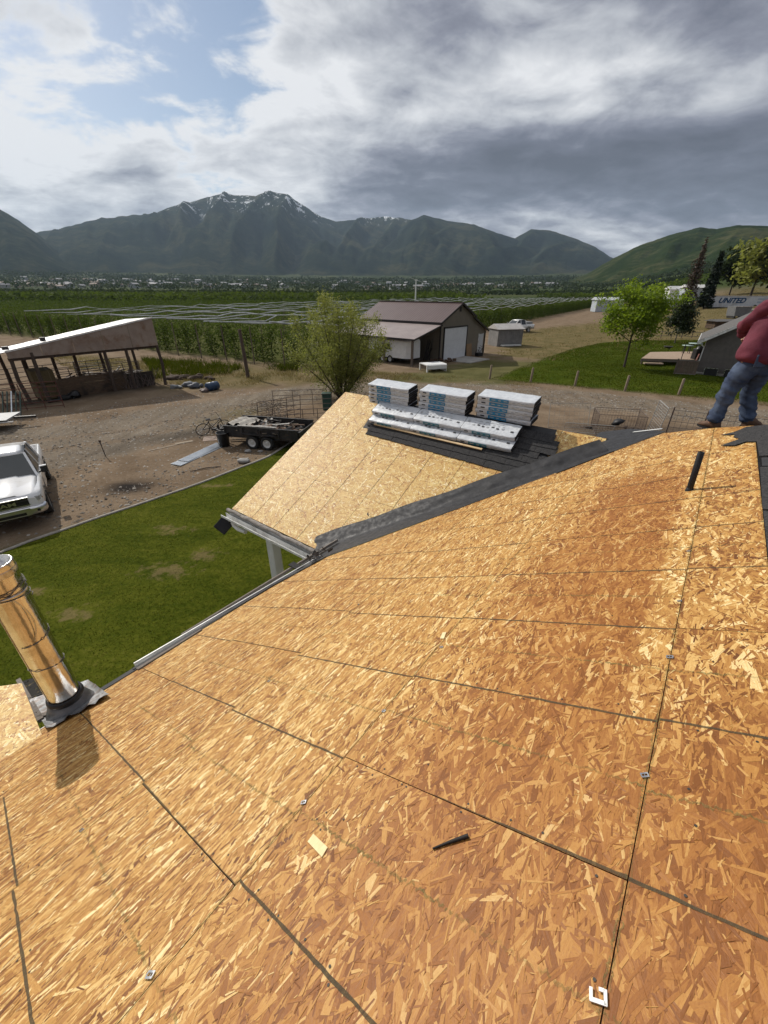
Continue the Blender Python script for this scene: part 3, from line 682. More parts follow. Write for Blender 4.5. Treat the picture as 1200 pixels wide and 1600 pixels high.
for r_i in range(5):
    b0, b1 = rows[r_i], rows[r_i + 1]; jit = [0.016, 0.006, -.006, .012, 0.][r_i]
    a0 = stag[r_i] - 2.438 * 3
    while a0 < 6.7:
        a1 = a0 + 2.438; aa, ab_ = a0 + jit, a1 + jit
        pl = cut_rect(max(aa + gap / 2, -2.6), b0 + gap / 2, min(ab_ - gap / 2, 6.7), b1 - gap / 2, ROOF_C) if ab_ > -2.5 else None
        if pl and area(pl) > .01:
            ln = []; ck = []; nl = []
            g = np.random.default_rng(pid + 5)
            for k in range(0, 5):
                x = aa + .6095 * k + g.normal(0, .004)
                near_w = .011 if k in (0, 4) else .010
                if 0 < k < 4 or k == 0: ln.append(((x, b0), (x + g.normal(0, .006), b1), near_w))
                for sgn in (-1, 1):
                    for j in range(int((b1 - b0) / .15)):
                        if g.random() < .55: nl.append((x + sgn * g.uniform(.012, .028), b0 + .08 + j * .15 + g.normal(0, .015)))
                xm = x + .305
                if g.random() < .8: ck.append(((xm, b0), (xm + g.normal(0, .012), b1), .009))
            # chalk snapped beside the seams, both long edges
            ck.append(((aa, b0 + .006), (ab_, b0 + .006), .005)); ck.append(((aa, b1 - .005), (ab_, b1 - .005), .004)) 
            for _ in range(10): nl.append((g.uniform(aa, ab_), g.uniform(b0, b1)))
            close = aa < 3.2
            osb_panel(pl, HM, house, OSB, 3.5, .064 if b1 > 1.7 else .074, 0.0, .26 if r_i > 1 else .45, ln, ck, nl, loose=.10 if r_i > 1 else .22, seed=pid)
        pid += 1; a0 = a1
# wing: sheets run across, lines up the slope
WROOF = ccw([(-2.37, -.06), (-.02, -.06), (3.18, 3.57), (3.18, 3.63), (-2.33, 3.63)])
wr = [-.06, 1.16, 2.38, 3.63]
for r_i in range(3):
    x0 = -2.37 - (1.22 if r_i % 2 else 0)
    while x0 < 3.2:
        pl = cut_rect(max(x0, -2.37) + gap / 2, wr[r_i] + gap / 2, x0 + 2.438 - gap / 2, wr[r_i + 1] - gap / 2, WROOF)
        if pl and area(pl) > .01:
            ln = [((x0 + .6095 * k, wr[r_i]), (x0 + .6095 * k, wr[r_i + 1]), .009) for k in range(4)]
            osb_panel(pl, HW, house, OSB2, 2.6, .058, 0.0, .8, ln, [], [], loose=.5, seed=500 + pid)
        pid += 1; x0 += 2.438
# small low roof beyond the eave on the left
E0 = on_main(-.04, 4.86); LV = unit(BH - np.array([0, 0, .10])); NL = unit(np.cross(AV, LV)); M_LOW = frame(E0 - .012 * NM, AV, LV, NL)
def pick_low(u, v):
    q = ray(u, v); p = CAM + q * (((E0 - CAM) @ NL) / (q @ NL)); e = p - E0; return (e @ AV, e @ LV)
pa, pb = pick_low(-140, 1090), pick_low(33, 1066); pc, pd_ = pick_low(66, 1150), pick_low(-140, 1235)
pa = tuple(np.array(pb) + (np.array(pa) - np.array(pb)) * 4.2); pd_ = (pa[0] - .15, max(pd_[1], .0))
low_poly = [(pd_[0], .0), (pc[0], .0), (pc[0] - .05, .08), pb, pa]
osb_panel([pd_, (pc[0], max(pc[1], .0)), pb, pa], HI @ M_LOW, house, OSB2, 3.2, .075, 0.4, .9, loose=.6, seed=900)

BLACKF = mat('valley_membrane', (.019, .019, .021), (.034, .034, .037), 9, .58, .002, 30, spec=.25, rvar=.10)
UNDER = mat('underlayment', (.022, .022, .024), (.034, .034, .036), 12, .7, .002)
SHING = mat('asphalt_shingle', (.022, .022, .024), (.055, .053, .052), 55, .95, .004, 160, spec=.25)
SHING2 = mat('worn_shingle', (.10, .095, .09), (.045, .042, .04), 22, .95, .004, 90)
WHITE = mat('white_aluminium', (.74, .74, .72), (.60, .60, .58), 5, .4, 0, dirt=(.36, .34, .30), dscale=4)
GREYW = mat('weathered_wood', (.25, .22, .19), (.13, .11, .095), 14, .9, .01, stretch=(1, 8, 8))
GALV = mat('galvanised', (.62, .63, .64), (.45, .46, .48), 6, .28, 0, metal=1., rvar=.12, dirt=(.30, .25, .20), dscale=5)
LEAD = mat('lead_flashing', (.34, .35, .36), (.62, .62, .62), 9, .38, .01, 14, metal=.85, dirt=(.24, .14, .09), dscale=7)
RUB = mat('black_rubber', (.012, .012, .013), None, 4, .55)
BLKP = mat('black_plastic', (.010, .010, .011), (.016, .016, .017), 9, .42)
SIDING = mat('house_siding', (.55, .53, .49), (.50, .48, .44), 3, .7, 0, wave=('Z', .2, .01))

# membrane in the valley: one crumpled strip draped over both slopes
vdir = unit(on_main(6.55, 1.02) - V0); VL = np.linalg.norm(on_main(6.6, .97) - V0)
V_END = float((O_M[2] * 0 + on_wing(0, 3.76)[2] - V0[2]) / vdir[2])
L0_, L1_ = np.array([3.36, 4.75]), np.array([6.587, 1.0]); LN = np.array([-(L1_ - L0_)[1], (L1_ - L0_)[0]])
def valley_strip():
    nu, nv = 110, 18; V = np.zeros((nu, nv, 3))
    for i in range(nu):
        s_ = -.12 + (V_END + .12) * i / (nu - 1); base = V0 + vdir * s_
        for j in range(nv):
            c_ = -1 + 2 * j / (nv - 1)
            # perpendicular to the valley within each slope plane
            if c_ < 0:
                e = unit(np.cross(NW, vdir)); e = e if e @ AV > 0 else -e; wd = .275 + .012 * math.sin(s_ * 5); P_ = base + e * (-c_) * wd + NW * .006
                nn_ = NW
            else:
                e = unit(np.cross(NM, vdir)); e = e if e @ AV < 0 else -e; bb_ = base - O_M; b2 = np.array([bb_ @ AV, bb_ @ BD]); e2 = np.array([e @ AV, e @ BD]); wd = float(-(LN @ (b2 - L0_)) / (LN @ e2)) + .012 + .004 * math.sin(s_ * 9); P_ = base + e * c_ * wd + NM * .006
                nn_ = NM
            crease = (1 - abs(c_)) ; k = fbm(s_ * 4.2, c_ * 3 + 7, 4, 40); k2 = fbm(s_ * 1.1 + 9, c_ + 3, 2, 44)
            amp = .026 * max(0, k - .47) * 3.2 * (.2 + 1.1 * max(0, k2 - .35)) * (c_ < .55) + .012 * max(0, crease - .75)
            edge = 1 if abs(c_) < .98 else 0
            V[i, j] = P_ + nn_ * (amp * edge + .002)
    ix = np.arange(nu * nv).reshape(nu, nv); F_ = np.stack([ix[:-1, :-1], ix[1:, :-1], ix[1:, 1:], ix[:-1, 1:]], -1).reshape(-1, 4)
    me_ = np_mesh('valley_membrane', V.reshape(-1, 3) - np.array(HB), F_, BLACKF, smooth=True)
    link('valley_membrane', me_, house)
valley_strip()
# loose flaps sticking up from the membrane
for (u, v, h) in [(712, 778, .10), (733, 770, .05), (806, 743, .07), (625, 812, .06), (578, 805, .05)]:
    x, y = pick_wing(u, v); mb = MB(); g = np.random.default_rng(int(u))
    pts = [(x + g.uniform(-.05, .05), y + g.uniform(-.05, .05), .02 + g.uniform(0, h)) for _ in range(7)]
    for k in range(5): mb.add([pts[k], pts[k + 1], pts[k + 2]], [(0, 1, 2)])
    mb.obj('membrane_flap', mat('membrane_flap_%d' % u, (.16, .16, .17), (.05, .05, .055), 20, .25), house, HW)

# underlayment patch and starter shingles beneath the bundles
MB().prism([(-1.12, 2.70), (2.62, 2.70), (2.5, 3.0), (2.42, 3.62), (-1.2, 3.62)], .004, .0065).obj('underlayment', UNDER, house, HW)
protos = []
for k in range(4):
    g = random.Random(k); mb = MB()
    mb.prism([(0, 0), (.155 + .02 * g.random(), g.uniform(-.012, .006)), (.16, .0), (.318, g.uniform(-.008, .012)), (.318, .19), (0, .19)], 0, .007 + .002 * k)
    protos.append(mb.mesh('shingle', SHING))
g = random.Random(4)
for r_i in range(7):
    y = 2.50 + .128 * r_i; x = -1.26 + .10 * ((r_i * 3) % 4)
    if r_i == 0: x0_, x1_ = -1.2, 2.05
    else: x0_, x1_ = -1.30 + .06 * r_i, 2.30 + .06 * (r_i % 3)
    while x < x1_:
        if x >= x0_ - .02:
            M_ = HW @ Matrix.Translation((x, y - .03 * (x - .5) * (1 if r_i == 0 else .25), .008 + .006 * r_i - .0)) @ Matrix.Rotation(g.uniform(-.012, .012), 4, 'Z') @ Matrix.Rotation(-.02, 4, 'X')
            link('shingle', protos[g.randrange(4)], house, M_)
        x += .322
# shingles lapping over the ridge and hip at the right edge
def main_piece(name, pix, h0, h1, m):
    pts = ccw([tuple(pick_main(u, v)) for u, v in pix]); MB().prism(pts, h0, h1).obj(name, m, house, HM)
main_piece('shingle', [(1127, 681), (1148, 676), (1167, 668), (1230, 662), (1230, 690), (1185, 692), (1160, 688), (1146, 684), (1149, 680)], .006, .011, SHING)
main_piece('shingle', [(1127, 698), (1150, 690), (1167, 683), (1190, 682), (1190, 692), (1166, 692), (1148, 698)], .0112, .016, SHING)
main_piece('shingle', [(1182, 687), (1240, 680), (1245, 712), (1187, 716)], .0165, .022, SHING)
main_piece('shingle', [(1188, 732), (1260, 730), (1275, 800), (1192, 798)], .007, .013, SHING)
main_piece('shingle', [(1193, 801), (1275, 803), (1290, 880), (1201, 876)], .008, .014, SHING)
main_piece('shingle', [(1190, 716), (1250, 714), (1255, 729), (1191, 729)], .004, .0065, UNDER)
# far slopes of the main roof and wing, hip end, walls: the unseen half of the house
def poly_obj(name, pts, m, thick=.02):
    pts = [np.array(p) - np.array(HB) for p in pts]; n = len(pts); nn_ = unit(np.cross(pts[1] - pts[0], pts[2] - pts[0])); nn_ = nn_ if nn_[2] > 0 else -nn_
    low = [p - nn_ * thick for p in pts]
    MB().add([*pts, *low], [tuple(range(n)), tuple(range(n, 2 * n))[::-1]] + [(k, (k + 1) % n, n + (k + 1) % n, n + k) for k in range(n)]).obj(name, m, house)
BB = unit(-BH - np.array([0, 0, .5]))
rl, rr_ = on_main(-2.6, .09, -.004), on_main(5.93, .09, -.004)
hip0 = on_main(6.587, 1.0, -.006); hip1 = rr_ + unit(AV - BH) * 6.2 - np.array([0, 0, 2.19])
poly_obj('roof_slope', [rl, rr_, rr_ + BB * 4.9 + AV * .0, rl + BB * 4.9], SHING)
poly_obj('hip_slope', [rr_ + np.array([0, 0, -.004]), hip0, hip0 + unit(AV + BH * .2 - np.array([0, 0, .62])) * 1.8, rr_ + unit(AV - np.array([0, 0, .45])) * 4.6, rr_ + BB * 4.2 + AV * 3.6], SHING)
wr0, wr1 = on_wing(-2.33, 3.632, -.004), on_wing(3.22, 3.632, -.004); WB = unit(AV - np.array([0, 0, .5]))
poly_obj('wing_slope', [wr0, wr1, wr1 + WB * 3.4 + BH * 0, wr0 + WB * 3.4], SHING)
def wall_box(a0, a1, b0, b1, z1, name='wall'):
    c = [(a, b) for a, b in ((a0, b0), (a1, b0), (a1, b1), (a0, b1))]
    org = np.array([O_M[0], O_M[1]]); P_ = [tuple((org + AV[:2] * a + BH[:2] * b)) for a, b in c]
    MB().prism([(x - HB[0], y - HB[1]) for x, y in P_], 0, z1).obj(name, SIDING, house)
wall_box(-2.4, 5.4, -3.2, 3.75, 2.42)
lw0, lw1 = E0 + AV * (pc[0] - .1) - BH * .3, E0 + AV * (pa[0] + .2) - BH * .3; lw2, lw3 = lw1 + BH * max(.4, pa[1] - .1), lw0 + BH * max(.4, min(pb[1], pa[1]) - .25)
MB().prism([(p[0] - HB[0], p[1] - HB[1]) for p in (lw0, lw3, lw2, lw1)], 0, float(E0[2]) - .35).obj('wall', SIDING, house)
hip_w = on_wing(-1.0, 1.4)
wall_box(6.0, 8.0, -.5, 4.2, 2.40, 'wing_wall')
# eaves: fascia, drip edge, gutter, weathered trim board
ev = [on_main(-.2, 5.07), on_main(.76, 5.08), on_main(2.51, 4.965), on_main(3.36, 4.76)]
mb = MB()
for p, q in zip(ev, ev[1:]): mb.bar(p - np.array(HB) - np.array([0, 0, .10]) + BH * .01, q - np.array(HB) - np.array([0, 0, .10]) + BH * .01, .025, .17)
mb.obj('fascia_board', WHITE, house)
mb = MB()
for p, q in zip(ev[1:], ev[2:]): mb.bar(p - np.array(HB) + BH * .02 + NM * .006, q - np.array(HB) + BH * .02 + NM * .006, .07, .006, up=NM)
mb.obj('drip_edge', UNDER, house)
def gutter(name, p, q, out, m, wd=.115, hg=.10, parent=house):
    """open K-style trough between two points, the mouth upward"""
    p, q = np.array(p) - np.array(HB), np.array(q) - np.array(HB); z = np.array([0, 0, 1.]); o_ = np.array(out)
    sec = [(.0, .0), (.0, -hg), (wd * .55, -hg), (wd, -hg * .45), (wd, 0), (wd - .012, 0), (wd - .012, -.012), (wd - .02, -hg * .42), (wd * .52, -hg + .006), (.006, -hg + .006), (.006, 0)]
    return MB().loft([[p + o_ * a + z * b_ for a, b_ in sec], [q + o_ * a + z * b_ for a, b_ in sec]], smooth=False).obj(name, m, parent)
gutter('gutter', ev[1] + AV * .05 - np.array([0, 0, .03]) + BH * .028, ev[3] - np.array([0, 0, .03]) + BH * .028, BH, WHITE)
mb = MB(); t0, t1 = on_main(1.35, 5.20, .02), on_main(3.85, 5.02, .06)
mb.bar(t0 - np.array(HB), t1 - np.array(HB), .05, .035, up=NM)
mb.obj('trim_board', GREYW, house)
mb = MB(); t0, t1 = on_main(.30, 5.10, .003), on_main(.80, 5.09, .003); mb.bar(t0 - np.array(HB), t1 - np.array(HB), .12, .012, up=NM); mb.obj('starter_strip', UNDER, house)
mb = MB(); t0, t1 = on_main(.78, 5.03, .01), on_main(1.5, 5.03, .01); mb.bar(t0 - np.array(HB), t1 - np.array(HB), .11, .014, up=NM); mb.obj('edge_board', GREYW, house)
# clutter where eave and wing meet: torn strips of felt and old shingle
g = np.random.default_rng(3); mb = MB()
for k in range(16):
    c = on_main(3.25 + g.normal(0, .12), 4.86 + g.normal(0, .05), .03 + abs(g.normal(0, .05))); e1 = unit(g.normal(0, 1, 3)) * g.uniform(.04, .13); e2 = unit(g.normal(0, 1, 3)) * g.uniform(.03, .08)
    c = c - np.array(HB); mb.add([c, c + e1, c + e1 + e2, c + e2 * .8], [(0, 1, 2, 3)])
mb.obj('torn_felt', SHING2, house, kind='stuff')
mb = MB(); c = on_main(3.0, 4.98, .03) - np.array(HB); mb.bar(c - BH * .12, c + BH * .16, .10, .012, up=NM); mb.obj('hanging_shingle', SHING, house)
# wing eave: rolled drip edge, gutter, elbow, column, floodlight
w0, w1 = on_wing(-2.44, -.11), on_wing(.18, -.11); zz = np.array([0, 0, 1.])
g = np.random.default_rng(9); pts = []; rs = []
for k in range(27):
    s_ = k / 26; pts.append(w0 + (w1 - w0) * s_ + zz * (.0 + .008 * g.normal()) + NW * .008 - np.array(HB)); rs.append(.036 + .005 * g.normal())
MB().tube(pts, rs, 9).obj('rolled_felt_edge', mat('old_felt', (.33, .30, .27), (.19, .17, .155), 16, .95, .012, 40), house)
gutter('gutter', w0 + BH * .06 - AV * .02 - zz * .08, w1 - zz * .08 - AV * .02, -AV, WHITE)
f0, f1 = w0 - zz * .14, w1 - zz * .14; MB().bar(f0 - np.array(HB) + AV * .03, f1 - np.array(HB) + AV * .03, .025, .20).obj('fascia_board', WHITE, house)
e0 = on_wing(-2.26, -.17) - zz * .16 - np.array(HB)
MB().tube([e0 - zz * .0, e0 - zz * .07 - BH * .03, e0 - zz * .13 - BH * .12 + AV * .02, e0 - zz * .14 - BH * .30 + AV * .05], .042, 10).obj('downspout_elbow', WHITE, house)
cpos = at_range(409, 800, 1) ; 
cx_, cy_ = (on_wing(-1.42, .10)[:2]); ct = float(on_wing(-1.42, .10)[2]) - .16
col_ = MB()
cl = Vector((cx_ - HB[0], cy_ - HB[1], 0)); RZ = Matrix.Translation(cl) @ Matrix.Rotation(-AZ_A, 4, 'Z')
col_.box((0, 0, ct / 2 + .0), (.18, .18, ct), M=RZ, bev=.01)
for sx_ in (-.055, .0, .055): col_.box((sx_, -.093, ct / 2), (.022, .008, ct - .3), M=RZ)
for sx_ in (-.055, .055): col_.box((-.093, sx_, ct / 2), (.008, .022, ct - .3), M=RZ)
col_.box((0, 0, .12), (.24, .24, .24), M=RZ, bev=.015); col_.box((0, 0, ct - .06), (.23, .23, .12), M=RZ, bev=.012)
col_.obj('porch_column', mat('white_vinyl', (.66, .67, .66), (.60, .61, .61), 3, .45), house)
bm_ = MB().bar(on_wing(-2.3, .12) - zz * .22 - np.array(HB), on_wing(0.0, .12) - zz * .22 - np.array(HB), .10, .18); bm_.obj('porch_beam', WHITE, house)
fl = on_wing(-2.50, -.25) - zz * .26 - np.array(HB)
FLM = Matrix.Translation(Vector(fl)) @ Matrix.Rotation(R(12), 4, 'Z') @ Matrix.Rotation(R(-28), 4, 'X') @ Matrix.Rotation(R(45), 4, 'Y')
flood = MB().box((0, 0, 0), (.26, .05, .26), M=FLM, bev=.008).box((.0, -.03, 0), (.21, .012, .21), M=FLM).bar(fl + AV * .03, fl + AV * .16 - BH * .12 + zz * .10, .045).obj('floodlight', BLKP, house)
# metal clips pressed onto the seams between sheets
cm2 = MB(); [cm2.box(c, z) for c, z in (((-.012, 0, .004), (.009, .040, .003)), ((.0, -.0165, .004), (.030, .008, .003)), ((-.002, .0165, .0045), (.026, .008, .003)), ((.012, -.008, .004), (.008, .013, .003)))]; clip_c = cm2.mesh('seam_clip', WHITE)
cm = MB(); cm.add([], [])
for (c, sz) in (((-.009, 0, .004), (.007, .034, .003)), ((.009, 0, .004), (.007, .034, .003)), ((0, -.0145, .004), (.011, .006, .003)), ((0, .0145, .0045), (.011, .006, .003))): cm.box(c, sz)
cm.box((0, 0, -.004), (.028, .003, .014))
clip_me = cm.mesh('seam_clip', GALV)
for (u, v, s_, rz) in [(1047, 1028, 1.1, .1), (1008, 1213, 1.0, .5), (936, 1558, 1.3, .25), (475, 1255, 1.0, .6), (600, 1112, .9, 0), (236, 1525, 1.2, .5), (128, 1298, 1., .3), (420, 1065, .9, .2), (1062, 940, .8, 0), (1076, 862, .8, 0), (690, 1012, .9, .3), (560, 945, .8, 0)]:
    a, b = pick_main(u, v); link('seam_clip', clip_c if v > 1500 and u > 600 else clip_me, house, HM @ Matrix.Translation((a, b, .003)) @ Matrix.Rotation(rz, 4, 'Z') @ Matrix.Scale(.72 * s_, 4))
# plumbing vent
a, b = pick_main(1077, 766); vb = Vector(on_main(a, b)) - Vector(HB)
MB().lathe([(.024, -.05), (.024, .342), (.020, .345), (.019, .20)], n=16).obj('vent_pipe', BLKP, house, Matrix.Translation(vb) @ Matrix.Rotation(R(-4), 4, 'Y'))
MB().lathe([(.030, -.02), (.028, .02), (.024, .024)], n=16).obj('vent_collar', RUB, house, Matrix.Translation(vb))
# metal flue with flashing, straps and a coil of wire
a, b = pick_main(113, 1106); fb = Vector(on_main(a, b)) - Vector(HB)
FT = Matrix.Translation(fb); FLUE = mat('bright_flue_steel', (.74, .72, .68), (.62, .60, .57), 5, .19, .004, 9, metal=1., rvar=.07, dirt=(.42, .38, .33), dscale=4)
mb = MB(); mb.lathe([(.124, -.05), (.124, 1.58), (.127, 1.585), (.127, 1.70), (.124, 1.705), (.112, 1.705), (.112, 1.45), (.05, 1.44)], n=40); pipe = mb.obj('flue_pipe', FLUE, house, FT)
MB().lathe([(.1275, 1.60), (.131, 1.61), (.131, 1.645), (.1275, 1.655)], n=40).obj('collar_band', GALV, house, FT)
MB().lathe([(.1265, 1.32), (.130, 1.325), (.130, 1.352), (.1265, 1.357)], n=40).obj('strap', GALV, house, FT @ Matrix.Translation((0, 0, .08)))
mb = MB(); mb.bar((.125, -.01, 0.1), (.125, -.01, 1.6), .012, .004, up=(1, 0, 0)); mb.obj('pipe_seam', GALV, house, FT @ Matrix.Rotation(R(-115), 4, 'Z'))
def coil(r, z0, z1, turns, n, jit=.004, ph=0., tilt=.0):
    g = np.random.default_rng(int(r * 1e4) + int(z0 * 100)); return [(math.cos(ph + t * turns * 6.283) * (r + g.normal(0, jit)), math.sin(ph + t * turns * 6.283) * (r + g.normal(0, jit)), z0 + (z1 - z0) * t + tilt * math.sin(ph + t * turns * 6.283)) for t in np.linspace(0, 1, n)]
DW = mat('dark_wire', (.035, .03, .027), (.16, .15, .14), 12, .5)
for (z0, z1, tn, rr2, tl) in ((1.44, 1.50, 2.2, .133, .02), (1.36, 1.41, 1.2, .134, -.03), (.62, .64, .9, .128, -.03), (.95, .97, .6, .128, .02)):
    MB().tube(coil(rr2, z0, z1, tn, 40, .004, z0 * 5, tl), .0034, 6).obj('wire_loop', DW, house, FT)
arc = [(.10 * math.cos(1.0) + .10 * math.sin(t * 3.14) * .9, -.10 + .05 * math.sin(t * 3.14), 1.50 - .62 * t) for t in np.linspace(0, 1, 18)]
MB().tube(arc, .005, 6).obj('wire_loop', GALV, house, FT)
mb = MB(); mb.lathe([(.235, -.12), (.205, .01), (.168, .10), (.142, .165), (.131, .17)], n=32)
mb.obj('flashing_cone', mat('dark_flashing', (.10, .10, .105), (.17, .17, .175), 8, .45, .004, metal=.4), house, FT)
MB().lathe([(.127, .16), (.146, .165), (.150, .185), (.142, .215), (.127, .22)], n=32).obj('storm_collar', RUB, house, FT)
px4 = [(78, 1147), (62, 1128), (35, 1070), (136, 1062), (176, 1091)]
mb = MB(); quad = [pick_main(*q) for q in [(76, 1143), (48, 1098), (140, 1066), (174, 1090)]]
g = np.random.default_rng(12); nn2 = 12; V = []
for i in range(nn2 + 1):
    for j in range(nn2 + 1):
        s_, t_ = i / nn2, j / nn2; p = (quad[0] * (1 - s_) + quad[1] * s_) * (1 - t_) + (quad[3] * (1 - s_) + quad[2] * s_) * t_
        e = max(abs(s_ - .5), abs(t_ - .5)) * 2; V.append((p[0], p[1], .012 + .015 * g.random() * e + (.028 if e > .95 else 0) * g.random()))
F_ = [(i * (nn2 + 1) + j, (i + 1) * (nn2 + 1) + j, (i + 1) * (nn2 + 1) + j + 1, i * (nn2 + 1) + j + 1) for i in range(nn2) for j in range(nn2)]
mb.add(V, F_, 0, True); mb.obj('flashing_plate', LEAD, house, HM)
# rotten opening left of the flue: rim boards, flat dark sheet painting the hole's shade, debris
ha = pick_main(48, 1098); op = [pick_main(*q) for q in [(33, 1066), (58, 1058), (82, 1095), (62, 1122)]]
MB().prism(ccw([tuple(q) for q in op]), .0065, .010).obj('opening_shade_sheet', mat('painted_hole_shade', (.006, .006, .006), (.02, .018, .014), 30, 1.), house, HM)
for (p, q, m_, w_) in (((30, 1064), (66, 1128), GREYW, .05), ((57, 1057), (82, 1098), WHITE, .018), ((44, 1096), (72, 1086), BLKP, .03), ((62, 1122), (84, 1118), GREYW, .05)):
    (x0, y0), (x1, y1) = pick_main(*p), pick_main(*q); MB().bar((x0, y0, .02), (x1, y1, .02), w_, .03).obj('rim_board', m_, house, HM)
mb = MB(); g = np.random.default_rng(31)
for k in range(40):
    s_, t_ = g.random(), g.random(); p = (op[0] * (1 - s_) + op[1] * s_) * (1 - t_) + (op[3] * (1 - s_) + op[2] * s_) * t_
    e1, e2 = g.normal(0, .025, 3), g.normal(0, .015, 3); c = np.array([p[0], p[1], .014 + .02 * g.random()]); mb.add([c, c + e1, c + e2], [(0, 1, 2)])
mb.obj('dry_leaves', mat('dry_leaf', (.16, .11, .05), (.05, .06, .02), 40, .9), house, HM, kind='stuff')
# lump of felt on the valley head and the metal strip beside it
x, y = pick_main(967, 664); MB().blob((x, y, .05), .09, 3, 0, 2, .4, (1, 1, .7)).obj('felt_lump', RUB, house, HM)
mb = MB(); mb.bar((*pick_main(990, 677), .02), (*pick_main(1035, 672), .02), .03, .006); mb.obj('flashing_strip', WHITE, house, HM)
# low membrane patch over the valley head
main_piece('valley_cap', [(868, 741), (905, 706), (938, 676), (985, 671), (1040, 675)], .010, .013, BLACKF)
# loose things on the sheathing
a, b = pick_main(705, 1318); a2, b2 = pick_main(733, 1309); a3, b3 = pick_main(677, 1328)
MB().tube([(a3, b3, .006), (a, b, .008), (a2, b2, .009)], [.003, .0055, .0075], 7).obj('stick', mat('charred_stick', (.014, .010, .009), None, 5, .7), None, M_MAIN, label='short black stick lying alone on the bare sheathing in the foreground', cat='stick')
for nm_, (u, v), sz, rz, lab in (('wood_offcut', (693, 994), (.075, .030), .3, 'pale wood chip lying on the sheathing near the roof middle'), ('wood_offcut', (497, 1322), (.035, .115), -.1, 'largest pale wood flake on the sheathing left of the black stick')):
    a, b = pick_main(u, v); MB().prism([(-sz[0] / 2, -sz[1] / 2), (sz[0] / 2, -sz[1] / 2.4), (sz[0] / 2.1, sz[1] / 2), (-sz[0] / 2.2, sz[1] / 2.2)], .003, .007).obj(nm_, mat('pale_wood_%d' % u, (.78, .64, .36), (.70, .53, .28), 30, .7, stretch=(1, 6, 1)), None, M_MAIN @ Matrix.Translation((a, b, 0)) @ Matrix.Rotation(rz, 4, 'Z'), label=lab, cat='wood chip')

# ================================================================== SHINGLE BUNDLES ON THE WING
WRAP = mat('white_wrap', (.62, .645, .67), (.50, .525, .56), 14, .35, .009, 18, spec=.5)
BLUE = mat('blue_print', (.015, .16, .32), (.03, .23, .42), 25, .4)
TEAL = mat('teal_print', (.015, .11, .16), (.03, .17, .22), 25, .4)
PRNT = mat('black_print', (.03, .03, .035), (.06, .06, .065), 30, .5)
PRNG = mat('grey_print', (.32, .33, .35), (.42, .43, .44), 40, .5)
bundles = {}
def bundle_mesh(seed, teal):
    g = random.Random(seed); L, Wd, H_ = .99, .335, .078; mb = MB()
    # wrapper: rounded slab with slightly swollen, wrinkled skin and open ends
    rings = []; nx = 15
    for i in range(nx + 1):
        x = -L / 2 + L * i / nx; e = 1 if 0 < i < nx else .97; ring = []
        for (y, z) in [(-.5, .12), (-.485, -.02 + .04), (-.47, 0), (-.2, 0), (.2, 0), (.47, 0), (.49, .06), (.5, .5), (.49, .94), (.46, 1.0), (.15, 1.02), (-.2, 1.02), (-.46, 1.0), (-.49, .92), (-.5, .6)]:
            ring.append((x + g.uniform(-.004, .004), y * Wd * e + g.uniform(-.003, .003), z * H_ * e + g.uniform(-.003, .004) * (1 if z > .05 else 0)))
        rings.append(ring)
    mb.loft(rings, 0, caps=False)
    wrap = mb.mesh('wrapper', WRAP)
    core = MB()
    for k in range(5): core.box((g.uniform(-.006, .006), 0, .010 + .0145 * k), (L + .012, Wd * .93, .0115))
    core = core.mesh('shingle_core', SHING)
    lab = MB(); lm = [TEAL if teal else BLUE, PRNT, PRNG]
    yf = -Wd / 2 - .006
    lab.box((-.10, yf, H_ * .5), (.34, .005, H_ * .74), mi=0)
    for k in range(3): lab.box((-.20 + .11 * k, yf - .003, H_ * .52), (.07 - .02 * (k % 2), .002, .016), mi=2)
    for k in range(4): lab.box((.16 + .075 * k, yf, H_ * (.40 + .2 * (k % 2))), (.05, .004, .010), mi=2)
    lab.box((-.38, yf, H_ * .55), (.075, .004, .022), mi=1)
    lab = lab.mesh('label', lm)
    top = MB(); zt = H_ * 1.02 + .006
    for k in range(7): top.box((-.30 + .088 * k, -.02 + g.uniform(-.01, .01), zt), (.045, .03, .002), mi=1 if k % 3 else 2); top.box((-.30 + .088 * k, .035, zt), (.03, .008, .002), mi=2)
    top.box((.40, -.04, zt), (.05, .035, .002), mi=1); top.box((-.42, .05, zt), (.04, .05, .002), mi=2)
    for k in range(3): top.box((-.25 + .2 * k, .085, zt), (.15, .007, .002), mi=2)
    top = top.mesh('print', lm)
    return wrap, core, lab, top
BM = [bundle_mesh(k, k >= 2) for k in range(4)]
def bundle(x, y, h, rz, k, label, tilt=0.0, base=None):
    M_ = (M_WING if base is None else base) @ Matrix.Translation((x, y, h)) @ Matrix.Rotation(rz, 4, 'Z') @ Matrix.Rotation(tilt, 4, 'X')
    o = empty('shingle_bundle', (0, 0, 0), 0, label, 'shingle bundle', 'wrapped shingle bundles stacked on the wing roof'); o.matrix_basis = M_
    for nm_, me_ in zip(('wrapper', 'shingle_core', 'label', 'print'), BM[k]):
        if nm_ == 'print' and k < 2 and not label.startswith('white wrapped shingle bundle with blue label, topmost'): continue
        if nm_ == 'print' and k < 2: continue
        link(nm_, me_, o, kind='stuff' if nm_ == 'print' else None)
    return o
lev = ['topmost', 'second from the top', 'middle', 'second from the bottom', 'lowest']
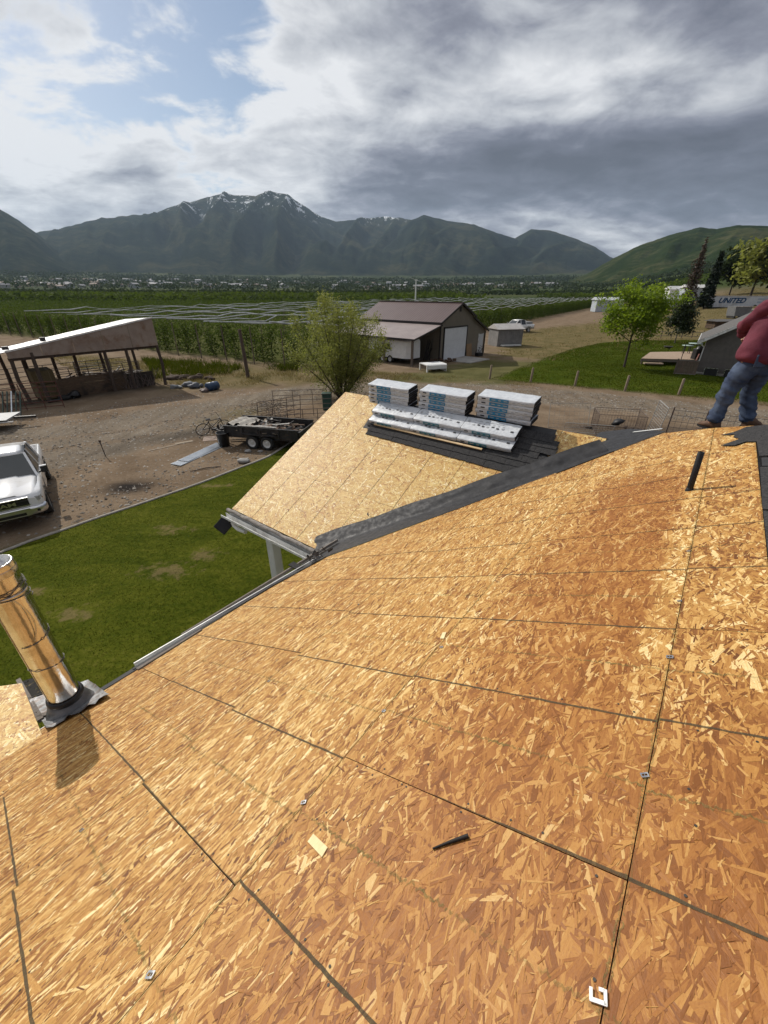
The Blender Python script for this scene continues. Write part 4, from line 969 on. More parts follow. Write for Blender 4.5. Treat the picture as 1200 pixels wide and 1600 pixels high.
for si, (xc, yb, nm_) in enumerate(((-.84, 3.47, 'left'), (.37, 3.53, 'middle'), (1.53, 3.62, 'right'))):
    g = random.Random(si)
    for k in range(5):
        bundle(g.uniform(-.018, .018) + .010 * k, -.12 + g.uniform(-.012, .012), .004 + k * .082, g.uniform(-.02, .02), k % 2, 'white wrapped shingle bundle with blue label, %s in the %s stack' % (lev[4 - k], nm_), 0., M_WING @ Matrix.Translation((xc, yb + .10, .05)) @ Matrix.Rotation(R(-16), 4, 'X'))
posn = ['left', 'middle', 'right']
for ri, (yc, hh, nm_, n_) in enumerate(((2.99, .040, 'front row lying lowest on the slope', 'front'), (3.17, .122, 'upper flat row just below the stacks', 'upper'))):
    for k in range(3):
        bundle(-.53 + ri * .03 + 1.0 * k * .995 - .04 * ri, yc + .012 * k, hh, 0.010, 2 + (k + ri) % 2, '%s bundle with teal label in the %s' % ('left white' if k == 0 else 'middle white' if k == 1 else 'right white', nm_), -.03)
lw = M_WING @ Matrix.Translation((.30, 2.80, .055)) @ Matrix.Rotation(-.012, 4, 'Z')
MB().box((0, 0, 0), (2.36, .040, .02), bev=.003).obj('lath', mat('pine_lath', (.62, .46, .27), (.50, .35, .18), 10, .6, stretch=(1, 9, 1)), None, lw, label='long pine lath lying along the front of the shingle bundles', cat='wood strip')

# ================================================================== THE MAN AT THE HIP
def skin_mesh(name, chain, edges, mats, sub=2, root=0):
    chain = [((c[0][0] + .26 * max(0., c[0][2] - .88), c[0][1], c[0][2]), c[1]) for c in chain]      # he leans to the right above the hips
    """joints with radii grown into one continuous surface"""
    me_ = bpy.data.meshes.new(name); me_.from_pydata([c[0] for c in chain], edges, []); me_.update()
    o = bpy.data.objects.new(name, me_); COL.objects.link(o)
    sk = o.modifiers.new('skin', 'SKIN'); sk.use_smooth_shade = True; sk.branch_smoothing = .6
    for i, c in enumerate(chain):
        r_ = c[1]; me_.skin_vertices[0].data[i].radius = r_ if isinstance(r_, tuple) else (r_, r_)
        me_.skin_vertices[0].data[i].use_root = (i == root)
    ss = o.modifiers.new('sub', 'SUBSURF'); ss.levels = sub; ss.render_levels = sub
    dg = bpy.context.evaluated_depsgraph_get(); dg.update(); ev_ = bpy.data.meshes.new_from_object(o.evaluated_get(dg))
    bpy.data.objects.remove(o); bpy.data.meshes.remove(me_); ev_.name = name; ev_.materials.clear()
    for m_ in (mats if isinstance(mats, list) else [mats]): ev_.materials.append(m_)
    return ev_
def wrinkle(me_, amp, fx, fz, sd_):
    n = len(me_.vertices); co = np.zeros(n * 3, np.float32); no = np.zeros(n * 3, np.float32)
    me_.vertices.foreach_get('co', co); me_.vertices.foreach_get('normal', no); co = co.reshape(-1, 3); no = no.reshape(-1, 3)
    k = fbm(co[:, 0] * fx + co[:, 1] * fx * .7 + sd_, co[:, 2] * fz - co[:, 1] * fz * .4, 3, sd_) - .5
    co += no * (k * amp)[:, None]; me_.vertices.foreach_set('co', co.ravel()); me_.update(); return me_
SKIN = mat('skin', (.50, .27, .18), (.42, .21, .14), 20, .55); HAIR = mat('hair', (.05, .03, .02), (.09, .06, .04), 40, .7)
SHIRT = mat('maroon_shirt', (.105, .014, .028), (.145, .024, .042), 7, .85, .004, 90)
DENIM = mat('blue_denim', (.020, .034, .075), (.075, .105, .165), 4.5, .85, .003, 130, detail=6); BOOT = mat('brown_boot', (.11, .055, .028), (.07, .035, .02), 14, .7, .002)
foot = at_range(1143, 660, 4.95); fz = float(foot[2]) - .10
man = empty('person', (float(foot[0]), float(foot[1]), fz), 0, 'man in maroon shirt and blue jeans stepping across the roof ridge, head out of frame', 'person')
# local axes: x to the right of the photo, y away, z up; he walks to the right and leans forward
hipL, hipR = (.02, .03, .86), (.16, -.11, .87)
hipL, hipR = (-.11, .0, .88), (.11, -.02, .88)
J = dict(pel=(.0, .0, .94), sp=(-.03, .0, 1.10), ch=(-.04, .02, 1.30), nk=(-.02, .03, 1.47), lk=(-.15, .05, .50), la=(-.20, .03, .10), rk=(.13, .08, .50), ra=(.22, .02, .12))
body = skin_mesh('body', [(J['pel'], (.11, .09)), (J['sp'], (.12, .09)), (J['ch'], (.17, .12)), (J['nk'], (.055, .06)), ((-.01, .04, 1.53), (.06, .06)), ((.0, .05, 1.62), (.085, .10)), ((.0, .05, 1.70), (.075, .085)),
    (hipL, .06), (J['lk'], .05), (J['la'], .045), ((-.19, .10, .06), (.04, .04)), (hipR, .06), (J['rk'], .05), (J['ra'], .045), ((.30, .06, .06), (.04, .04)),
    ((.17, .03, 1.38), .06), ((.26, .05, 1.12), .045), ((.27, .22, .94), .035), ((.27, .27, .90), (.042, .022)), ((-.19, .05, 1.38), .055), ((-.19, .235, 1.17), .038), ((-.03, .37, 1.065), .03), ((.02, .41, 1.05), (.04, .022))],
    [(0, 1), (1, 2), (2, 3), (3, 4), (4, 5), (5, 6), (0, 7), (7, 8), (8, 9), (9, 10), (0, 11), (11, 12), (12, 13), (13, 14), (2, 15), (15, 16), (16, 17), (17, 18), (2, 19), (19, 20), (20, 21), (21, 22)], SKIN)
link('body', body, man)
def fingers(c, dirv, sidev):
    c, dirv, sidev = map(np.array, (c, unit(dirv), unit(sidev))); nrm = np.cross(dirv, sidev); mb = MB()
    for k, ln in enumerate((.066, .076, .071, .055)):
        b = c + sidev * (-.030 + .020 * k); mb.tube([b, b + dirv * ln * .5 + nrm * .006, b + dirv * ln * .82 + nrm * .022, b + dirv * ln * .9 + nrm * .04], [.010, .0095, .0085, .006], 7)
    b = c - sidev * .04 - dirv * .03; mb.tube([b, b - sidev * .025 + dirv * .03 + nrm * .008, b - sidev * .028 + dirv * .058 + nrm * .02], [.012, .0105, .008], 7)
    return mb
fingers((.28, .29, .88), (.0, .45, -.8), (1, 0, 0)).obj('fingers', SKIN, man); fingers((.09, .42, 1.04), (.8, .3, -.3), (0, 0, 1)).obj('fingers', SKIN, man)
HDM = Matrix.Translation((.20, .05, 0)) @ Matrix.Rotation(R(70), 4, 'Z')
hd = MB(); hd.blob((0, 0, 1.665), .105, 2, 0, 3, .02, (.98, .78, 1.16)); hd.blob((.11, 0, 1.655), .018, 3, 0, 1, .05, (1., .8, 1.2))
for s_ in (-1, 1): hd.blob((0, .082 * s_, 1.655), .028, 4, 0, 1, .05, (.7, .35, 1.15)); hd.blob((.09, .033 * s_, 1.685), .013, 5, 1, 1, 0)
hd.box((.097, 0, 1.605), (.012, .045, .008), mi=2); hd.obj('head', [SKIN, mat('eye', (.7, .7, .68), None, 3, .2), mat('lip', (.38, .15, .12), None, 3, .5)], man, HDM)
hr = MB(); hr.blob((-.015, 0, 1.695), .112, 8, 0, 3, .06, (.95, .82, 1.0)); hr.obj('hair', HAIR, man, HDM)
# jeans: loose tubes with folds; shirt hangs free over the belt
jn = skin_mesh('jeans', [((.0, -.01, .98), (.19, .15)), ((.0, -.01, .86), (.19, .16)), ((-.10, .01, .72), (.125, .135)), ((-.125, .03, .60), (.112, .115)), ((-.148, .05, .47), (.098, .10)), ((-.17, .045, .32), (.088, .094)), ((-.19, .035, .17), (.086, .09)), ((-.20, .03, .075), (.094, .10)),
    ((.10, .0, .72), (.125, .135)), ((.115, .05, .60), (.112, .115)), ((.13, .09, .47), (.098, .10)), ((.165, .07, .32), (.09, .096)), ((.20, .04, .18), (.088, .092)), ((.215, .02, .085), (.096, .10))],
    [(0, 1), (1, 2), (2, 3), (3, 4), (4, 5), (5, 6), (6, 7), (1, 8), (8, 9), (9, 10), (10, 11), (11, 12), (12, 13)], DENIM, 3)
jo = link('jeans', wrinkle(wrinkle(jn, .055, 7, 14, 5), .036, 16, 34, 6), man)
for s_ in (-1, 1): MB().box((s_ * .085, -.150, .84), (.12, .014, .13), bev=.004).box((s_ * .085, -.158, .893), (.122, .006, .012)).obj('back_pocket', DENIM, jo)
sh_ = skin_mesh('shirt', [((-.03, -.01, .77), (.25, .20)), ((-.03, -.01, .88), (.23, .18)), ((-.03, .0, 1.10), (.20, .155)), ((-.035, .02, 1.26), (.205, .155)), ((-.03, .03, 1.39), (.15, .13)), ((-.02, .03, 1.47), (.078, .078)),
    ((.16, .03, 1.385), (.088, .098)), ((.225, .04, 1.25), (.078, .078)), ((.26, .055, 1.12), (.068, .068)), ((.27, .20, .965), (.055, .055)), ((-.185, .05, 1.385), (.095, .10)), ((-.215, .13, 1.27), (.082, .082)), ((-.19, .24, 1.17), (.07, .07)), ((-.02, .38, 1.06), (.06, .06))],
    [(0, 1), (1, 2), (2, 3), (3, 4), (4, 5), (4, 6), (6, 7), (7, 8), (8, 9), (4, 10), (10, 11), (11, 12), (12, 13)], SHIRT, 3)
so = link('shirt', wrinkle(wrinkle(sh_, .06, 8, 6, 8), .034, 19, 13, 9), man)
MB().lathe([(.070, -.02), (.082, .0), (.078, .035), (.070, .03)], c=(0, 0, 0), n=18).obj('collar', SHIRT, so, Matrix.Translation((.145, .03, 1.485)) @ Matrix.Rotation(-.25, 4, 'X'))
def boot(c, rz, nm_='boot'):
    mb = MB(); sec = []
    for (x, hw, zt) in ((-.11, .030, .07), (-.09, .040, .13), (-.04, .044, .15), (.02, .044, .115), (.07, .046, .085), (.12, .046, .065), (.155, .034, .045), (.168, .015, .03)):
        sec.append([(x, -hw, .022), (x, -hw, zt * .6), (x, -hw * .6, zt), (x, hw * .6, zt), (x, hw, zt * .6), (x, hw, .022)])
    M_ = Matrix.Translation(c) @ Matrix.Rotation(rz, 4, 'Z'); b = mb.loft(sec).obj(nm_, BOOT, man, M_)
    sl = MB().prism([(-.115, -.04), (.0, -.046), (.10, -.05), (.165, -.03), (.172, 0), (.165, .03), (.10, .05), (0, .046), (-.115, .04)], 0, .024).obj('sole', RUB, b)
boot((-.19, .06, .0), 1.75); boot((.27, .03, .03), .25)

# ================================================================== VEGETATION
BARK = mat('bark', (.085, .065, .05), (.045, .035, .028), 16, .95, .02, 40); BARK2 = mat('grey_bark', (.20, .18, .155), (.12, .105, .09), 16, .95, .01)
def leaves(cent, size, g, droop=0., jitter=.35, tint_lo=0., tint_hi=1.):
    """one small tilted leaf-shaped face at each centre"""
    n = len(cent); nr = g.normal(0, 1, (n, 3)); nr[:, 2] = np.abs(nr[:, 2]) + .35; nr /= np.linalg.norm(nr, axis=1)[:, None]
    a = g.normal(0, 1, (n, 3)); a[:, 2] -= droop; a -= nr * (a * nr).sum(1)[:, None]; a /= np.linalg.norm(a, axis=1)[:, None] + 1e-9
    b = np.cross(nr, a); s_ = size * g.uniform(1 - jitter, 1 + jitter, n)[:, None]
    V = np.stack([cent - a * s_, cent + b * s_ * .48, cent + a * s_, cent - b * s_ * .48], 1).reshape(-1, 3)
    return V, np.arange(4 * n).reshape(n, 4)
def grow(h, spread, nb, g, trunk_r, fork=.35, up=.55, levels=2):
    """trunk and limbs as tapered tubes; returns mesh builder and twig end points"""
    mb = MB(); tips = []
    lean = g.normal(0, .03, 2)
    tp = [(lean[0] * z * 1.0, lean[1] * z, z) for z in np.linspace(0, h * .8, 7)]
    mb.tube(tp, [trunk_r * (1 - .85 * k / 6) + .006 for k in range(7)], 8)
    for i in range(nb):
        z = h * (fork + (.78 - fork) * (i + g.random()) / nb); a = i * 2.4 + g.normal(0, .4)
        ln = spread * (.75 + .4 * g.random()) * (1.05 - .55 * abs((z / h - fork) / (1 - fork) - .25)); k = np.array([math.cos(a), math.sin(a), up + g.normal(0, .15)])
        p0 = np.array([lean[0] * z, lean[1] * z, z]); p1 = p0 + k * ln * .5; p2 = p0 + k * ln * .85 + np.array([0, 0, ln * .18])
        r0 = trunk_r * (1 - .8 * z / h) * .5 + .004; mb.tube([p0, p1, p2], [r0, r0 * .6, r0 * .25], 5); tips += [p1, p2]
        for _ in range(levels):
            b = p1 + (p2 - p1) * g.random(); e = b + (k * .4 + g.normal(0, .5, 3)) * ln * .4; mb.tube([b, e], [r0 * .4, r0 * .12], 4, caps=False); tips.append(e)
    tips.append(np.array([lean[0] * h * .8, lean[1] * h * .8, h * .86]))
    return mb, tips
def tree(name, loc, label, cat, h, spread, nb, nleaf, lsize, lm_, bm_, trunk_r, fork, seed, clump=.45, up=.5, crown=None, group=None, droop=0., extra=None):
    g = np.random.default_rng(seed); mb, tips = grow(h, spread, nb, g, trunk_r, fork, up)
    o = empty(name, loc, 0, label, cat, group); mb.obj('trunk', bm_, o)
    tips = np.array(tips); 
    if extra is not None: tips = np.concatenate([tips, extra(g)], 0)
    w_ = g.random(len(tips)) + .35; w_ /= w_.sum(); k = g.choice(len(tips), nleaf, p=w_)
    c = tips[k] + g.normal(0, 1, (nleaf, 3)) * clump * np.array([1, 1, .75])
    if crown is not None: c = c[crown(c)]
    V, F_ = leaves(c, lsize, g, droop)
    tt = np.clip(.35 + .35 * (fbm(c[:, 0] * 1.3 + seed, c[:, 2] * 1.3 + c[:, 1], 3, seed) - .5) * 2 + g.normal(0, .2, len(c)), 0, 1)
    link('crown', np_mesh('crown', V, F_, lm_, tint=tt), o)
    return o
LF_WILLOW = leaf_mat('olive_leaf', (.075, .088, .018), (.30, .31, .085), .45)
LF_MAPLE = leaf_mat('bright_leaf', (.085, .14, .008), (.30, .38, .035), .5)
LF_DARK = leaf_mat('dark_leaf', (.018, .028, .012), (.055, .075, .028), .25)
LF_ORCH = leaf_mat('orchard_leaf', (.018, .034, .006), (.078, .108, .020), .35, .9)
LF_SPR = leaf_mat('spruce_needle', (.008, .016, .010), (.025, .04, .022), .15)
LF_BARE = leaf_mat('bud_twig', (.05, .032, .022), (.12, .085, .06), .1)
LF_FAR = leaf_mat('far_leaf', (.010, .018, .007), (.045, .062, .020), .2, 1.)
# airy multi-stemmed tree standing between yard and barn
g = np.random.default_rng(2); TL = (-2.75, 27.2, 0); o = empty('leafy_tree', TL, 0, 'wispy olive green tree with many thin stems behind the wing roof', 'tree')
mb = MB(); tips = []
for k in range(19):
    a = k * 2.4; tilt = .06 + .80 * (k / 19) ** 1.1 + g.normal(0, .05); ln = 6.3 * (1 - .22 * k / 19) * g.uniform(.8, 1.02); b = np.array([math.cos(a) * .25, math.sin(a) * .25, 0]); e = np.array([math.cos(a) * math.sin(tilt), math.sin(a) * math.sin(tilt), math.cos(tilt)])
    pts = [b + e * ln * t_ + np.array([0, 0, -.25 * tilt * (ln * t_) ** 2 * .12]) for t_ in np.linspace(0, 1, 6)]; mb.tube(pts, [.05 * (1 - .88 * t_) + .004 for t_ in np.linspace(0, 1, 6)], 6)
    for t_ in np.linspace(.22, .98, 14):
        p = b + e * ln * t_; s_ = p + (e * .35 + g.normal(0, .55, 3)) * (.35 + .75 * (1 - t_)); mb.tube([p, s_], [.010, .003], 4, caps=False)
        for q in np.linspace(.2, 1.05, 5): tips.append(p + (s_ - p) * q)
mb.obj('trunk', BARK, o); tips = np.array(tips)
c = tips[g.integers(0, len(tips), 34000)] + g.normal(0, .20, (34000, 3)); c = c[c[:, 2] > .25]
V, F_ = leaves(c, .058, g, .3); link('crown', np_mesh('crown', V, F_, LF_WILLOW, tint=np.clip(.45 + g.normal(0, .24, len(c)), 0, 1)), o)
# street-side maple on the right lawn, small dark tree behind it
def ball(g): 
    q = g.normal(0, 1, (70, 3)); q /= np.linalg.norm(q, axis=1)[:, None]; return np.array([0, 0, 4.35]) + q * np.array([2.35, 2.35, 1.85]) * (g.random((70, 1)) ** .4)
tree('maple_tree', (21.9, 39.0, 0), 'bright spring green maple on the mown lawn, slim dark trunk', 'tree', 6.3, 2.6, 13, 13500, .115, LF_MAPLE, BARK, .10, .30, 11, .36, .65, extra=ball)
ct = gt(1054, 536); s_ct = float(np.hypot(ct[0], ct[1])) / 60
def cone(g):
    z = g.random(60); a = g.uniform(0, 6.28, 60); r_ = (1 - z) * 1.5 * s_ct * g.uniform(.4, 1, 60); return np.stack([r_ * np.cos(a), r_ * np.sin(a), (1.1 + z * 3.3) * s_ct], -1)
tree('small_tree', tuple(ct), 'small dark cone shaped tree behind the deck of the grey house', 'tree', 4.5 * s_ct, 1.3 * s_ct, 12, 5000, .15, LF_DARK, BARK2, .07, .3, 12, .28 * s_ct, .5, extra=cone)

# ---- spruces, bare tree and the tree row at the right edge
def conifer(name, loc, label, h, r_, n, m, seed, gaps=.0):
    g = np.random.default_rng(seed); o = empty(name, loc, 0, label, 'tree'); mb = MB(); mb.tube([(0, 0, 0), (0, 0, h * .5), (0, 0, h)], [h * .018, h * .011, .02], 7); c = []
    for k in range(int(h * 7)):
        z = h * (.06 + .93 * k / (h * 7)); a = k * 2.399; ln = r_ * (1 - z / h) ** .8 * g.uniform(.6, 1.05)
        p = np.array([math.cos(a) * ln, math.sin(a) * ln, -.22 * ln]); mb.tube([(0, 0, z), (p[0], p[1], z + p[2])], [.03, .01], 4, caps=False)
        m_ = max(2, int(n * ln / (r_ * h * 3.4))); t_ = g.random(m_) ** .7
        c.append(np.stack([p[0] * t_, p[1] * t_, z + p[2] * t_], -1) + g.normal(0, .06 * h / 5, (m_, 3)))
    mb.obj('trunk', BARK, o); c = np.concatenate(c); V, F_ = leaves(c, .03 * h if gaps == 0 else .018 * h, g, .6); link('crown', np_mesh('crown', V, F_, m, tint=g.random(len(c))), o)
p = gt(1070, 483); k = np.hypot(p[0], p[1]) / 725.; conifer('bare_conifer', tuple(p), 'tall thin reddish conifer with sparse needles beside the dark spruce', 80 * k, 14 * k, 2600, LF_BARE, 41, 1)
p = gt(1099, 483); k = np.hypot(p[0], p[1]) / 725.; conifer('spruce_tree', tuple(p), 'dark green spruce left of the long white semi trailer', 66 * k, 12 * k, 4200, LF_SPR, 42)
def round_tree(name, loc, label, h, r_, n, m, seed, group=None, bark=BARK, ls=.05):
    def ex(g):
        q = g.normal(0, 1, (40, 3)); q /= np.linalg.norm(q, axis=1)[:, None]; return np.array([0, 0, h * .58]) + q * np.array([r_, r_, h * .36]) * (g.random((40, 1)) ** .5)
    return tree(name, loc, label, 'tree', h, r_, 9, n, h * ls, m, bark, h * .02, .2, seed, h * .085, .6, extra=ex, group=group)
for i, (u, top, b, wpx, mm, lab) in enumerate(((1136, 425, 470, 40, LF_FAR, 'olive broadleaf tree directly right of the dark spruce'), (1168, 412, 474, 55, LF_WILLOW, 'yellow green broadleaf tree behind the blue lettering of the trailer'), (1205, 405, 474, 60, LF_FAR, 'tall green tree behind the man in the maroon shirt'), (1250, 400, 474, 70, LF_WILLOW, 'last broad tree of the row beyond the semi trailer'))):
    p = gt(u, b); dd = float(np.hypot(p[0], p[1])) * 1.2; az = math.atan2(p[0], p[1]); x, y = math.sin(az) * dd, math.cos(az) * dd; k = dd / 800.
    round_tree('broadleaf_tree', (x, y, float(th(x, y))), lab, (b - top) * k * 1.15, wpx * .5 * k, 2600, mm, 60 + i)

# ---- orchard: rows of trellised trees under rolled hail nets
RA = R(32.0); rd = np.array([math.sin(RA), math.cos(RA)]); rp = np.array([-math.cos(RA), math.sin(RA)])      # along a row / from row to row
OC = np.array([-8.2, 39.6])
def orch_mesh(seed, n, ls):
    g = np.random.default_rng(seed); h = 2.75; z = g.random(n) ** .9 * (h - .12) + .12
    r_ = .80 * (1.0 - .38 * np.abs(z / h - .4)) * g.random(n) ** .5; a = g.uniform(0, 6.283, n)
    lump = 1 + .5 * np.sin(a * 2 + z * 3 + seed)
    c = np.stack([r_ * lump * np.cos(a) * .85, r_ * lump * np.sin(a), z + g.normal(0, .12, n)], -1); V, F_ = leaves(c, ls, g, .2)
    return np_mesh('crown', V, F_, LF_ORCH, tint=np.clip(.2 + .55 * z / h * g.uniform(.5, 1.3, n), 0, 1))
OM = [orch_mesh(k, 460, .115) for k in range(5)]
TM = MB().tube([(0, 0, 0), (.02, .02, 1.2), (0, 0, 2.8)], [.035, .03, .012], 5).mesh('trunk', BARK)
g = np.random.default_rng(77); near_t = []; far_t = []
for i in range(75):
    for j in range(200):
        q = OC + rp * i * 3.9 + rd * j * 1.35; q = q + g.normal(0, .12, 2)
        if q[1] > 215 or abs(q[0] / q[1]) > 1.25: continue
        (near_t if (j < 3 or i < 1) else far_t).append((np.hypot(*q), i, j, q))
near_t.sort(key=lambda e: e[0]); far_t += near_t[290:]; near_t = near_t[:290]
otag = dict(label='young trellised fruit tree in the orchard rows behind the shed and barn', cat='fruit tree', group='fruit trees of the netted orchard')
for (dd, i, j, q) in near_t:
    o = empty('fruit_tree', (q[0], q[1], float(th(*q)) - .02), g.uniform(0, 6.28), **otag); o.scale = (1, 1, g.uniform(.85, 1.1))
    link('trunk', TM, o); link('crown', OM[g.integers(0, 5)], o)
cs = []
for (dd, i, j, q) in far_t:
    n = int(np.clip(60 * (60 / dd) ** 1.2, 5, 60)); z = g.random(n) ** .8 * 2.6 + .2; r_ = .8 * g.random(n) ** .5; a = g.uniform(0, 6.28, n)
    cs.append(np.concatenate([np.stack([q[0] + r_ * np.cos(a), q[1] + r_ * np.sin(a), float(th(*q)) + z], -1), np.full((n, 1), .13 * min(2.6, (dd / 55) ** .55)), z[:, None]], 1))
cs = np.concatenate(cs); V, F_ = leaves(cs[:, :3], 1.0, g, .2, 0.); cc = np.repeat(cs[:, :3], 4, 0); V = cc + (V - cc) * np.repeat(cs[:, 3:4], 4, 0)
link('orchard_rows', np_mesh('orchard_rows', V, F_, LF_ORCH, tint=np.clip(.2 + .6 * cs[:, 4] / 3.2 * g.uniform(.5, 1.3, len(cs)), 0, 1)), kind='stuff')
# trellis posts and rolled nets
POSTW = mat('post_wood', (.17, .13, .10), (.10, .08, .065), 8, .9, .01, stretch=(6, 6, 1))
NET = mat('white_net', (.66, .66, .67), (.42, .43, .44), 1.2, .8)
PM = MB().tube([(0, 0, 0), (0, 0, 3.3)], [.055, .045], 6).mesh('trellis_post', POSTW)
npost = 0
for i in range(0, 40):
    for j in range(-1, 160, 9):
        q = OC + rp * i * 3.9 + rd * j * 1.35
        if q[1] > 150 or npost >= 290 or abs(q[0] / q[1]) > .98: continue
        if np.hypot(*q) > 110 and i > 3: continue
        link('trellis_post', PM, None, Matrix.Translation((q[0], q[1], float(th(*q)) - .05)), label='slim wooden trellis post standing among the orchard rows', cat='post', group='trellis posts of the orchard'); npost += 1
nlab = ['rolled white hail net sagging over an orchard row']
for i in range(17):
    if i > 6 and i % 2: continue
    pts = []; rs = []; st = g.uniform(0, 3)
    for s_ in np.arange(st, 210, 2.4):
        q = OC + rp * (i * 3.9) + rd * s_ * 1.0
        if q[1] > 220 or abs(q[0] / q[1]) > 1.0: continue
        sag = -.30 * abs(math.sin(s_ / 12.15 * math.pi)) ** 1.2
        pts.append((q[0] + g.normal(0, .10), q[1] + g.normal(0, .10), 3.45 + sag + g.normal(0, .09) + float(th(*q)) + .25 * (fbm(i * .3, s_ / 30., 2, 2) - .5))); rs.append(float(np.clip(g.normal(.060, .025), .022, .13)) * (1 + np.hypot(*q) / 900))
    if len(pts) > 3: MB().tube(pts, rs, 5).obj('hail_net', NET, None, label=nlab[0], cat='net', group='rolled hail nets over the orchard')
# wire fence line and deer-fence posts in front of the orchard; the single tall post
q = gp(388, 590); MB().tube([(q[0], q[1], -.2), (q[0] - .12, q[1] + .02, 3.55)], [.15, .12], 10).obj('tall_post', mat('old_pole', (.13, .095, .075), (.075, .055, .045), 7, .95, .015, stretch=(6, 6, 1)), None, label='tall dark wooden post standing alone in front of the orchard', cat='post')
# ---- far farm hedges and woodland belts
def belt(name, y0, y1, x0, x1, n, h, m, seed, ls=None, thin=.45):
    g = np.random.default_rng(seed); x = g.uniform(x0, x1, n); y = g.uniform(y0, y1, n); d_ = fbm(x / 60, y / 25, 4, seed)
    kk = d_ > thin; x = x[kk]; y = y[kk]; hh = h * (.6 + .9 * d_[kk]); z = th(x, y) + hh * g.random(len(x)) ** .8
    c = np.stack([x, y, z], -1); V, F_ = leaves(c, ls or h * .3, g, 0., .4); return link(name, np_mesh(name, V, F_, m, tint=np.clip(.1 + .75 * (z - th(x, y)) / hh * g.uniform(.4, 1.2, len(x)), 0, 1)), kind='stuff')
belt('orchard_block', 250, 420, -470, 60, 26000, 4.2, LF_ORCH, 1, 1.5, .30)
belt('orchard_block', 470, 640, -700, 80, 16000, 5., LF_FAR, 2, 2.2, .36)
belt('hedgerow', 600, 700, -100, 520, 5000, 4.5, LF_FAR, 3, 2.2, .48)
belt('orchard_block', 330, 460, 150, 420, 9000, 3.5, LF_ORCH, 4, 1.5, .42)
belt('hedgerow', 420, 600, 380, 900, 7000, 4., LF_FAR, 15, 2., .50)
belt('woodland', 900, 1900, -1700, 900, 24000, 9, LF_FAR, 5, 4.2, .46)
belt('woodland', 1900, 2600, -2600, 1300, 20000, 11, LF_FAR, 6, 6, .48)
belt('scrub', 1000, 1700, 600, 2000, 9000, 6, LF_FAR, 7, 5, .55)
# ---- the town: several hundred tiny houses on the bench below the mountains
HW_ = [mat('pale_wall', (.36, .35, .33)), mat('tan_wall', (.40, .33, .26)), mat('grey_wall', (.34, .35, .36))]; HR_ = [mat('grey_roof', (.22, .22, .23)), mat('brown_roof', (.17, .12, .09)), mat('light_roof', (.27, .27, .275))]
protoh = []
for k in range(6):
    w_, d_, h_ = 15 + 2 * k, 10 + k, 4.5 + (k % 3) * 1.6
    wm = MB().box((0, 0, h_ / 2 - 1), (w_, d_, h_ + 2)).mesh('wall', HW_[k % 3]); rm = MB(); y = d_ / 2 + .6; x = w_ / 2 + .6; z = h_
    rm.add([(-x, -y, z), (x, -y, z), (x, y, z), (-x, y, z), (-x, 0, z + 3.2), (x, 0, z + 3.2)], [(0, 1, 5, 4), (2, 3, 4, 5), (0, 4, 3), (1, 2, 5), (0, 3, 2, 1)]); protoh.append((wm, rm.mesh('roof', HR_[(k + k // 3) % 3])))
g = np.random.default_rng(8); nh = 0
while nh < 170:
    u = g.uniform(-60, 880); r_ = g.uniform(1250, 2350) if u < 560 else g.uniform(1150, 1900); az = math.atan2((u - 600) / 725., 1); x, y = r_ * math.sin(az), r_ * math.cos(az)
    if fbm(x / 260, y / 260, 3, 50) < .46 + .08 * (u > 500): continue
    o = empty('distant_house', (x, y, float(th(x, y))), g.uniform(0, 3.14), 'tiny far-off house of the town below the mountains', 'house', 'houses of the distant town'); wm, rm = protoh[g.integers(0, 6)]; o.scale = (1, 1, 1.0)
    link('wall', wm, o); link('roof', rm, o); nh += 1
# wind machine of the orchard
p = gt(648, 478); x, y = 13., 190.; z0 = float(th(x, y)); k = 190 / 725.
o = empty('wind_machine', (x, y, z0), 0, 'white frost fan on a tall slim mast behind the barn', 'wind machine'); WHT = mat('white_paint', (.78, .78, .76), (.70, .70, .68), 3, .5)
hh = 6.1 - z0 + (455 - 440) * k; MB().tube([(0, 0, 0), (0, 0, hh)], [.32, .24], 10).obj('mast', WHT, o)
MB().bar((-.5, 0, hh), (.5, -.2, hh), .5, .5).obj('gearbox', WHT, o); MB().bar((0, 0, hh + .1), (-2.6, .3, hh + .9), .4, .10).obj('blade', WHT, o); MB().bar((0, 0, hh + .1), (2.6, -.3, hh - .7), .4, .10).obj('blade', WHT, o)

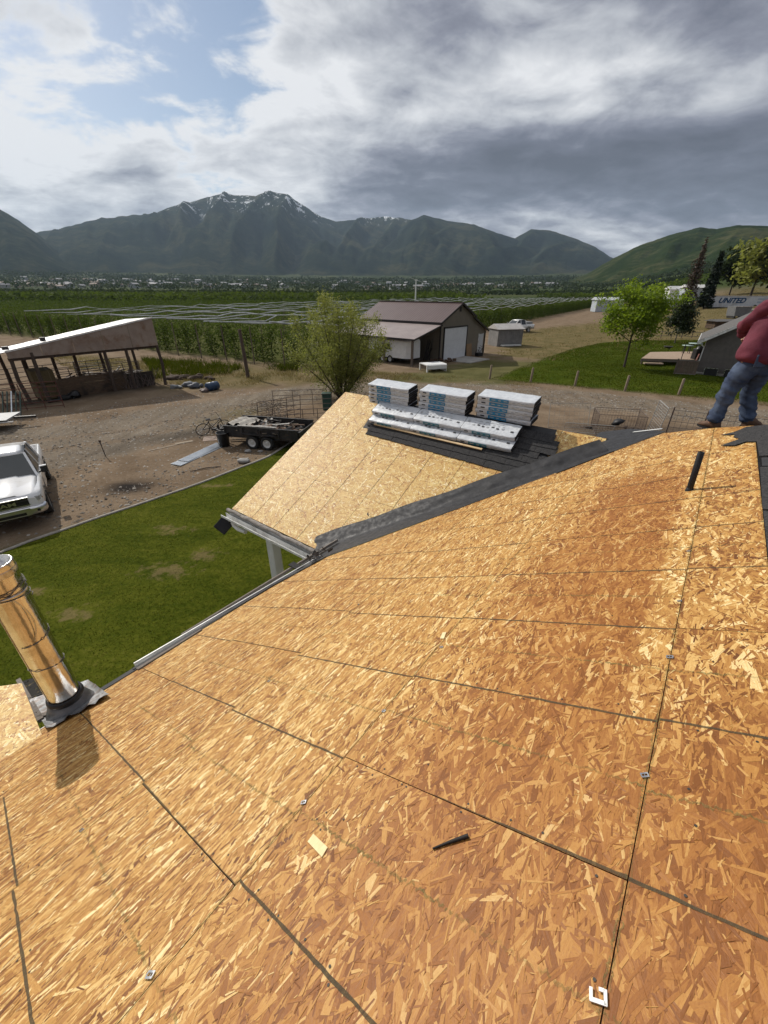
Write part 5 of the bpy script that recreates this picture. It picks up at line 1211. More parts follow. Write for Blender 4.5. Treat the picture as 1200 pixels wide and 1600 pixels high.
# ================================================================== VEHICLES
PAINT = mat('white_car_paint', (.80, .80, .80), None, 3, .22, 0, coat=.6, dirt=(.62, .60, .56), dscale=1.0)
GLASS = mat('dark_glass', (.018, .024, .026), None, 3, .06, spec=.8)
CHROME = mat('chrome', (.62, .62, .63), None, 3, .28, metal=1.)
TYRE = mat('tyre', (.018, .018, .018), (.03, .028, .026), 20, .85); RIMM = mat('steel_rim', (.55, .55, .55), (.45, .45, .45), 5, .3, metal=.8)
WRIM = mat('white_rim', (.68, .68, .66), (.5, .49, .46), 8, .5); LAMP = mat('lamp_glass', (.55, .56, .56), (.35, .35, .34), 9, .12, spec=.8); ALAMP = mat('amber_lamp', (.5, .2, .03), None, 3, .2)
def wheel_parts(parent, c, r_, wd, rim_m, axis_='Y', nm_='wheel'):
    w_ = MB().lathe([(r_ * .62, -wd / 2), (r_ * .93, -wd / 2), (r_, -wd * .36), (r_, wd * .36), (r_ * .93, wd / 2), (r_ * .62, wd / 2), (r_ * .60, 0), (r_ * .62, -wd / 2)], n=22, axis=axis_)
    wo_ = w_.obj(nm_, TYRE, parent, Matrix.Translation(c))
    rm = MB().lathe([(.001, wd * .22), (r_ * .22, wd * .24), (r_ * .26, wd * .12), (r_ * .5, wd * .18), (r_ * .6, wd * .44), (r_ * .645, wd * .44), (r_ * .62, -wd * .45), (.001, -wd * .4)], n=22, axis=axis_)
    ro = rm.obj('rim', rim_m, wo_); 
    return wo_
def text_mesh(name, body, size, m, shear=0., ext=.004, bold=1.0):
    cu = bpy.data.curves.new(name, 'FONT'); cu.body = body; cu.size = size; cu.extrude = ext; cu.offset = bold * size * .022; cu.shear = shear; cu.align_x = 'CENTER'; cu.align_y = 'CENTER'
    o = bpy.data.objects.new(name, cu); COL.objects.link(o); dg = bpy.context.evaluated_depsgraph_get(); me_ = bpy.data.meshes.new_from_object(o.evaluated_get(dg)); bpy.data.objects.remove(o); bpy.data.curves.remove(cu)
    me_.name = name; me_.materials.clear(); me_.materials.append(m); return me_
def ring(x, hw, zs, ws):
    """closed section at x: half profile given bottom to top, mirrored"""
    return [(x, hw * w_, z) for z, w_ in zip(zs, ws)] + [(x, -hw * w_, z) for z, w_ in list(zip(zs, ws))[::-1]]
def pickup(loc, rz, label, group=None, detail=True):
    o = empty('pickup_truck', loc, rz, label, 'pickup truck', group)
    ws = [.90, .985, 1.0, .985, .93]
    def low(x, hw, zb, zt): return ring(x, hw, [zb, zb + .16, (zb + zt) / 2 + .08, zt - .07, zt], ws)
    front = MB().loft([low(2.92, .84, .62, 1.02), low(2.86, .95, .56, 1.12), low(2.55, 1.01, .54, 1.17), low(1.4, 1.02, .52, 1.20), low(1.05, 1.02, .50, 1.20)]); front.obj('front_body', PAINT, o)
    cabl = MB().loft([low(1.05, 1.02, .50, 1.20), low(.4, 1.025, .48, 1.20), low(-1.25, 1.025, .48, 1.21)]); cabl.obj('cab_body', PAINT, o)
    # bonnet with its raised centre
    hb = MB(); hb.loft([[(x, y * hw, z + dz) for y, dz in ((-.97, -.02), (-.78, .035), (-.42, .045), (-.36, .085), (.36, .085), (.42, .045), (.78, .035), (.97, -.02))] for x, hw, z in ((2.80, .90, 1.09), (2.6, .97, 1.15), (2.0, .985, 1.19), (1.35, .985, 1.215), (1.12, .97, 1.20))], caps=False); hb.obj('bonnet', PAINT, o)
    # cab greenhouse
    def gh(x, hw, z): return [(x, -hw, z), (x, hw, z)]
    P_ = dict(a0=(1.22, .93, 1.20), a1=(.42, .74, 1.86), b0=(-.12, .96, 1.20), b1=(-.12, .755, 1.93), c0=(-1.22, .95, 1.21), c1=(-1.08, .74, 1.87))
    roof = MB(); roof.loft([[(.46, y, 1.845 + .035 * (1 - (y / .76) ** 2)) for y in np.linspace(-.755, .755, 7)], [(.15, y, 1.90 + .035 * (1 - (y / .78) ** 2)) for y in np.linspace(-.775, .775, 7)], [(-.5, y, 1.915 + .04 * (1 - (y / .78) ** 2)) for y in np.linspace(-.775, .775, 7)], [(-1.1, y, 1.865 + .035 * (1 - (y / .77) ** 2)) for y in np.linspace(-.765, .765, 7)]], caps=False); 
    ro = roof.obj('cab_roof', PAINT, o); so_ = ro.modifiers.new('t', 'SOLIDIFY'); so_.thickness = .05; so_.offset = -1
    def quad(name, pts, m, par=o): return MB().add(pts, [(0, 1, 2, 3)]).obj(name, m, par)
    quad('windshield', [(1.16, -.88, 1.215), (1.16, .88, 1.215), (.45, .72, 1.85), (.45, -.72, 1.85)], GLASS)
    quad('rear_window', [(-1.22, -.86, 1.24), (-1.22, .86, 1.24), (-1.09, .70, 1.83), (-1.09, -.70, 1.83)], GLASS)
    for s_ in (-1, 1):
        quad('side_window', [(.95, s_ * .975, 1.22), (.0, s_ * .985, 1.22), (.0, s_ * .775, 1.84), (.36, s_ * .765, 1.82)], GLASS)
        quad('side_window', [(-.10, s_ * .985, 1.22), (-1.05, s_ * .98, 1.225), (-.98, s_ * .77, 1.82), (-.10, s_ * .775, 1.84)], GLASS)
        MB().bar((1.20, s_ * .93, 1.19), (.42, s_ * .75, 1.865), .075, .05).obj('windshield_pillar', PAINT, o); MB().bar((-.05, s_ * .985, 1.2), (-.05, s_ * .775, 1.87), .09, .03).obj('door_pillar', PAINT, o); MB().bar((-1.15, s_ * .975, 1.2), (-1.04, s_ * .765, 1.87), .16, .05).obj('rear_pillar', PAINT, o)
        dr = MB().add([(1.0, s_ * 1.029, .58), (-.03, s_ * 1.031, .58), (-.03, s_ * 1.031, 1.14), (1.0, s_ * 1.029, 1.14)], [(0, 1, 2, 3)]).obj('door', PAINT, o); MB().bar((.18, s_ * 1.045, 1.06), (.02, s_ * 1.045, 1.06), .03, .035).obj('handle', CHROME, dr)
        mi_ = MB().box((1.02, s_ * 1.17, 1.34), (.12, .20, .26), bev=.03).bar((1.05, s_ * .98, 1.25), (1.02, s_ * 1.1, 1.28), .05).obj('wing_mirror', BLKP, o); MB().box((1.06, s_ * 1.17, 1.47), (.10, .20, .03)).obj('mirror_cap', PAINT, mi_)
        hl = MB().box((2.80, s_ * .80, .99), (.20, .30, .15), rz=-s_ * .42, bev=.02).obj('headlight', LAMP, o); MB().box((2.78, s_ * .92, .93), (.14, .06, .05), rz=-s_ * .6).obj('indicator', ALAMP, hl)
        for x in (1.86, -1.80):
            wheel_parts(o, (x, s_ * .90, .41), .41, .27, RIMM)
            MB().loft([[(x + math.cos(a) * .47, s_ * y, .44 + math.sin(a) * .47), (x + math.cos(a) * .54, s_ * y, .44 + math.sin(a) * .54)] for a in np.linspace(0, math.pi, 13) for y in (1.035,)], caps=False).obj('wheel_arch', BLKP, o)
    gr = MB().box((2.90, 0, .93), (.10, 1.22, .30), bev=.03).obj('grille', BLKP, o)
    for z in (.82, 1.075): MB().box((2.93, 0, z), (.05, 1.26, .03)).obj('grille_bar', CHROME, gr)
    for z in (.88, .99): MB().box((2.945, 0, z), (.02, 1.16, .012)).obj('grille_slat', mat('dark_chrome', (.12, .12, .12), None, 3, .3, metal=.8) if 'dark_chrome' not in MATS else MATS['dark_chrome'], gr)
    bp_ = MB().loft([ring(x, hw, [.50, .54, .62, .70, .745], [.95, 1, 1, 1, .96]) for x, hw in ((2.72, 1.03), (2.92, 1.00), (3.03, .86), (3.06, .6))]).obj('bumper', CHROME, o)
    for s_ in (-1, 1): MB().box((3.0, s_ * .74, .62), (.08, .20, .09), rz=-s_ * .3, bev=.015).obj('fog_lamp', BLKP, bp_)
    MB().box((3.05, 0, .58), (.04, .9, .09)).obj('intake', BLKP, bp_); MB().box((2.88, 0, .46), (.1, 1.5, .08)).obj('air_dam', BLKP, o)
    if detail:
        link('lettering', text_mesh('lettering', 'RAM', .17, CHROME, ext=.006, bold=.8), gr, Matrix.Translation((2.958, 0, .935)) @ Matrix.Rotation(R(90), 4, 'Z') @ Matrix.Rotation(R(90), 4, 'X') @ Matrix.Scale(1.7, 4, (1, 0, 0)))
    # load bed
    bd = MB()
    for s_ in (-1, 1): bd.loft([[(x, s_ * 1.02, .60), (x, s_ * 1.03, .9), (x, s_ * 1.0, 1.23), (x, s_ * .93, 1.24), (x, s_ * .92, .62)] for x in (-1.28, -2.9)])
    bd.box((-2.08, 0, .66), (1.62, 1.86, .06)).box((-2.9, 0, .92), (.07, 1.9, .62)).box((-1.30, 0, .92), (.06, 1.86, .60)); bd.obj('load_bed', PAINT, o)
    for s_ in (-1, 1): MB().box((-2.94, s_ * .95, .95), (.03, .12, .36)).obj('tail_light', mat('red_lamp', (.35, .02, .015), None, 3, .25) if 'red_lamp' not in MATS else MATS['red_lamp'], o)
    MB().box((-2.98, 0, .58), (.14, 1.9, .16), bev=.02).obj('rear_bumper', CHROME, o); MB().box((0, 0, .42), (5.0, .9, .14)).obj('chassis', RUB, o)
    return o
# heading: nose points to local +x
fr = np.array([-10.32, 9.72]); hd_ = R(143.0); fw = np.array([math.sin(hd_), math.cos(hd_)]); ctr = fr - fw * 3.0
trk = pickup((float(ctr[0]), float(ctr[1]), 0), math.atan2(fw[1], fw[0]), 'clean white pickup truck parked at the left edge by the lawn, nose towards the roof')
trk.matrix_basis = trk.matrix_basis @ Matrix.Scale(.87, 4)
p = gt(806, 519); tr2 = pickup((float(p[0]), float(p[1]), float(p[2])), R(205), 'distant white pickup truck parked at the field edge beyond the grey shed', detail=False)
MB().box((-2.0, 0, 1.42), (1.2, 1.7, .36), bev=.04).obj('toolbox', mat('grey_toolbox', (.25, .26, .27), (.2, .2, .2), 4, .5), None, tr2.matrix_basis.copy(), label='grey toolbox sitting in the bed of the distant white pickup', cat='toolbox')

# ---- black tandem trailer loaded with tear-off
BLKM = mat('black_steel', (.014, .014, .015), (.03, .028, .026), 7, .5, dirt=(.07, .055, .045), dscale=2.)
ax = R(103.0); ax_v = np.array([math.sin(ax), math.cos(ax)]); tc_ = np.array([-5.15, 17.95]); trl = empty('utility_trailer', (float(tc_[0]), float(tc_[1]), 0), math.atan2(ax_v[1], ax_v[0]), 'black tandem axle trailer heaped with roofing debris beside the wing roof', 'trailer')
trl.matrix_basis = trl.matrix_basis @ Matrix.Scale(.90, 4)
mb = MB(); mb.box((0, 0, .52), (3.9, 1.85, .10)); mb.obj('bed', BLKM, trl)
for s_ in (-1, 1):
    mb = MB().box((0, s_ * .93, .78), (3.9, .05, .44)); mb.box((0, s_ * .945, 1.01), (3.95, .08, .06)); [mb.box((x, s_ * .965, .78), (.06, .05, .44)) for x in (-1.9, -.95, 0, .95, 1.9)]; mb.obj('side_wall', BLKM, trl)
    for x in (-.42, .36): wheel_parts(trl, (x, s_ * 1.06, .33), .33, .2, WRIM) if s_ > 0 else wheel_parts(trl, (x, s_ * 1.06, .33), .33, -.2, WRIM)
    MB().box((-.03, s_ * 1.06, .73), (1.75, .24, .03)).obj('mudguard', BLKM, trl)
MB().box((-1.95, 0, .78), (.05, 1.85, .44)).obj('front_wall', BLKM, trl); MB().box((1.97, 0, .74), (.05, 1.8, .36)).obj('tailgate', BLKM, trl)
mb = MB(); mb.bar((-1.9, -.6, .46), (-3.1, 0, .46), .08); mb.bar((-1.9, .6, .46), (-3.1, 0, .46), .08); mb.bar((-2.9, 0, 0), (-2.9, 0, .75), .06); mb.box((-3.15, 0, .48), (.2, .12, .1)); mb.obj('drawbar', BLKM, trl)
g = np.random.default_rng(5); mb = MB(); DEB = [mat('debris_tan', (.30, .24, .17), (.18, .14, .10), 9, .9), mat('debris_grey', (.42, .40, .37), (.25, .24, .22), 9, .9), SHING, mat('debris_brown', (.10, .06, .04), None, 5, .9)]
for k in range(170):
    a = g.uniform(0, 3.14); x = g.uniform(-1.8, 1.75); y = g.uniform(-.82, .82); z = .62 + .42 * (1 - abs(x + .3) / 2.2) * g.random() + .05
    mb.box((0, 0, 0), (g.uniform(.12, .9), g.uniform(.04, .25), g.uniform(.008, .04)), mi=int(g.choice([0, 1, 2, 2, 3])), M=Matrix.Translation((x, y, z)) @ Matrix.Rotation(a, 4, 'Z') @ Matrix.Rotation(g.normal(0, .3), 4, 'Y'))
link('debris_heap', mb.mesh('debris_heap', DEB), None, trl.matrix_basis.copy(), label='heap of torn shingles and boards filling the black trailer', cat='debris', kind='stuff')
for (x, y, z, l_, a, lab) in ((-1.35, -.55, 1.06, 1.5, .25, 'pale tarp bundle draped over the front of the black trailer'),):
    mb = MB(); n1 = 9
    V = [(x + (i / n1 - .5) * 1.3, y + (j / n1 - .1) * 1.25, z + .09 * math.sin(i * 1.7 + j) * math.cos(j * 1.3) - .02 * (i - 4) ** 2 * .12) for i in range(n1 + 1) for j in range(n1 + 1)]
    mb.add(V, [(i * (n1 + 1) + j, (i + 1) * (n1 + 1) + j, (i + 1) * (n1 + 1) + j + 1, i * (n1 + 1) + j + 1) for i in range(n1) for j in range(n1)], 0, True); mb.obj('tarp', mat('pale_tarp', (.36, .34, .30), (.22, .20, .18), 6, .8, .01), None, trl.matrix_basis.copy(), label=lab, cat='tarp')
for k, (x, y, z, l_, a) in enumerate(((-.2, -.86, 1.07, 2.0, .04), (.3, -.3, 1.02, 1.7, .5))):
    MB().box((0, 0, 0), (l_, .14, .03)).obj('loose_board', DEB[1], None, trl.matrix_basis @ Matrix.Translation((x, y, z)) @ Matrix.Rotation(a, 4, 'Z'), label=('weathered board lying along the near rim of the black trailer', 'weathered board lying slantwise across the middle of the trailer load')[k], cat='board')

# ---- yard things
def at(u, v, z=0.): q = gp(u, v, z); return float(q[0]), float(q[1])
x, y = at(351, 697)
b_ = empty('trash_can', (x, y, 0), .3, 'black lidless bin at the tongue of the trailer', 'bin'); MB().lathe([(.20, 0), (.23, .02), (.265, .60), (.28, .61), (.28, .635), (.25, .635), (.22, .05), (.001, .04)], n=24).obj('bin_shell', BLKP, b_); MB().box((.28, 0, .52), (.05, .12, .03)).obj('handle', BLKP, b_)
x, y = at(376, 687); MB().bar((x - .62, y - .05, .30), (x + .75, y + .30, .42), .14, .04).obj('plank', mat('yellow_plank', (.52, .40, .22), (.40, .29, .15), 8, .8), None, label='pale plank bridging from the black bin to the trailer frame', cat='plank')
TIN = mat('roof_tin', (.52, .55, .58), (.42, .45, .48), 3, .35, 0, metal=.75)
def tin(name, c, ln, wd, rz, z, label):
    mb = MB(); n = 24; ring_t = []; 
    prof = [(-wd / 2 + wd * i / n, .018 * (1 if i % 4 in (1, 2) else 0)) for i in range(n + 1)]
    top = [[(xx, yy, zz + z) for yy, zz in prof] + [(xx, yy, zz + z - .004) for yy, zz in prof[::-1]] for xx in (-ln / 2, ln / 2)]
    mb.loft(top, smooth=False); return mb.obj(name, TIN, None, Matrix.Translation((*c, 0)) @ Matrix.Rotation(rz, 4, 'Z'), label=label, cat='metal sheet')
c0, c1 = np.array(at(268, 731)), np.array(at(345, 697)); e = c1 - c0; an = math.atan2(e[1], e[0])
tin('metal_sheet', tuple((c0 + c1) / 2 + np.array([.0, .12])), 2.5, .55, an, .03, 'ribbed metal sheet lying on the dirt, nearer of two overlapping'); tin('metal_sheet', tuple((c0 + c1) / 2 + np.array([.06, .40])), 2.3, .5, an + .05, .055, 'ribbed metal sheet overlapping behind the nearer sheet on the dirt')
x, y = at(165, 713); st_ = MB().tube([(x, y, 0), (x - .03, y, .62)], .018, 6).box((x - .03, y, .66), (.07, .05, .09)).obj('stake', mat('rusty_stake', (.06, .045, .04), (.10, .06, .04), 9, .9), None, label='short dark stake standing in the gravel left of the metal sheets', cat='stake')
x, y = at(288, 692); MB().box((x, y, .02), (.75, .22, .03), rz=.6).obj('plank', DEB[0], None, label='short tan board lying on the dirt behind the metal sheets', cat='plank')
x, y = at(255, 700); MB().box((x, y, .015), (1.2, .10, .02), rz=.75).obj('plank', DEB[0], None, label='thin weathered lath on the dirt left of the short tan board', cat='plank')
x, y = at(322, 733); MB().tube([(x - .5, y - .28, .02), (x, y, .05), (x + .5, y + .25, .02)], [.012, .02, .012], 6).obj('branch', BARK, None, label='thin dark branch lying in front of the metal sheets', cat='branch')
for (u, v, r_, lab) in ((381, 722, .20, 'smooth grey stone near the lawn edging below the trailer'), (388, 706, .13, 'small pale broken stone between trailer wheels and grey stone'), (407, 706, .09, 'little dark stone lying in front of the trailer wheels')):
    x, y = at(u, v); MB().blob((x, y, r_ * .3), r_, u, 0, 2, .2, (1.3, 1, .5)).obj('stone', mat('stone_%d' % u, (.22, .21, .20), (.32, .31, .29), 8, .9, .01), None, label=lab, cat='stone')
# bicycle lying by the trailer nose
def bicycle(loc, rz, lean, label):
    o = empty('bicycle', loc, rz, label, 'bicycle'); o.matrix_basis = Matrix.Translation(loc) @ Matrix.Rotation(rz, 4, 'Z') @ Matrix.Rotation(lean, 4, 'X')
    for x in (-.5, .5):
        wv = MB().tube([(x + .32 * math.cos(a), 0, .33 + .32 * math.sin(a)) for a in np.linspace(0, 6.283, 25)], .02, 6, caps=False).obj('wheel', TYRE, o)
        sp_ = MB(); [sp_.bar((x, 0, .33), (x + .31 * math.cos(a), 0, .33 + .31 * math.sin(a)), .006) for a in np.linspace(0, 6.283, 13)[:-1]]; sp_.obj('spokes', GALV, wv)
    f_ = MB(); [f_.tube([p_, q_], .018, 6) for p_, q_ in (((-.5, 0, .33), (-.12, 0, .33)), ((-.12, 0, .33), (-.22, 0, .78)), ((-.12, 0, .33), (.32, 0, .72)), ((-.22, 0, .74), (.32, 0, .78)), ((-.5, 0, .33), (-.2, 0, .7)), ((.32, 0, .82), (.5, 0, .33)))]; f_.obj('bike_frame', BLKM, o)
    MB().box((-.23, 0, .84), (.22, .12, .05), bev=.02).obj('saddle', RUB, o); MB().tube([(.28, -.28, .95), (.32, 0, .88), (.28, .28, .95)], .014, 6).obj('handlebar', BLKM, o); return o
x, y = at(334, 677); bicycle((x, y, 0), .7, .35, 'dark bicycle leaning near the nose of the black trailer')
x, y = at(345, 674); mb = MB(); g = np.random.default_rng(41)
for k in range(14): a = g.uniform(0, 6.28); mb.tube([(x + g.normal(0, .2), y + g.normal(0, .2), .03), (x + g.normal(0, .3), y + g.normal(0, .3), g.uniform(.05, .4))], .02, 5)
mb.obj('scrap_pile', BLKM, None, label='low tangle of dark scrap metal between bicycle and trailer', cat='scrap', kind='stuff')
x, y = at(338, 687); MB().box((x - .1, y + .2, .012), (1.1, .7, .02), rz=.3).obj('plywood_scrap', mat('pinkish_board', (.33, .25, .20), (.25, .19, .15), 5, .9), None, label='pinkish flat board on the ground behind the black bin', cat='board')
# concrete edging along the lawn
ed = [at(0, 866), at(40, 850), at(150, 812), at(290, 765), at(420, 715), at(470, 682)]; ed[-1] = (-3.9, 19.2)
mb = MB(); pts = []
for (p, q) in zip(ed, ed[1:]):
    for s_ in np.linspace(0, 1, 7)[:-1]: pts.append((p[0] + (q[0] - p[0]) * s_ + .02 * math.sin(s_ * 9 + p[0]), p[1] + (q[1] - p[1]) * s_))
pts.append(ed[-1]); pts = [pts[0]] + [tuple((np.array(pts[i - 1]) + np.array(pts[i]) * 2 + np.array(pts[i + 1])) / 4) for i in range(1, len(pts) - 1)] + [pts[-1]]
secs = []
for i, p in enumerate(pts):
    a = np.array(pts[min(i + 1, len(pts) - 1)]) - np.array(pts[max(i - 1, 0)]); a = a / np.linalg.norm(a); nn_ = np.array([-a[1], a[0]]); secs.append([(p[0] + nn_[0] * w_, p[1] + nn_[1] * w_, z) for w_, z in ((-.055, -.05), (-.055, .05), (-.03, .07), (.03, .07), (.055, .05), (.055, -.05))])
mb.loft(secs, smooth=False).obj('lawn_edging', mat('concrete_edging', (.34, .31, .27), (.22, .20, .17), 9, .9, .01, 50), None, label='low pale concrete edging curving between lawn and gravel yard', cat='edging')
# farm gates and panels behind the trailer
PIPE = mat('rusty_pipe', (.085, .06, .05), (.15, .115, .095), 9, .8); PIPEG = mat('green_pipe', (.03, .06, .045), (.05, .07, .055), 6, .6)
def gate(name, p0, p1, h, nbar, label, m, tilt=0., r_=.022, nv=4, cat_='gate', group=None):
    p0, p1 = np.array([*p0, 0.]), np.array([*p1, 0.]); e = p1 - p0; ln = np.linalg.norm(e); o = empty(name, tuple(p0), math.atan2(e[1], e[0]), label, cat_, group); o.matrix_basis = o.matrix_basis @ Matrix.Rotation(tilt, 4, 'X')
    for k in range(nbar): MB().tube([(0, 0, .12 + (h - .12) * k / (nbar - 1)), (ln, 0, .12 + (h - .12) * k / (nbar - 1))], r_, 6).obj('rail', m, o)
    for k in range(nv): MB().tube([(ln * k / (nv - 1), 0, 0.0), (ln * k / (nv - 1), 0, h)], r_ * 1.15, 6).obj('upright', m, o)
    return o
gate('corral_fence', at(405, 668), at(470, 655), 1.3, 6, 'rusty corral panel standing behind the trailer, nearest the bin', PIPE, .12, .015)
gate('corral_fence', at(430, 652), at(520, 648), 1.4, 6, 'rusty corral panel under the leafy tree behind the trailer', PIPE, -.08, .015)
gate('corral_fence', at(452, 672), at(520, 668), 1.1, 5, 'low corral panel leaning right behind the trailer tailgate', PIPE, .25, .015)
mb = MB(); g = np.random.default_rng(14); x, y = at(425, 655)
for k in range(260): 
    p_ = np.array([x + g.normal(0, .6), y + g.normal(0, .3), g.uniform(.02, .9)]); q_ = p_ + g.normal(0, .3, 3) * np.array([1, 1, .6]); mb.bar(p_, q_, .009)
mb.obj('brush_pile', mat('dry_twigs', (.05, .035, .028), (.10, .075, .055), 12, .9), None, label='dark pile of dry brush behind the loaded trailer', cat='brush pile', kind='stuff')
x, y = at(512, 640); MB().box((x, y, .45), (.5, .4, .9), bev=.04).box((x, y, .93), (.56, .46, .08), bev=.02).obj('cart_bin', mat('green_bin', (.02, .06, .045), None, 4, .5), None, label='dark green bin half hidden behind the wing roof rake', cat='bin')
# drum, tarp and junk beside the open shed
x, y = at(333, 610); MB().lathe([(.001, -.42), (.27, -.42), (.28, -.40), (.28, -.15), (.29, -.14), (.28, -.13), (.28, .13), (.29, .14), (.28, .15), (.28, .40), (.27, .42), (.001, .41)], n=22, axis='X').obj('drum', mat('blue_drum', (.018, .045, .10), (.03, .06, .11), 5, .4), None, Matrix.Translation((x, y, .29)) @ Matrix.Rotation(1.0, 4, 'Z'), label='dark blue plastic drum lying on its side in the dry grass', cat='drum')
for (u, v, cc, r_, lab) in ((306, 606, (.10, .11, .13), .42, 'crumpled dark bluish tarp left of the blue drum'), (275, 607, (.26, .27, .27), .33, 'light grey crumpled bag at the right foot of the open shed'), (318, 612, (.14, .10, .09), .28, 'small brownish scrap bundle in front of the blue drum')):
    x, y = at(u, v); mb = MB(); g = np.random.default_rng(u)
    for k in range(5): mb.blob((x + g.normal(0, r_ * .7), y + g.normal(0, r_ * .4), r_ * .35), r_ * g.uniform(.4, .8), u + k, 0, 2, .5, (1.3, .9, .65))
    mb.obj('junk_bundle', mat('junk_%d' % u, cc, tuple(q * .6 for q in cc), 7, .7), None, label=lab, cat='scrap')
mb = MB(); x, y = at(300, 592); g = np.random.default_rng(51)
for k in range(9): mb.blob((x + g.normal(0, 1.1), y + g.normal(0, .35), .08), g.uniform(.2, .5), k, 0, 2, .5, (1.3, 1, .55))
mb.obj('dirt_heap', mat('dark_soil', (.05, .036, .028), (.10, .07, .05), 7, 1., .02), None, label='low heap of dark soil behind the blue drum', cat='dirt heap')

# ================================================================== OPEN SHED ON THE LEFT
shd = math.atan2(31.2 - 24.95, -16.1 + 21.75); F0 = np.array([-21.75, 24.95]); F1 = np.array([-16.1, 31.2]); SL = float(np.linalg.norm(F1 - F0)); SD = 5.2
shed = empty('open_shed', (float(F0[0]), float(F0[1]), 0), shd, 'open pole shed with rusty white tin roof slanting along its front', 'shed')
TINR = mat('old_tin_roof', (.44, .44, .45), (.33, .33, .35), 1.6, .5, 0, metal=.15, dirt=(.30, .21, .15), dscale=.9, wave=('Y', .25, .02))
TANP = mat('rusty_fascia', (.34, .275, .225), (.27, .21, .17), 1.2, .7, 0, dirt=(.20, .115, .07), dscale=1.1, wave=('X', .3, .012))
POLE = mat('pole_wood', (.105, .075, .058), (.06, .045, .036), 7, .95, .015, stretch=(5, 5, 1))
zl, zr = 3.02, 4.50; bk = .30
npan = 9
for k in range(npan):
    x0, x1 = -1.6 + (SL + 1.6) * k / npan, -1.6 + (SL + 1.6) * (k + 1) / npan + .03; z = lambda xx: zl + (zr - zl) * xx / SL
    MB().add([(x0, -.05, z(x0) + .02), (x1, -.05, z(x1) + .008), (x1, SD, z(x1) - bk + .008), (x0, SD, z(x0) - bk + .02), (x0, -.05, z(x0) - .02), (x1, -.05, z(x1) - .03), (x1, SD, z(x1) - bk - .03), (x0, SD, z(x0) - bk - .02)], [(0, 1, 2, 3), (7, 6, 5, 4), (0, 4, 5, 1), (1, 5, 6, 2), (2, 6, 7, 3), (3, 7, 4, 0)]).obj('roof_sheet', TINR, shed)
xs_ = np.linspace(0, SL, 6)
for x0, x1 in zip(xs_, xs_[1:]):
    b0, b1 = 2.66 + .06 * x0 / SL, 2.66 + .06 * x1 / SL
    MB().add([(x0 + .01, -.06, b0), (x1 - .01, -.06, b1), (x1 - .01, -.06, z(x1) - .03), (x0 + .01, -.06, z(x0) - .03), (x0 + .01, -.02, b0), (x1 - .01, -.02, b1), (x1 - .01, -.02, z(x1) - .03), (x0 + .01, -.02, z(x0) - .03)], [(0, 1, 2, 3), (7, 6, 5, 4), (0, 4, 5, 1), (1, 5, 6, 2), (2, 6, 7, 3), (3, 7, 4, 0)]).obj('fascia_panel', TANP, shed)
MB().bar((-.02, -.08, zl + .01), (SL + .02, -.08, zr + .01), .05, .09).obj('roof_trim', WHITE, shed)
MB().box((2.1, .9, 3.50), (.25, .3, .22)).obj('roof_vent', BLKM, shed); MB().box((.2, 1.1, 3.14), (.3, .3, .18)).obj('roof_vent', BLKM, shed)
g = np.random.default_rng(3)
for (xx, yy) in [(.15, .1), (1.15, .0), (5.0, .15), (6.3, .1), (SL - .1, .05), (1.4, SD - .2), (3.0, SD - .2), (4.3, SD - .3), (6.0, SD - .2), (SL - .15, SD - .2), (0.2, SD - .2), (1.0, 2.6)]:
    zt = zl + (zr - zl) * xx / SL - .1 - (bk * yy / SD if yy > 1 else 0); zt = min(zt, 2.9) if yy < 1 else zt
    MB().tube([(xx + g.normal(0, .05), yy, -.1), (xx + g.normal(0, .03), yy, zt * .5), (xx, yy, zt)], [.115, .105, .10], 8).obj('pole', POLE, shed)
for (p_, q_) in (((.0, .1, 2.6), (SL, .1, 2.66)), ((0, SD - .2, 2.7), (SL, SD - .2, 4.0))): MB().bar(p_, q_, .09, .2).obj('beam', POLE, shed)
HAY = mat('old_hay', (.19, .145, .07), (.11, .085, .042), 18, 1., .03, 60, stretch=(1, 1, 5)); HAY2 = mat('dark_hay', (.11, .078, .045), (.06, .045, .028), 18, 1., .03, 60, stretch=(1, 1, 5))
SM = shed.matrix_basis
def inshed(name, mb, m, label, cat_, group=None, kind=None): return mb.obj(name, m, None, SM.copy(), label=label, cat=cat_, group=group, kind=kind)
for (x, y, zc, sz, m, lab) in ((1.5, 1.6, .45, (1.2, 1.9, .9), HAY, 'lowest large hay bale at the left end under the shed roof'), (1.5, 1.75, 1.32, (1.15, 1.7, .82), HAY, 'large hay bale stacked on top at the left end of the shed'), (2.9, 1.75, .38, (1.25, 1.5, .76), HAY2, 'dark hay bale lying right of the two stacked bales'), (4.3, 2.1, .30, (1.4, 1.1, .60), HAY, 'low pale hay bale in the middle of the shed floor')):
    o = empty('hay_bale', tuple(SM @ Vector((x, y, 0))), shd + random.uniform(-.06, .06), lab, 'hay bale', 'hay bales in the open shed'); MB().box((0, 0, zc), sz, bev=.07).obj('bale_body', m, o)
    for t_ in (-.28, .28): MB().box((sz[0] * t_, 0, zc), (.02, sz[1] + .012, sz[2] + .012)).obj('twine', mat('twine_%d' % (zc * 100 + x * 10 + t_ * 10), (.25, .20, .12)), o)
BRD = mat('brown_board', (.135, .088, .052), (.075, .05, .034), 5, .9, .01, stretch=(1.2, 6, 6), dirt=(.03, .022, .018), dscale=1.2)
o = empty('plank_wall', tuple(SM @ Vector((1.9, .45, 0))), shd, 'low wall of dark brown planks along the front of the open shed', 'wall')
for k in range(6): MB().box((2.0 + random.uniform(-.05, .05), random.uniform(-.02, .02), .10 + .20 * k), (4.1 + random.uniform(-.1, .1), .05, .19)).obj('plank', BRD, o)
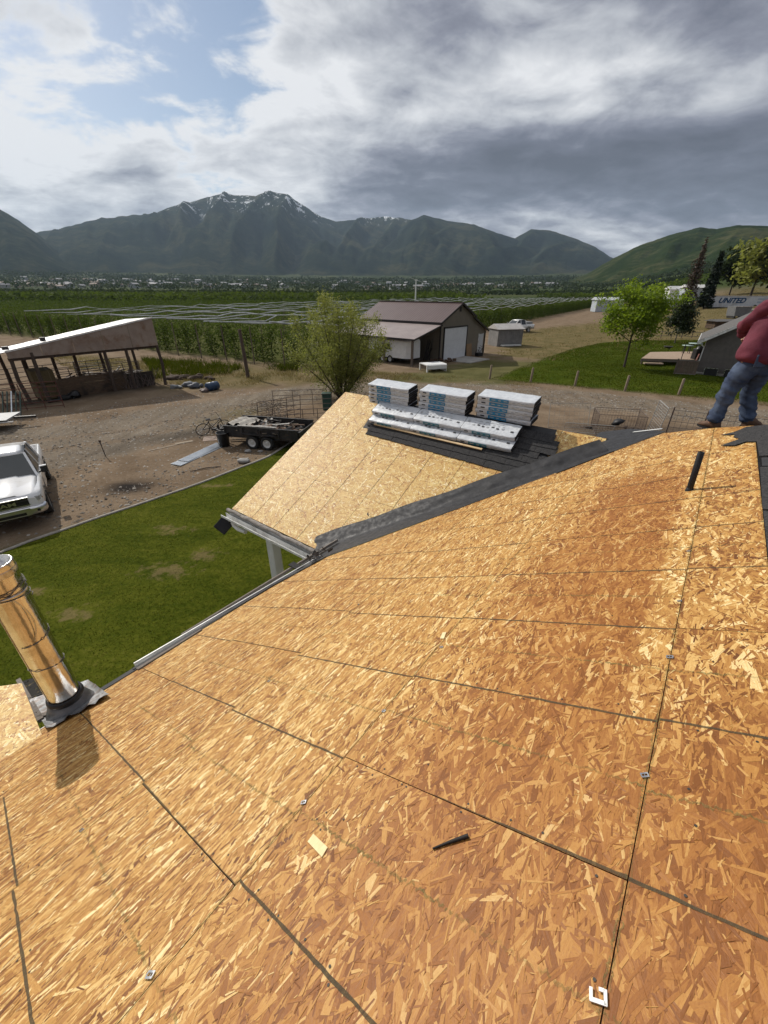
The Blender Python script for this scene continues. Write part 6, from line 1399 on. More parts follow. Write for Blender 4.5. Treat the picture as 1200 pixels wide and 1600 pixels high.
for x in (.1, 2.0, 3.9): MB().box((x, .07, .62), (.09, .09, 1.24)).obj('batten', POLE, o)
o = empty('plank_wall', tuple(SM @ Vector((6.05, .55, 0))), shd, 'near black plank wall at the right end of the open shed', 'wall')
for k in range(5): MB().box((.85, random.uniform(-.02, .02), .10 + .2 * k), (1.75, .05, .19)).obj('plank', mat('black_board_%d' % k, (.030, .024, .020), (.05, .04, .03), 6, .9), o)
mb = MB(); g = np.random.default_rng(61)
for k in range(46): 
    x = g.uniform(5.6, 7.6); y = g.uniform(.1, .5); mb.bar((x, y - .15, .05), (x + g.normal(0, .6), y + .25, g.uniform(.5, 1.35)), .025)
inshed('leaning_sticks', mb, PIPE, 'jumble of thin rods leaning on the dark plank wall', 'rods', kind='stuff')
for k, (p_, q_, lab) in enumerate((((2.2, 3.4), (8.0, 3.6), 'pipe corral fence crossing behind the hay bales'), ((-1.5, 6.3), (8.5, 6.8), 'long pipe corral fence behind the open shed'))):
    a_, b_ = SM @ Vector((*p_, 0)), SM @ Vector((*q_, 0)); gate('corral_fence', (a_.x, a_.y), (b_.x, b_.y), 1.35, 5, lab, PIPE, 0, .025, 6, 'fence')
a_, b_ = SM @ Vector((4.6, 7.4, 0)), SM @ Vector((7.0, 7.0, 0)); gate('farm_gate', (a_.x, a_.y), (b_.x, b_.y), 1.3, 7, 'green tubular farm gates stacked behind the shed', PIPEG, .1)
mb = MB(); g = np.random.default_rng(71)
for k in range(110): 
    x, y = g.uniform(3.3, 8.2), g.uniform(2.4, 5.6); l_ = g.uniform(.3, 1.6); a = g.normal(.3, .5); mb.box((0, 0, 0), (l_, g.uniform(.05, .25), g.uniform(.03, .1)), mi=int(g.integers(0, 3)), M=Matrix.Translation((x, y, g.uniform(.05, .7))) @ Matrix.Rotation(a, 4, 'Z') @ Matrix.Rotation(g.normal(0, .25), 4, 'Y'))
link('lumber_pile', mb.mesh('lumber_pile', [DEB[1], BRD, POLE]), None, SM.copy(), label='untidy pile of grey lumber and pallets at the back of the shed', cat='lumber', kind='stuff')
inshed('tyre', MB().lathe([(.2, -.1), (.34, -.1), (.38, 0), (.34, .1), (.2, .1), (.2, -.1)], c=(2.0, .05, .12), n=18), TYRE, 'black tyre lying at the foot of the shed planks', 'tyre')
inshed('black_sack', MB().blob((2.55, .0, .2), .32, 4, 0, 2, .4, (1.3, .8, .7)), BLKP, 'black sack slumped against the brown shed planks', 'sack')
inshed('pipe', MB().tube([(1.0, -.35, .08), (2.1, -.15, .09)], .07, 8), BLKP, 'short black pipe on the ground before the shed', 'pipe')
# flatbed trailer with angled steel at the left edge
fx, fy = at(8, 672); fb_ = empty('flatbed_trailer', (fx - 1.6, fy + .1, 0), .32, 'grey deck flatbed trailer cut off by the left edge below the shed', 'trailer')
MB().box((0, 0, .50), (3.6, 1.7, .08)).obj('deck', mat('trailer_deck', (.34, .35, .36), (.25, .26, .27), 4, .6), fb_); MB().box((0, -.86, .47), (3.7, .05, .14)).obj('side_rail', BLKM, fb_); MB().box((1.75, -.9, .45), (.7, .03, .05)).obj('marker_strip', WHITE, fb_)
for x in (-.5, .3): wheel_parts(fb_, (x, -.72, .3), .3, .18, WRIM)
MB().bar((1.8, 0, .45), (2.7, .1, .42), .1).obj('drawbar', BLKM, fb_)
x0, y0 = fx - 1.4, fy + 2.3
for k in range(9): MB().bar((x0 - 1.1 + .24 * k, y0 - .5, .1), (x0 - 1.6 + .24 * k, y0 + .7, 1.25), .05).obj('steel_bar', PIPEG if k % 3 else TIN, None, label='steel bar of the rack leaning behind the flatbed trailer', cat='bar', group='steel bars leaning behind the flatbed')
a_ = (fx - 2.6, fy + 3.4); gate('corral_fence', a_, (a_[0] + 2.4, a_[1] + 1.2), 1.5, 6, 'reddish corral panel at the far left beyond the flatbed trailer', mat('red_pipe', (.16, .05, .035), (.10, .05, .04), 7, .8), 0)

# ================================================================== TAN BARN
BA = R(42.0); bg_, bl_ = np.array([math.sin(BA), math.cos(BA)]), np.array([-math.cos(BA), math.sin(BA)])
barn = empty('barn', (5.4, 42.4, 0), math.atan2(bg_[1], bg_[0]), 'tan metal barn with brown roof, white garage door and lean-to', 'barn')
# local x along the gable face, y = along the ridge (away to the left)
TAN = mat('tan_siding', (.185, .16, .125), (.165, .142, .11), .8, .6, 0, wave=('X', .23, .012)); TANY = mat('tan_side_siding', (.17, .147, .115), (.15, .13, .10), .8, .6, 0, wave=('Y', .23, .012))
BRN = mat('brown_roof', (.085, .052, .048), (.10, .064, .06), 1., .45, 0, wave=('Y', .3, .012)); TRIM = mat('dark_trim', (.022, .018, .017), None, 3, .5); LROOF = mat('lean_roof', (.30, .25, .235), (.25, .205, .195), 1., .45, 0, wave=('Y', .3, .012))
LB = 10.5
def face_wall(name, poly, y0, y1, m): return MB().prism(poly, -y1, -y0, M=Matrix.Rotation(R(90), 4, 'X')).obj(name, m, barn)
face_wall('gable_wall', [(0, 0), (8.5, 0), (8.5, 2.42), (5.75, 3.68), (5.75, 3.84), (3.2, 5.0), (0, 3.55)], 0, .12, TAN)
MB().box((.05, LB / 2, 1.77), (.10, LB - .26, 3.54)).obj('side_wall', TANY, barn); MB().box((8.45, LB / 2, 1.2), (.10, LB - .26, 2.4)).obj('side_wall', TANY, barn); face_wall('back_wall', [(0, 0), (8.5, 0), (8.5, 2.42), (5.75, 3.68), (3.2, 5.0), (0, 3.55)], LB - .12, LB, TAN)
def slab(name, p0, p1, y0, y1, th_, m):
    (x0, z0), (x1, z1) = p0, p1; return MB().add([(x0, y0, z0), (x1, y0, z1), (x1, y1, z1), (x0, y1, z0), (x0, y0, z0 - th_), (x1, y0, z1 - th_), (x1, y1, z1 - th_), (x0, y1, z0 - th_)], [(0, 1, 2, 3), (7, 6, 5, 4), (0, 4, 5, 1), (1, 5, 6, 2), (2, 6, 7, 3), (3, 7, 4, 0)]).obj(name, m, barn)
slab('roof_side', (-.28, 3.52), (3.2, 5.12), -.25, LB + .25, .06, BRN); slab('roof_side', (6.0, 3.86), (3.2, 5.12), -.25, LB + .25, .06, BRN); slab('lower_roof', (8.85, 2.36), (5.70, 3.78), -.22, LB + .2, .06, BRN)
for (p_, q_) in (((-.3, 3.44), (3.2, 5.05)), ((6.02, 3.78), (3.2, 5.05)), ((8.87, 2.28), (5.7, 3.70))): MB().bar((p_[0], -.28, p_[1]), (q_[0], -.28, q_[1]), .05, .17).obj('rake_trim', TRIM, barn)
MB().bar((-.30, -.25, 3.42), (-.30, LB, 3.42), .05, .2).obj('eave_trim', TRIM, barn); MB().box((3.2, LB / 2, 5.14), (.3, LB + .5, .05)).obj('ridge_cap', BRN, barn)
for x in (-.02, 8.50): MB().box((x, -.02, 1.6 if x < 1 else 1.15), (.12, .10, 3.3 if x < 1 else 2.3)).obj('corner_trim', TRIM, barn)
MB().box((3.2, -.03, 4.55), (.28, .06, .42)).obj('gable_vent', TRIM, barn)
gd = empty('garage_door', (0, 0, 0), 0); gd.parent = barn; gd.matrix_basis = Matrix.Identity(4)
bpy.data.objects.remove(gd)
gd = MB().box((2.62, -.02, 1.46), (4.0, .06, 2.92)).obj('garage_door', mat('door_white', (.66, .67, .68), (.60, .61, .62), 2, .5), barn)
for k in range(5): MB().box((2.62, -.056, .29 + .585 * k), (3.98, .02, .565), bev=.008).obj('door_panel', MATS['door_white'], gd)
for x in (.57, 4.67): MB().box((x, -.05, 1.5), (.12, .10, 3.0)).obj('door_trim', TRIM, barn)
MB().box((2.62, -.05, 3.0), (4.2, .10, .12)).obj('door_trim', TRIM, barn)
dd_ = MB().box((7.62, -.03, 1.02), (.85, .06, 2.04)).obj('side_door', mat('door_grey', (.52, .53, .54), None, 2, .5), barn); MB().box((7.30, -.08, 1.0), (.05, .06, .05)).obj('handle', CHROME, dd_)
for x in (7.16, 8.08): MB().box((x, -.035, 1.05), (.07, .07, 2.1)).obj('door_trim', WHITE, barn)
# lean-to
slab('lean_roof', (-4.35, 2.36), (-.02, 3.36), -.25, LB, .06, LROOF); MB().bar((-4.36, -.25, 2.28), (-4.36, LB, 2.28), .05, .16).obj('lean_fascia', TRIM, barn); MB().bar((-4.36, -.27, 2.28), (-.1, -.27, 3.28), .05, .14).obj('lean_trim', TRIM, barn)
for k in range(4): MB().box((-4.2, .05 + 3.4 * k, 1.12), (.17, .17, 2.26)).obj('lean_post', POSTW, barn)
BMX = barn.matrix_basis
def inbarn(x, y): q = BMX @ Vector((x, y, 0)); return float(q.x), float(q.y)
# things at the barn
q = inbarn(-2.7, 3.6); cam_t = empty('cargo_trailer', (*q, 0), math.atan2(bl_[1], bl_[0]) + math.pi, 'white enclosed trailer parked under the barn lean-to', 'trailer')
mb = MB(); mb.loft([[(x, y * wv, z) for y, z in ((-1, .5), (-1.02, 1.2), (-.96, 2.0), (-.8, 2.12), (.8, 2.12), (.96, 2.0), (1.02, 1.2), (1, .5))] for x, wv in ((-2.4, .96), (-2.2, 1.0), (1.9, 1.0), (2.35, .93), (2.75, .70))], smooth=False).obj('trailer_body', WHT, cam_t)
for x in (-.5, .45):
    for s_ in (-1, 1): wheel_parts(cam_t, (x, s_ * .95, .34), .34, .2 * s_, WRIM)
MB().box((-.02, -1.03, 1.45), (1.0, .03, .5)).obj('window', GLASS, cam_t); MB().bar((2.6, 0, .45), (3.5, 0, .42), .1).obj('drawbar', BLKM, cam_t); MB().box((0, 0, .46), (4.6, 1.7, .08)).obj('chassis', BLKM, cam_t)
x, y = at(676, 579); cp_ = empty('truck_cap', (x, y, 0), .35, 'white fibreglass truck bed cap standing on the grass by the barn', 'truck cap')
mb = MB(); mb.loft([[(xx, y_, z) for y_, z in ((-.75, .55), (-.62, .62), (.62, .62), (.75, .55))] for xx in (-.95, .95)], smooth=False); mb.box((0, -.76, .40), (1.9, .04, .32)); mb.box((.93, 0, .32), (.05, 1.5, .62)); mb.box((-.88, -.72, .3), (.12, .1, .6)); mb.box((-.88, .72, .3), (.12, .1, .6)); mb.obj('cap_shell', WHT, cp_); MB().box((.965, 0, .33), (.02, .9, .36)).obj('window', GLASS, cp_)
q = inbarn(5.25, -.22); MB().box((0, 0, .62), (1.0, .03, 1.24)).obj('plywood_sheet', mat('plywood', (.30, .19, .095), (.24, .15, .08), 3, .8), None, Matrix.Translation((*q, 0)) @ Matrix.Rotation(math.atan2(bg_[1], bg_[0]), 4, 'Z') @ Matrix.Rotation(-.12, 4, 'X'), label='orange brown plywood sheet leaning right of the garage door', cat='plywood')
q = inbarn(6.35, -.75); bicycle((*q, 0), .8, .15, 'dark bicycle standing between plywood sheet and barn side door')
q = inbarn(5.9, -1.0); MB().box((0, 0, .18), (.7, .5, .36), bev=.03).obj('crate', RUB, None, Matrix.Translation((*q, 0)) @ Matrix.Rotation(.5, 4, 'Z'), label='low black crate on the ground before the barn plywood', cat='crate')
mb = MB(); g = np.random.default_rng(19); q = inbarn(.1, -.5)
for k in range(16): mb.box((q[0] + g.normal(0, .55), q[1] + g.normal(0, .25), g.uniform(.05, .3)), (g.uniform(.1, .5), g.uniform(.08, .3), g.uniform(.05, .3)), rz=g.uniform(0, 3))
mb.obj('yard_clutter', DEB[3], None, label='dark clutter heaped at the left foot of the garage door', cat='clutter', kind='stuff')
mb = MB(); q = inbarn(-.35, 1.2)
for k in range(12): mb.bar((q[0] + g.normal(0, .2), q[1] + g.normal(0, .8), 0), (q[0] + g.normal(0, .2) + .2, q[1] + g.normal(0, .8), g.uniform(1., 2.2)), .05)
mb.obj('hung_tools', BLKM, None, label='dark tools and poles leaning inside the barn lean-to', cat='tools', kind='stuff')
CONC = mat('concrete', (.36, .34, .31), (.28, .265, .245), 3, .9, .004, 40, dirt=(.20, .18, .16), dscale=1.)
pad = [inbarn(.7, -.05), inbarn(4.7, -.05), inbarn(4.5, -3.1), inbarn(1.0, -3.0)]; MB().prism(ccw(pad), -.05, .075).obj('concrete_pad', CONC, None, kind='structure')
# small grey storage shed
p = gt(786, 541); sx0 = (float(p[0]) + .4, float(p[1]) + 1.0, float(p[2])); ss_ = empty('storage_shed', sx0, R(14), 'small grey storage shed with pale roof beside the barn', 'shed'); GSH = mat('grey_shed', (.22, .21, .20), (.16, .155, .15), 2, .85, wave=('X', .3, .012))
MB().box((0, 0, 1.0), (3.4, 2.5, 2.0)).obj('wall', GSH, ss_); MB().add([(-1.85, -1.42, 1.98), (1.85, -1.42, 1.98), (1.85, 1.42, 1.98), (-1.85, 1.42, 1.98), (-1.85, 0, 2.55), (1.85, 0, 2.55)], [(0, 1, 5, 4), (2, 3, 4, 5), (0, 4, 3), (1, 2, 5), (0, 3, 2, 1)]).obj('roof', mat('pale_roof', (.46, .44, .42), (.38, .36, .34), 2, .6), ss_)
MB().box((1.715, -.55, .95), (.03, .9, 1.8)).obj('door', WHITE, ss_); MB().box((1.715, .6, .95), (.03, .9, 1.8)).obj('door', BLKM, ss_); MB().box((1.74, 0, .95), (.03, .09, 1.8)).obj('trim', WHITE, ss_)
MB().box((0, -1.65, .18), (2.6, .5, .14)).obj('bench', WHITE, None, ss_.matrix_basis.copy(), label='low white bench along the front of the grey storage shed', cat='bench')

# ================================================================== RIGHT SIDE: FENCE POSTS, GREY HOUSE, DECK
for (u, v, lab) in ((765, 592, 'leftmost short wooden post at the drive, before the barn pad'), (829, 597, 'second short fence post from the barn along the drive'), (898, 603, 'middle short fence post on the lawn edge left of the maple trunk'), (976, 611, 'short fence post standing directly below the bright maple'), (1060, 617, 'rightmost short fence post, in front of the grey house')):
    x, y = at(u, v); MB().tube([(x, y, -.05), (x + .03, y, 1.02), (x + .03, y, 1.05)], [.085, .08, .06], 9).obj('fence_post', mat('cedar_post_%d' % u, (.26, .20, .14), (.16, .125, .09), 6, .9, stretch=(5, 5, 1)), None, label=lab, cat='fence post')
hz_az = R(126.0); hgv, hlv = np.array([math.sin(hz_az), math.cos(hz_az)]), np.array([math.cos(hz_az), -math.sin(hz_az)]) * -1
hx, hy = at(1087, 583); gh_ = empty('neighbour_house', (hx, hy, 0), math.atan2(hgv[1], hgv[0]), 'grey stucco house with white roof edge behind the man', 'house')
STUC = mat('grey_stucco', (.135, .122, .108), (.11, .10, .09), 3, .95, .008, 40); HL = 9.0
def hface(name, poly, y0, y1, m): return MB().prism(poly, -y1, -y0, M=Matrix.Rotation(R(90), 4, 'X')).obj(name, m, gh_)
hface('gable_wall', [(0, 0), (6.6, 0), (6.6, 2.75), (3.3, 4.75), (0, 2.75)], 0, .15, STUC); MB().box((.07, HL / 2, 1.37), (.14, HL - .3, 2.74)).obj('side_wall', STUC, gh_); hface('back_wall', [(0, 0), (6.6, 0), (6.6, 2.75), (3.3, 4.75), (0, 2.75)], HL - .15, HL, STUC)
GRF = mat('grey_shingle_roof', (.085, .08, .078), (.12, .115, .11), 12, .9, .01, 50)
for s_, (xe, nm_) in ((1, (-.55, 'l')), (-1, (7.15, 'r'))):
    MB().add([(xe, -.45, 2.46), (3.3, -.45, 4.82), (3.3, HL + .4, 4.82), (xe, HL + .4, 2.46), (xe, -.45, 2.34), (3.3, -.45, 4.70), (3.3, HL + .4, 4.70), (xe, HL + .4, 2.34)], [(0, 1, 2, 3), (7, 6, 5, 4), (0, 4, 5, 1), (1, 5, 6, 2), (2, 6, 7, 3), (3, 7, 4, 0)]).obj('roof_slope', GRF, gh_)
    MB().bar((xe, -.48, 2.40), (3.3, -.48, 4.76), .05, .22).obj('rake_board', WHITE, gh_)
MB().bar((-.57, -.45, 2.38), (-.57, HL + .4, 2.38), .08, .12).obj('gutter', WHITE, gh_); MB().tube([(-.35, -.06, 2.3), (-.05, -.06, 2.05), (-.05, -.06, .1), (-.3, -.2, .05)], .045, 8).obj('downspout', WHITE, gh_)
MB().box((3.3, -.25, .06), (7., .5, .12)).obj('foundation_curb', CONC, gh_)
GMX = gh_.matrix_basis
for k, (x, w_, lab) in enumerate(((.95, .9, 'dark open box at the left foot of the grey house wall'), (2.15, .62, 'black window well in the middle foot of the grey house'), (2.95, .62, 'white framed black window well by the man\'s knee'))):
    o = empty('window_well', tuple(GMX @ Vector((x, -.52, 0))), math.atan2(hgv[1], hgv[0]), lab, 'window well'); MB().box((0, 0, .28), (w_, .45, .56), bev=.02).obj('box', BLKP, o)
    fr_ = MB(); [fr_.box((sx_, -.24, .30), (.05, .03, .56)) for sx_ in (-w_ / 2, w_ / 2)]; fr_.box((0, -.24, .57), (w_ + .05, .03, .05)); fr_.obj('rim', GALV if k < 2 else WHITE, o)
# timber screen left of the house corner
a_, b_ = np.array(at(1053, 584)), np.array(at(1086, 586)); e = b_ - a_; o = empty('wood_screen', (*a_, 0), math.atan2(e[1], e[0]), 'low brown timber screen at the left corner of the grey house', 'fence panel'); ln = float(np.linalg.norm(e))
for k in range(8): MB().box((ln * (k + .5) / 8, 0, .55), (ln / 8 - .015, .03, 1.0)).obj('board', mat('screen_board_%d' % (k % 3), (.15 + .01 * (k % 3), .115, .085), (.11, .085, .065), 4, .9), o)
MB().box((0, 0, .6), (.1, .1, 1.2)).obj('post', POSTW, o); MB().box((ln / 2, 0, .04), (ln, .06, .08)).obj('sill', GREYW, o); MB().box((ln / 2, 0, 1.08), (ln, .07, .05)).obj('cap', GREYW, o)
x, y = at(1078, 577); MB().bar((x, y - .3, .5), (x + .5, y + .2, 1.25), .08, .05).obj('red_chute', mat('faded_red', (.30, .10, .08), (.36, .20, .17), 5, .7), None, label='faded red board slanting at the house corner above the timber screen', cat='board')
# deck
dz = .55; dk = [gp(u, v, dz)[:2] for u, v in ((1002, 560), (1016, 550), (1092, 549), (1090, 562))]; cen = np.mean(dk, 0); deck = empty('deck', (float(cen[0]), float(cen[1]), 0), 0, 'raised tan timber deck between the maple and the grey house', 'deck')
DECK = mat('deck_board', (.40, .30, .22), (.33, .245, .175), 4, .8); e1, e2 = dk[1] - dk[0], dk[3] - dk[0]; nb_ = 12
for k in range(nb_):
    s0, s1 = k / nb_ + .004, (k + 1) / nb_ - .004; q = [dk[0] * (1 - s) + dk[1] * s for s in (s0, s1)]; r2 = [dk[3] * (1 - s) + dk[2] * s for s in (s0, s1)]
    MB().prism(ccw([tuple(p_ - cen) for p_ in (q[0], r2[0], r2[1], q[1])]), dz - .04, dz).obj('deck_board', DECK, deck)
for (i, j) in ((0, 1), (1, 2), (2, 3), (3, 0)): MB().bar((*(dk[i] - cen), dz - .16), (*(dk[j] - cen), dz - .16), .05, .2).obj('rim_joist', GREYW, deck)
for s in (0.02, .35, .7, .98):
    for t_ in (.04, .96): q = (dk[0] * (1 - t_) + dk[1] * t_) * (1 - s) + (dk[3] * (1 - t_) + dk[2] * t_) * s - cen; MB().box((*q, dz / 2 - .1), (.1, .1, dz - .1)).obj('leg', POSTW, deck)
MB().box((*(dk[0] * .8 + dk[3] * .2 - cen - np.array([.1, .5])), .2), (1.6, .4, .1), rz=-.2).obj('step', DECK, deck)
q = gp(1043, 546, dz); gr_ = empty('fire_pit', (float(q[0]), float(q[1]), dz), 0, 'low black fire bowl on the left part of the deck', 'fire pit'); MB().lathe([(.1, .12), (.40, .22), (.46, .32), (.44, .33), (.36, .25), (.001, .16)], n=18).obj('bowl', BLKM, gr_); [MB().bar((.3 * math.cos(a), .3 * math.sin(a), 0), (.25 * math.cos(a), .25 * math.sin(a), .2), .04).obj('leg', BLKM, gr_) for a in (0.3, 2.4, 4.5)]
for (u, v, r_, hh, lab) in ((1083, 549, .62, .75, 'larger pale green round patio table at the house end of the deck'), (1071, 552, .5, .72, 'smaller green patio table beside the larger one on the deck')):
    q = gp(u, v, dz); o = empty('patio_table', (float(q[0]), float(q[1]), dz), 0, lab, 'table'); MB().lathe([(.001, hh), (r_, hh), (r_, hh + .035), (.001, hh + .04)], n=22).obj('tabletop', mat('pale_green_%d' % u, (.33, .42, .37), (.28, .36, .32), 4, .5), o)
    for a in (.5, 2.07, 3.64, 5.2): MB().bar((r_ * .7 * math.cos(a), r_ * .7 * math.sin(a), 0), (r_ * .6 * math.cos(a), r_ * .6 * math.sin(a), hh), .04).obj('leg', BLKM, o)
q = gp(1088, 561, dz); o = empty('bbq_grill', (float(q[0]), float(q[1]), dz), 0, 'black covered barbecue against the grey house wall', 'barbecue'); MB().box((0, 0, .45), (.8, .6, .9), bev=.04).obj('cart', BLKP, o); MB().lathe([(.001, .24), (.2, .2), (.30, .0)], c=(0, 0, .9), n=16).obj('lid', BLKP, o)
q = gp(1063, 565, dz); MB().tube([(float(q[0]), float(q[1]), 0), (float(q[0]), float(q[1]), 2.0)], .03, 7).obj('pole', BLKM, None, label='thin dark pole at the front edge of the deck', cat='pole')
# back fence across the field behind the deck
a_, b_ = at(1000, 531), at(1095, 533); o = empty('rail_fence', (a_[0], a_[1], float(th(*a_))), math.atan2(b_[1] - a_[1], b_[0] - a_[0]), 'thin pale rail fence behind the maple and deck', 'fence'); ln = math.hypot(b_[0] - a_[0], b_[1] - a_[1])
for z in (.45, .95): MB().tube([(0, 0, z), (ln, 0, z)], .035, 6).obj('rail', GREYW, o)
for k in range(7): MB().tube([(ln * k / 6, 0, 0), (ln * k / 6, 0, 1.15)], .05, 6).obj('post', POSTW, o)

# ================================================================== FAR RIGHT: SEMI TRAILER, RV, SHEDS
def scale_at(p): return float(np.hypot(p[0], p[1])) and float(p[1]) / 715.
p = gt(1101, 483); k = scale_at(p); H_ = 19 * k; Lsemi = 16 * H_ / 3.0
BLUEL = mat('trailer_blue', (.015, .06, .14), None, 4, .5)
sm = empty('semi_trailer', tuple(p), R(-4), 'long white semi trailer with large blue UNITED lettering', 'semi trailer'); TRW = mat('trailer_white', (.62, .64, .66), (.54, .56, .58), 2, .5, dirt=(.42, .41, .39), dscale=.5)
MB().box((Lsemi / 2, 1.3, H_ * .56), (Lsemi, 2.6, H_ * .82)).obj('box_body', TRW, sm); MB().box((Lsemi / 2, -.03, H_ * .965), (Lsemi, .06, .12)).obj('top_rail', GALV, sm); MB().box((Lsemi / 2, 1.3, H_ * .12), (Lsemi * .95, 1.0, H_ * .08)).obj('chassis', BLKM, sm)
for x in (.72, .80): wheel_parts(sm, (Lsemi * x, .1, .5), .5, .3, RIMM)
for x in (.12, .14): MB().box((Lsemi * x, .4, H_ * .08), (.15, .15, H_ * .18)).obj('landing_leg', BLKM, sm)
for nme, body, size, xx, zz, shr in (('lettering', 'UNITED', H_ * .52, 36 * k, H_ * .62, .3),):
    link(nme, text_mesh(nme, body, size, BLUEL, shr, .02, 1.6), sm, Matrix.Translation((xx, -.03, zz)) @ Matrix.Rotation(R(90), 4, 'X') @ Matrix.Scale(1.12, 4, (1, 0, 0)))
for zz, ln in ((.74, 20), (.52, 16)): MB().box((80 * k + ln * k * .5 - 6 * k, -.02, H_ * zz), (ln * k, .02, H_ * .10)).obj('small_print', mat('faded_blue_%d' % ln, (.25, .32, .42), (.45, .48, .53), 9, .5), sm)
p = gt(1050, 482); k = scale_at(p); rv = empty('travel_trailer', tuple(p), R(-6), 'white travel trailer with dark windows beyond the maple', 'travel trailer'); W2 = 33 * k; H2 = 15 * k
MB().loft([[(x, y, z) for y, z in ((-1.2, .5), (-1.2, h_ - .2), (-1.0, h_), (1.0, h_), (1.2, h_ - .2), (1.2, .5))] for x, h_ in ((-W2 / 2, H2), (W2 * .36, H2), (W2 * .46, H2 * .85), (W2 * .52, H2 * .45))], smooth=False).obj('trailer_body', WHT, rv); MB().box((0, -1.22, H2 * .45), (W2 * .9, .03, .25)).obj('stripe', mat('grey_stripe', (.12, .12, .13)), rv)
for x in (-.22, .02, .2): MB().box((W2 * x, -1.22, H2 * .66), (W2 * .12, .04, H2 * .24)).obj('window', GLASS, rv)
for x in (-.05, .12): wheel_parts(rv, (W2 * x, -1.1, .38), .38, .22, WRIM)
p = gt(1034, 479); k = scale_at(p); c = np.array(p); c[1] += 8
def simple_shed(name, u0, u1, vt, vb, label, wm, rm, back=0., rz=0., eave=.35):
    p_ = gt((u0 + u1) / 2, vb); d_ = float(np.hypot(p_[0], p_[1])) + back; az = math.atan2(p_[0], p_[1]); x, y = math.sin(az) * d_, math.cos(az) * d_; k_ = y / 715.; w_ = (u1 - u0) * k_; h_ = 6.1 + (455 - vt) * k_ - float(th(x, y)); z0 = float(th(x, y))
    o = empty(name, (x, y, z0), rz, label, 'building'); MB().box((0, 0, h_ * .4), (w_, w_ * .5, h_ * .8)).obj('wall', wm, o)
    xx, yy = w_ / 2 + eave, w_ * .25 + eave; MB().add([(-xx, -yy, h_ * .8), (xx, -yy, h_ * .8), (xx, yy, h_ * .8), (-xx, yy, h_ * .8), (-xx, 0, h_), (xx, 0, h_)], [(0, 1, 5, 4), (2, 3, 4, 5), (0, 4, 3), (1, 2, 5), (0, 3, 2, 1)]).obj('roof', rm, o); MB().box((w_ * .2, -w_ * .25 - .03, h_ * .3), (w_ * .22, .05, h_ * .5)).obj('door', TRIM, o); return o
LTR = mat('bluish_tin', (.46, .50, .54), (.38, .42, .46), 2, .5)
simple_shed('white_building', 1036, 1062, 448, 478, 'tall white building half hidden behind the bare conifer', WHT, WHITE, 22); simple_shed('metal_building', 1060, 1098, 446, 478, 'pale roofed building between the bare conifer and the spruce', LTR, WHITE, 30)
simple_shed('long_shed', 926, 966, 463, 487, 'long low pale metal shed left of the bright maple', LTR, mat('pale_tin', (.55, .57, .58), (.48, .50, .52), 2, .5), 0, R(-4))
simple_shed('coop', 1106, 1142, 494, 513, 'small dark roofed coop seen over the grey house roof', BRD, GRF, 0, .1)
p = gt(1150, 497); k = scale_at(p); o = empty('dump_box', tuple(p), -.05, 'grey sloped steel dump box standing before the semi trailer', 'container'); w_ = 25 * k
MB().loft([[(x, y, z) for x, z in ((-w_ * .42, .35), (w_ * .42, .35), (w_ * .5, 17 * k), (-w_ * .5, 17 * k))] for y in (-1.1, 1.1)], smooth=False).obj('steel_box', mat('grey_steel', (.13, .135, .14), (.17, .17, .17), 3, .6), o); MB().box((0, -1.13, 16.5 * k), (w_ * 1.04, .08, .12)).obj('rim', GALV, o); [MB().box((w_ * s_, 0, .18), (.25, 2., .36)).obj('skid', BLKM, o) for s_ in (-.35, .35)]
p = gt(1172, 494); k = scale_at(p); o = empty('camper_shell', tuple(p), 0, 'small beige trailer box right of the grey dump box', 'trailer'); MB().box((0, 0, 5.5 * k), (17 * k, 2, 9 * k), bev=.1).obj('shell', mat('beige_box', (.36, .33, .27), (.30, .27, .22), 3, .6), o); [wheel_parts(o, (x * k, -1.0, .33), .33, .2, WRIM) for x in (-4, 4)]

# ================================================================== WIRE PANELS BEHIND THE WING ROOF
WIRE = mat('fence_wire', (.10, .085, .075), (.16, .14, .125), 9, .6); WIREG = mat('grey_wire', (.34, .34, .33), (.26, .26, .25), 9, .5)
x0, y0 = at(1036, 688); x1, y1 = at(1260, 716); e = np.array([x1 - x0, y1 - y0]); ln = float(np.linalg.norm(e)); wf = empty('wire_fence', (x0, y0, 0), math.atan2(e[1], e[0]), 'thin wire stock fence beyond the man\'s boots', 'fence')
for z in (.15, .4, .65, .92, 1.2, 1.42): MB().tube([(0, 0, z), (ln * .5, 0, z - .02), (ln, 0, z)], .011, 5).obj('wire', WIRE, wf)
for k in range(1, 22): MB().tube([(ln * k / 22, 0, .1), (ln * k / 22, 0, 1.42)], .007, 4).obj('stay', WIRE, wf)
for k in range(5): MB().tube([(ln * k / 4, 0, -.1), (ln * k / 4 + .02, 0, 1.55)], .035, 6).obj('post', PIPE, wf)
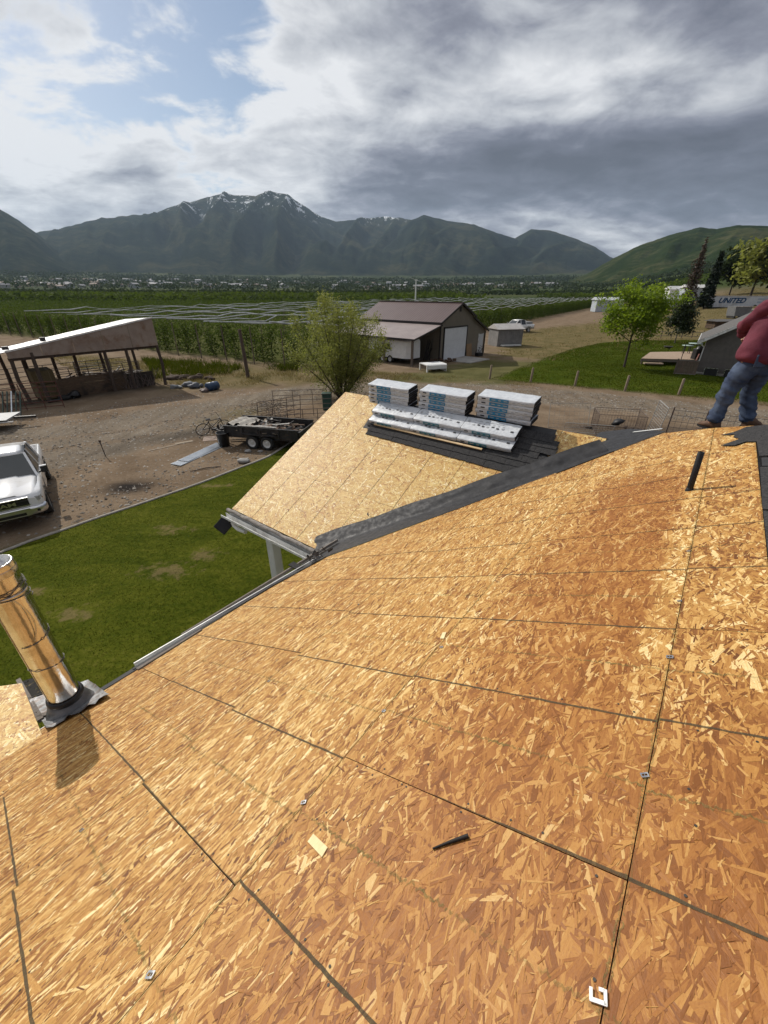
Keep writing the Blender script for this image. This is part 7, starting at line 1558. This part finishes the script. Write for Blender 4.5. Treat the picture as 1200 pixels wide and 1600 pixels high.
def mesh_panel(name, p0, p1, h, nx, nz, m, label, tilt=0., r_=.008, cat_='wire panel'):
    p0, p1 = np.array(p0), np.array(p1); e = p1 - p0; ln = float(np.linalg.norm(e)); o = empty(name, (*p0, 0), 0, label, cat_); o.matrix_basis = Matrix.Translation((*p0, 0)) @ Matrix.Rotation(math.atan2(e[1], e[0]), 4, 'Z') @ Matrix.Rotation(tilt, 4, 'X')
    fr_ = MB(); [fr_.bar(a, b_, r_ * 3) for a, b_ in (((0, 0, .02), (ln, 0, .02)), ((0, 0, h), (ln, 0, h)), ((0, 0, 0), (0, 0, h)), ((ln, 0, 0), (ln, 0, h)))]; fr_.obj('panel_frame', m, o)
    gm = MB(); [gm.bar((ln * i / nx, 0, 0), (ln * i / nx, 0, h), r_) for i in range(1, nx)]; [gm.bar((0, 0, h * i / nz), (ln, 0, h * i / nz), r_) for i in range(1, nz)]; gm.obj('wire_mesh', m, o, kind='stuff'); return o
x0, y0 = at(1022, 690); mesh_panel('mesh_fence', (x0, y0), (x0 + .5, y0 + 1.5), 1.55, 6, 14, WIREG, 'tall grey mesh panel standing edge-on right of the dark cage', .1, .009)
x0, y0 = at(930, 678); cg = [(x0, y0), (x0 + 2.0, y0 - .5), (x0 + 2.4, y0 + .9), (x0 + .4, y0 + 1.4)]
cage = empty('wire_cage', (x0, y0, 0), 0, 'rusty wire mesh cage standing beyond the wing roof', 'cage')
for k in range(4):
    p_ = mesh_panel('side', cg[k], cg[(k + 1) % 4], .95, 16, 9, PIPE, None, 0, .007, None); p_.parent = cage; p_.matrix_basis = cage.matrix_basis.inverted() @ p_.matrix_basis
mesh_panel('mesh_fence', at(856, 668), at(918, 668), 1.2, 8, 6, WIREG, 'bent light wire panel just right of the bundles', -.2, .006); mesh_panel('mesh_fence', at(880, 674), at(955, 680), .6, 10, 4, WIREG, 'low wire panel in front of the rusty cage', .5, .006)
mb = MB(); g = np.random.default_rng(91); x0, y0 = at(1010, 680)
for k in range(40): c = (x0 + g.uniform(-3.5, 8), y0 + g.uniform(-1.8, 1.2), .03); mb.blob(c, g.uniform(.06, .22), k, 0, 1, .5, (1.4, 1, .5))
mb.obj('soil_clods', MATS['dark_soil'], None, kind='stuff', label='dark soil clods beyond the ridge', cat='soil')
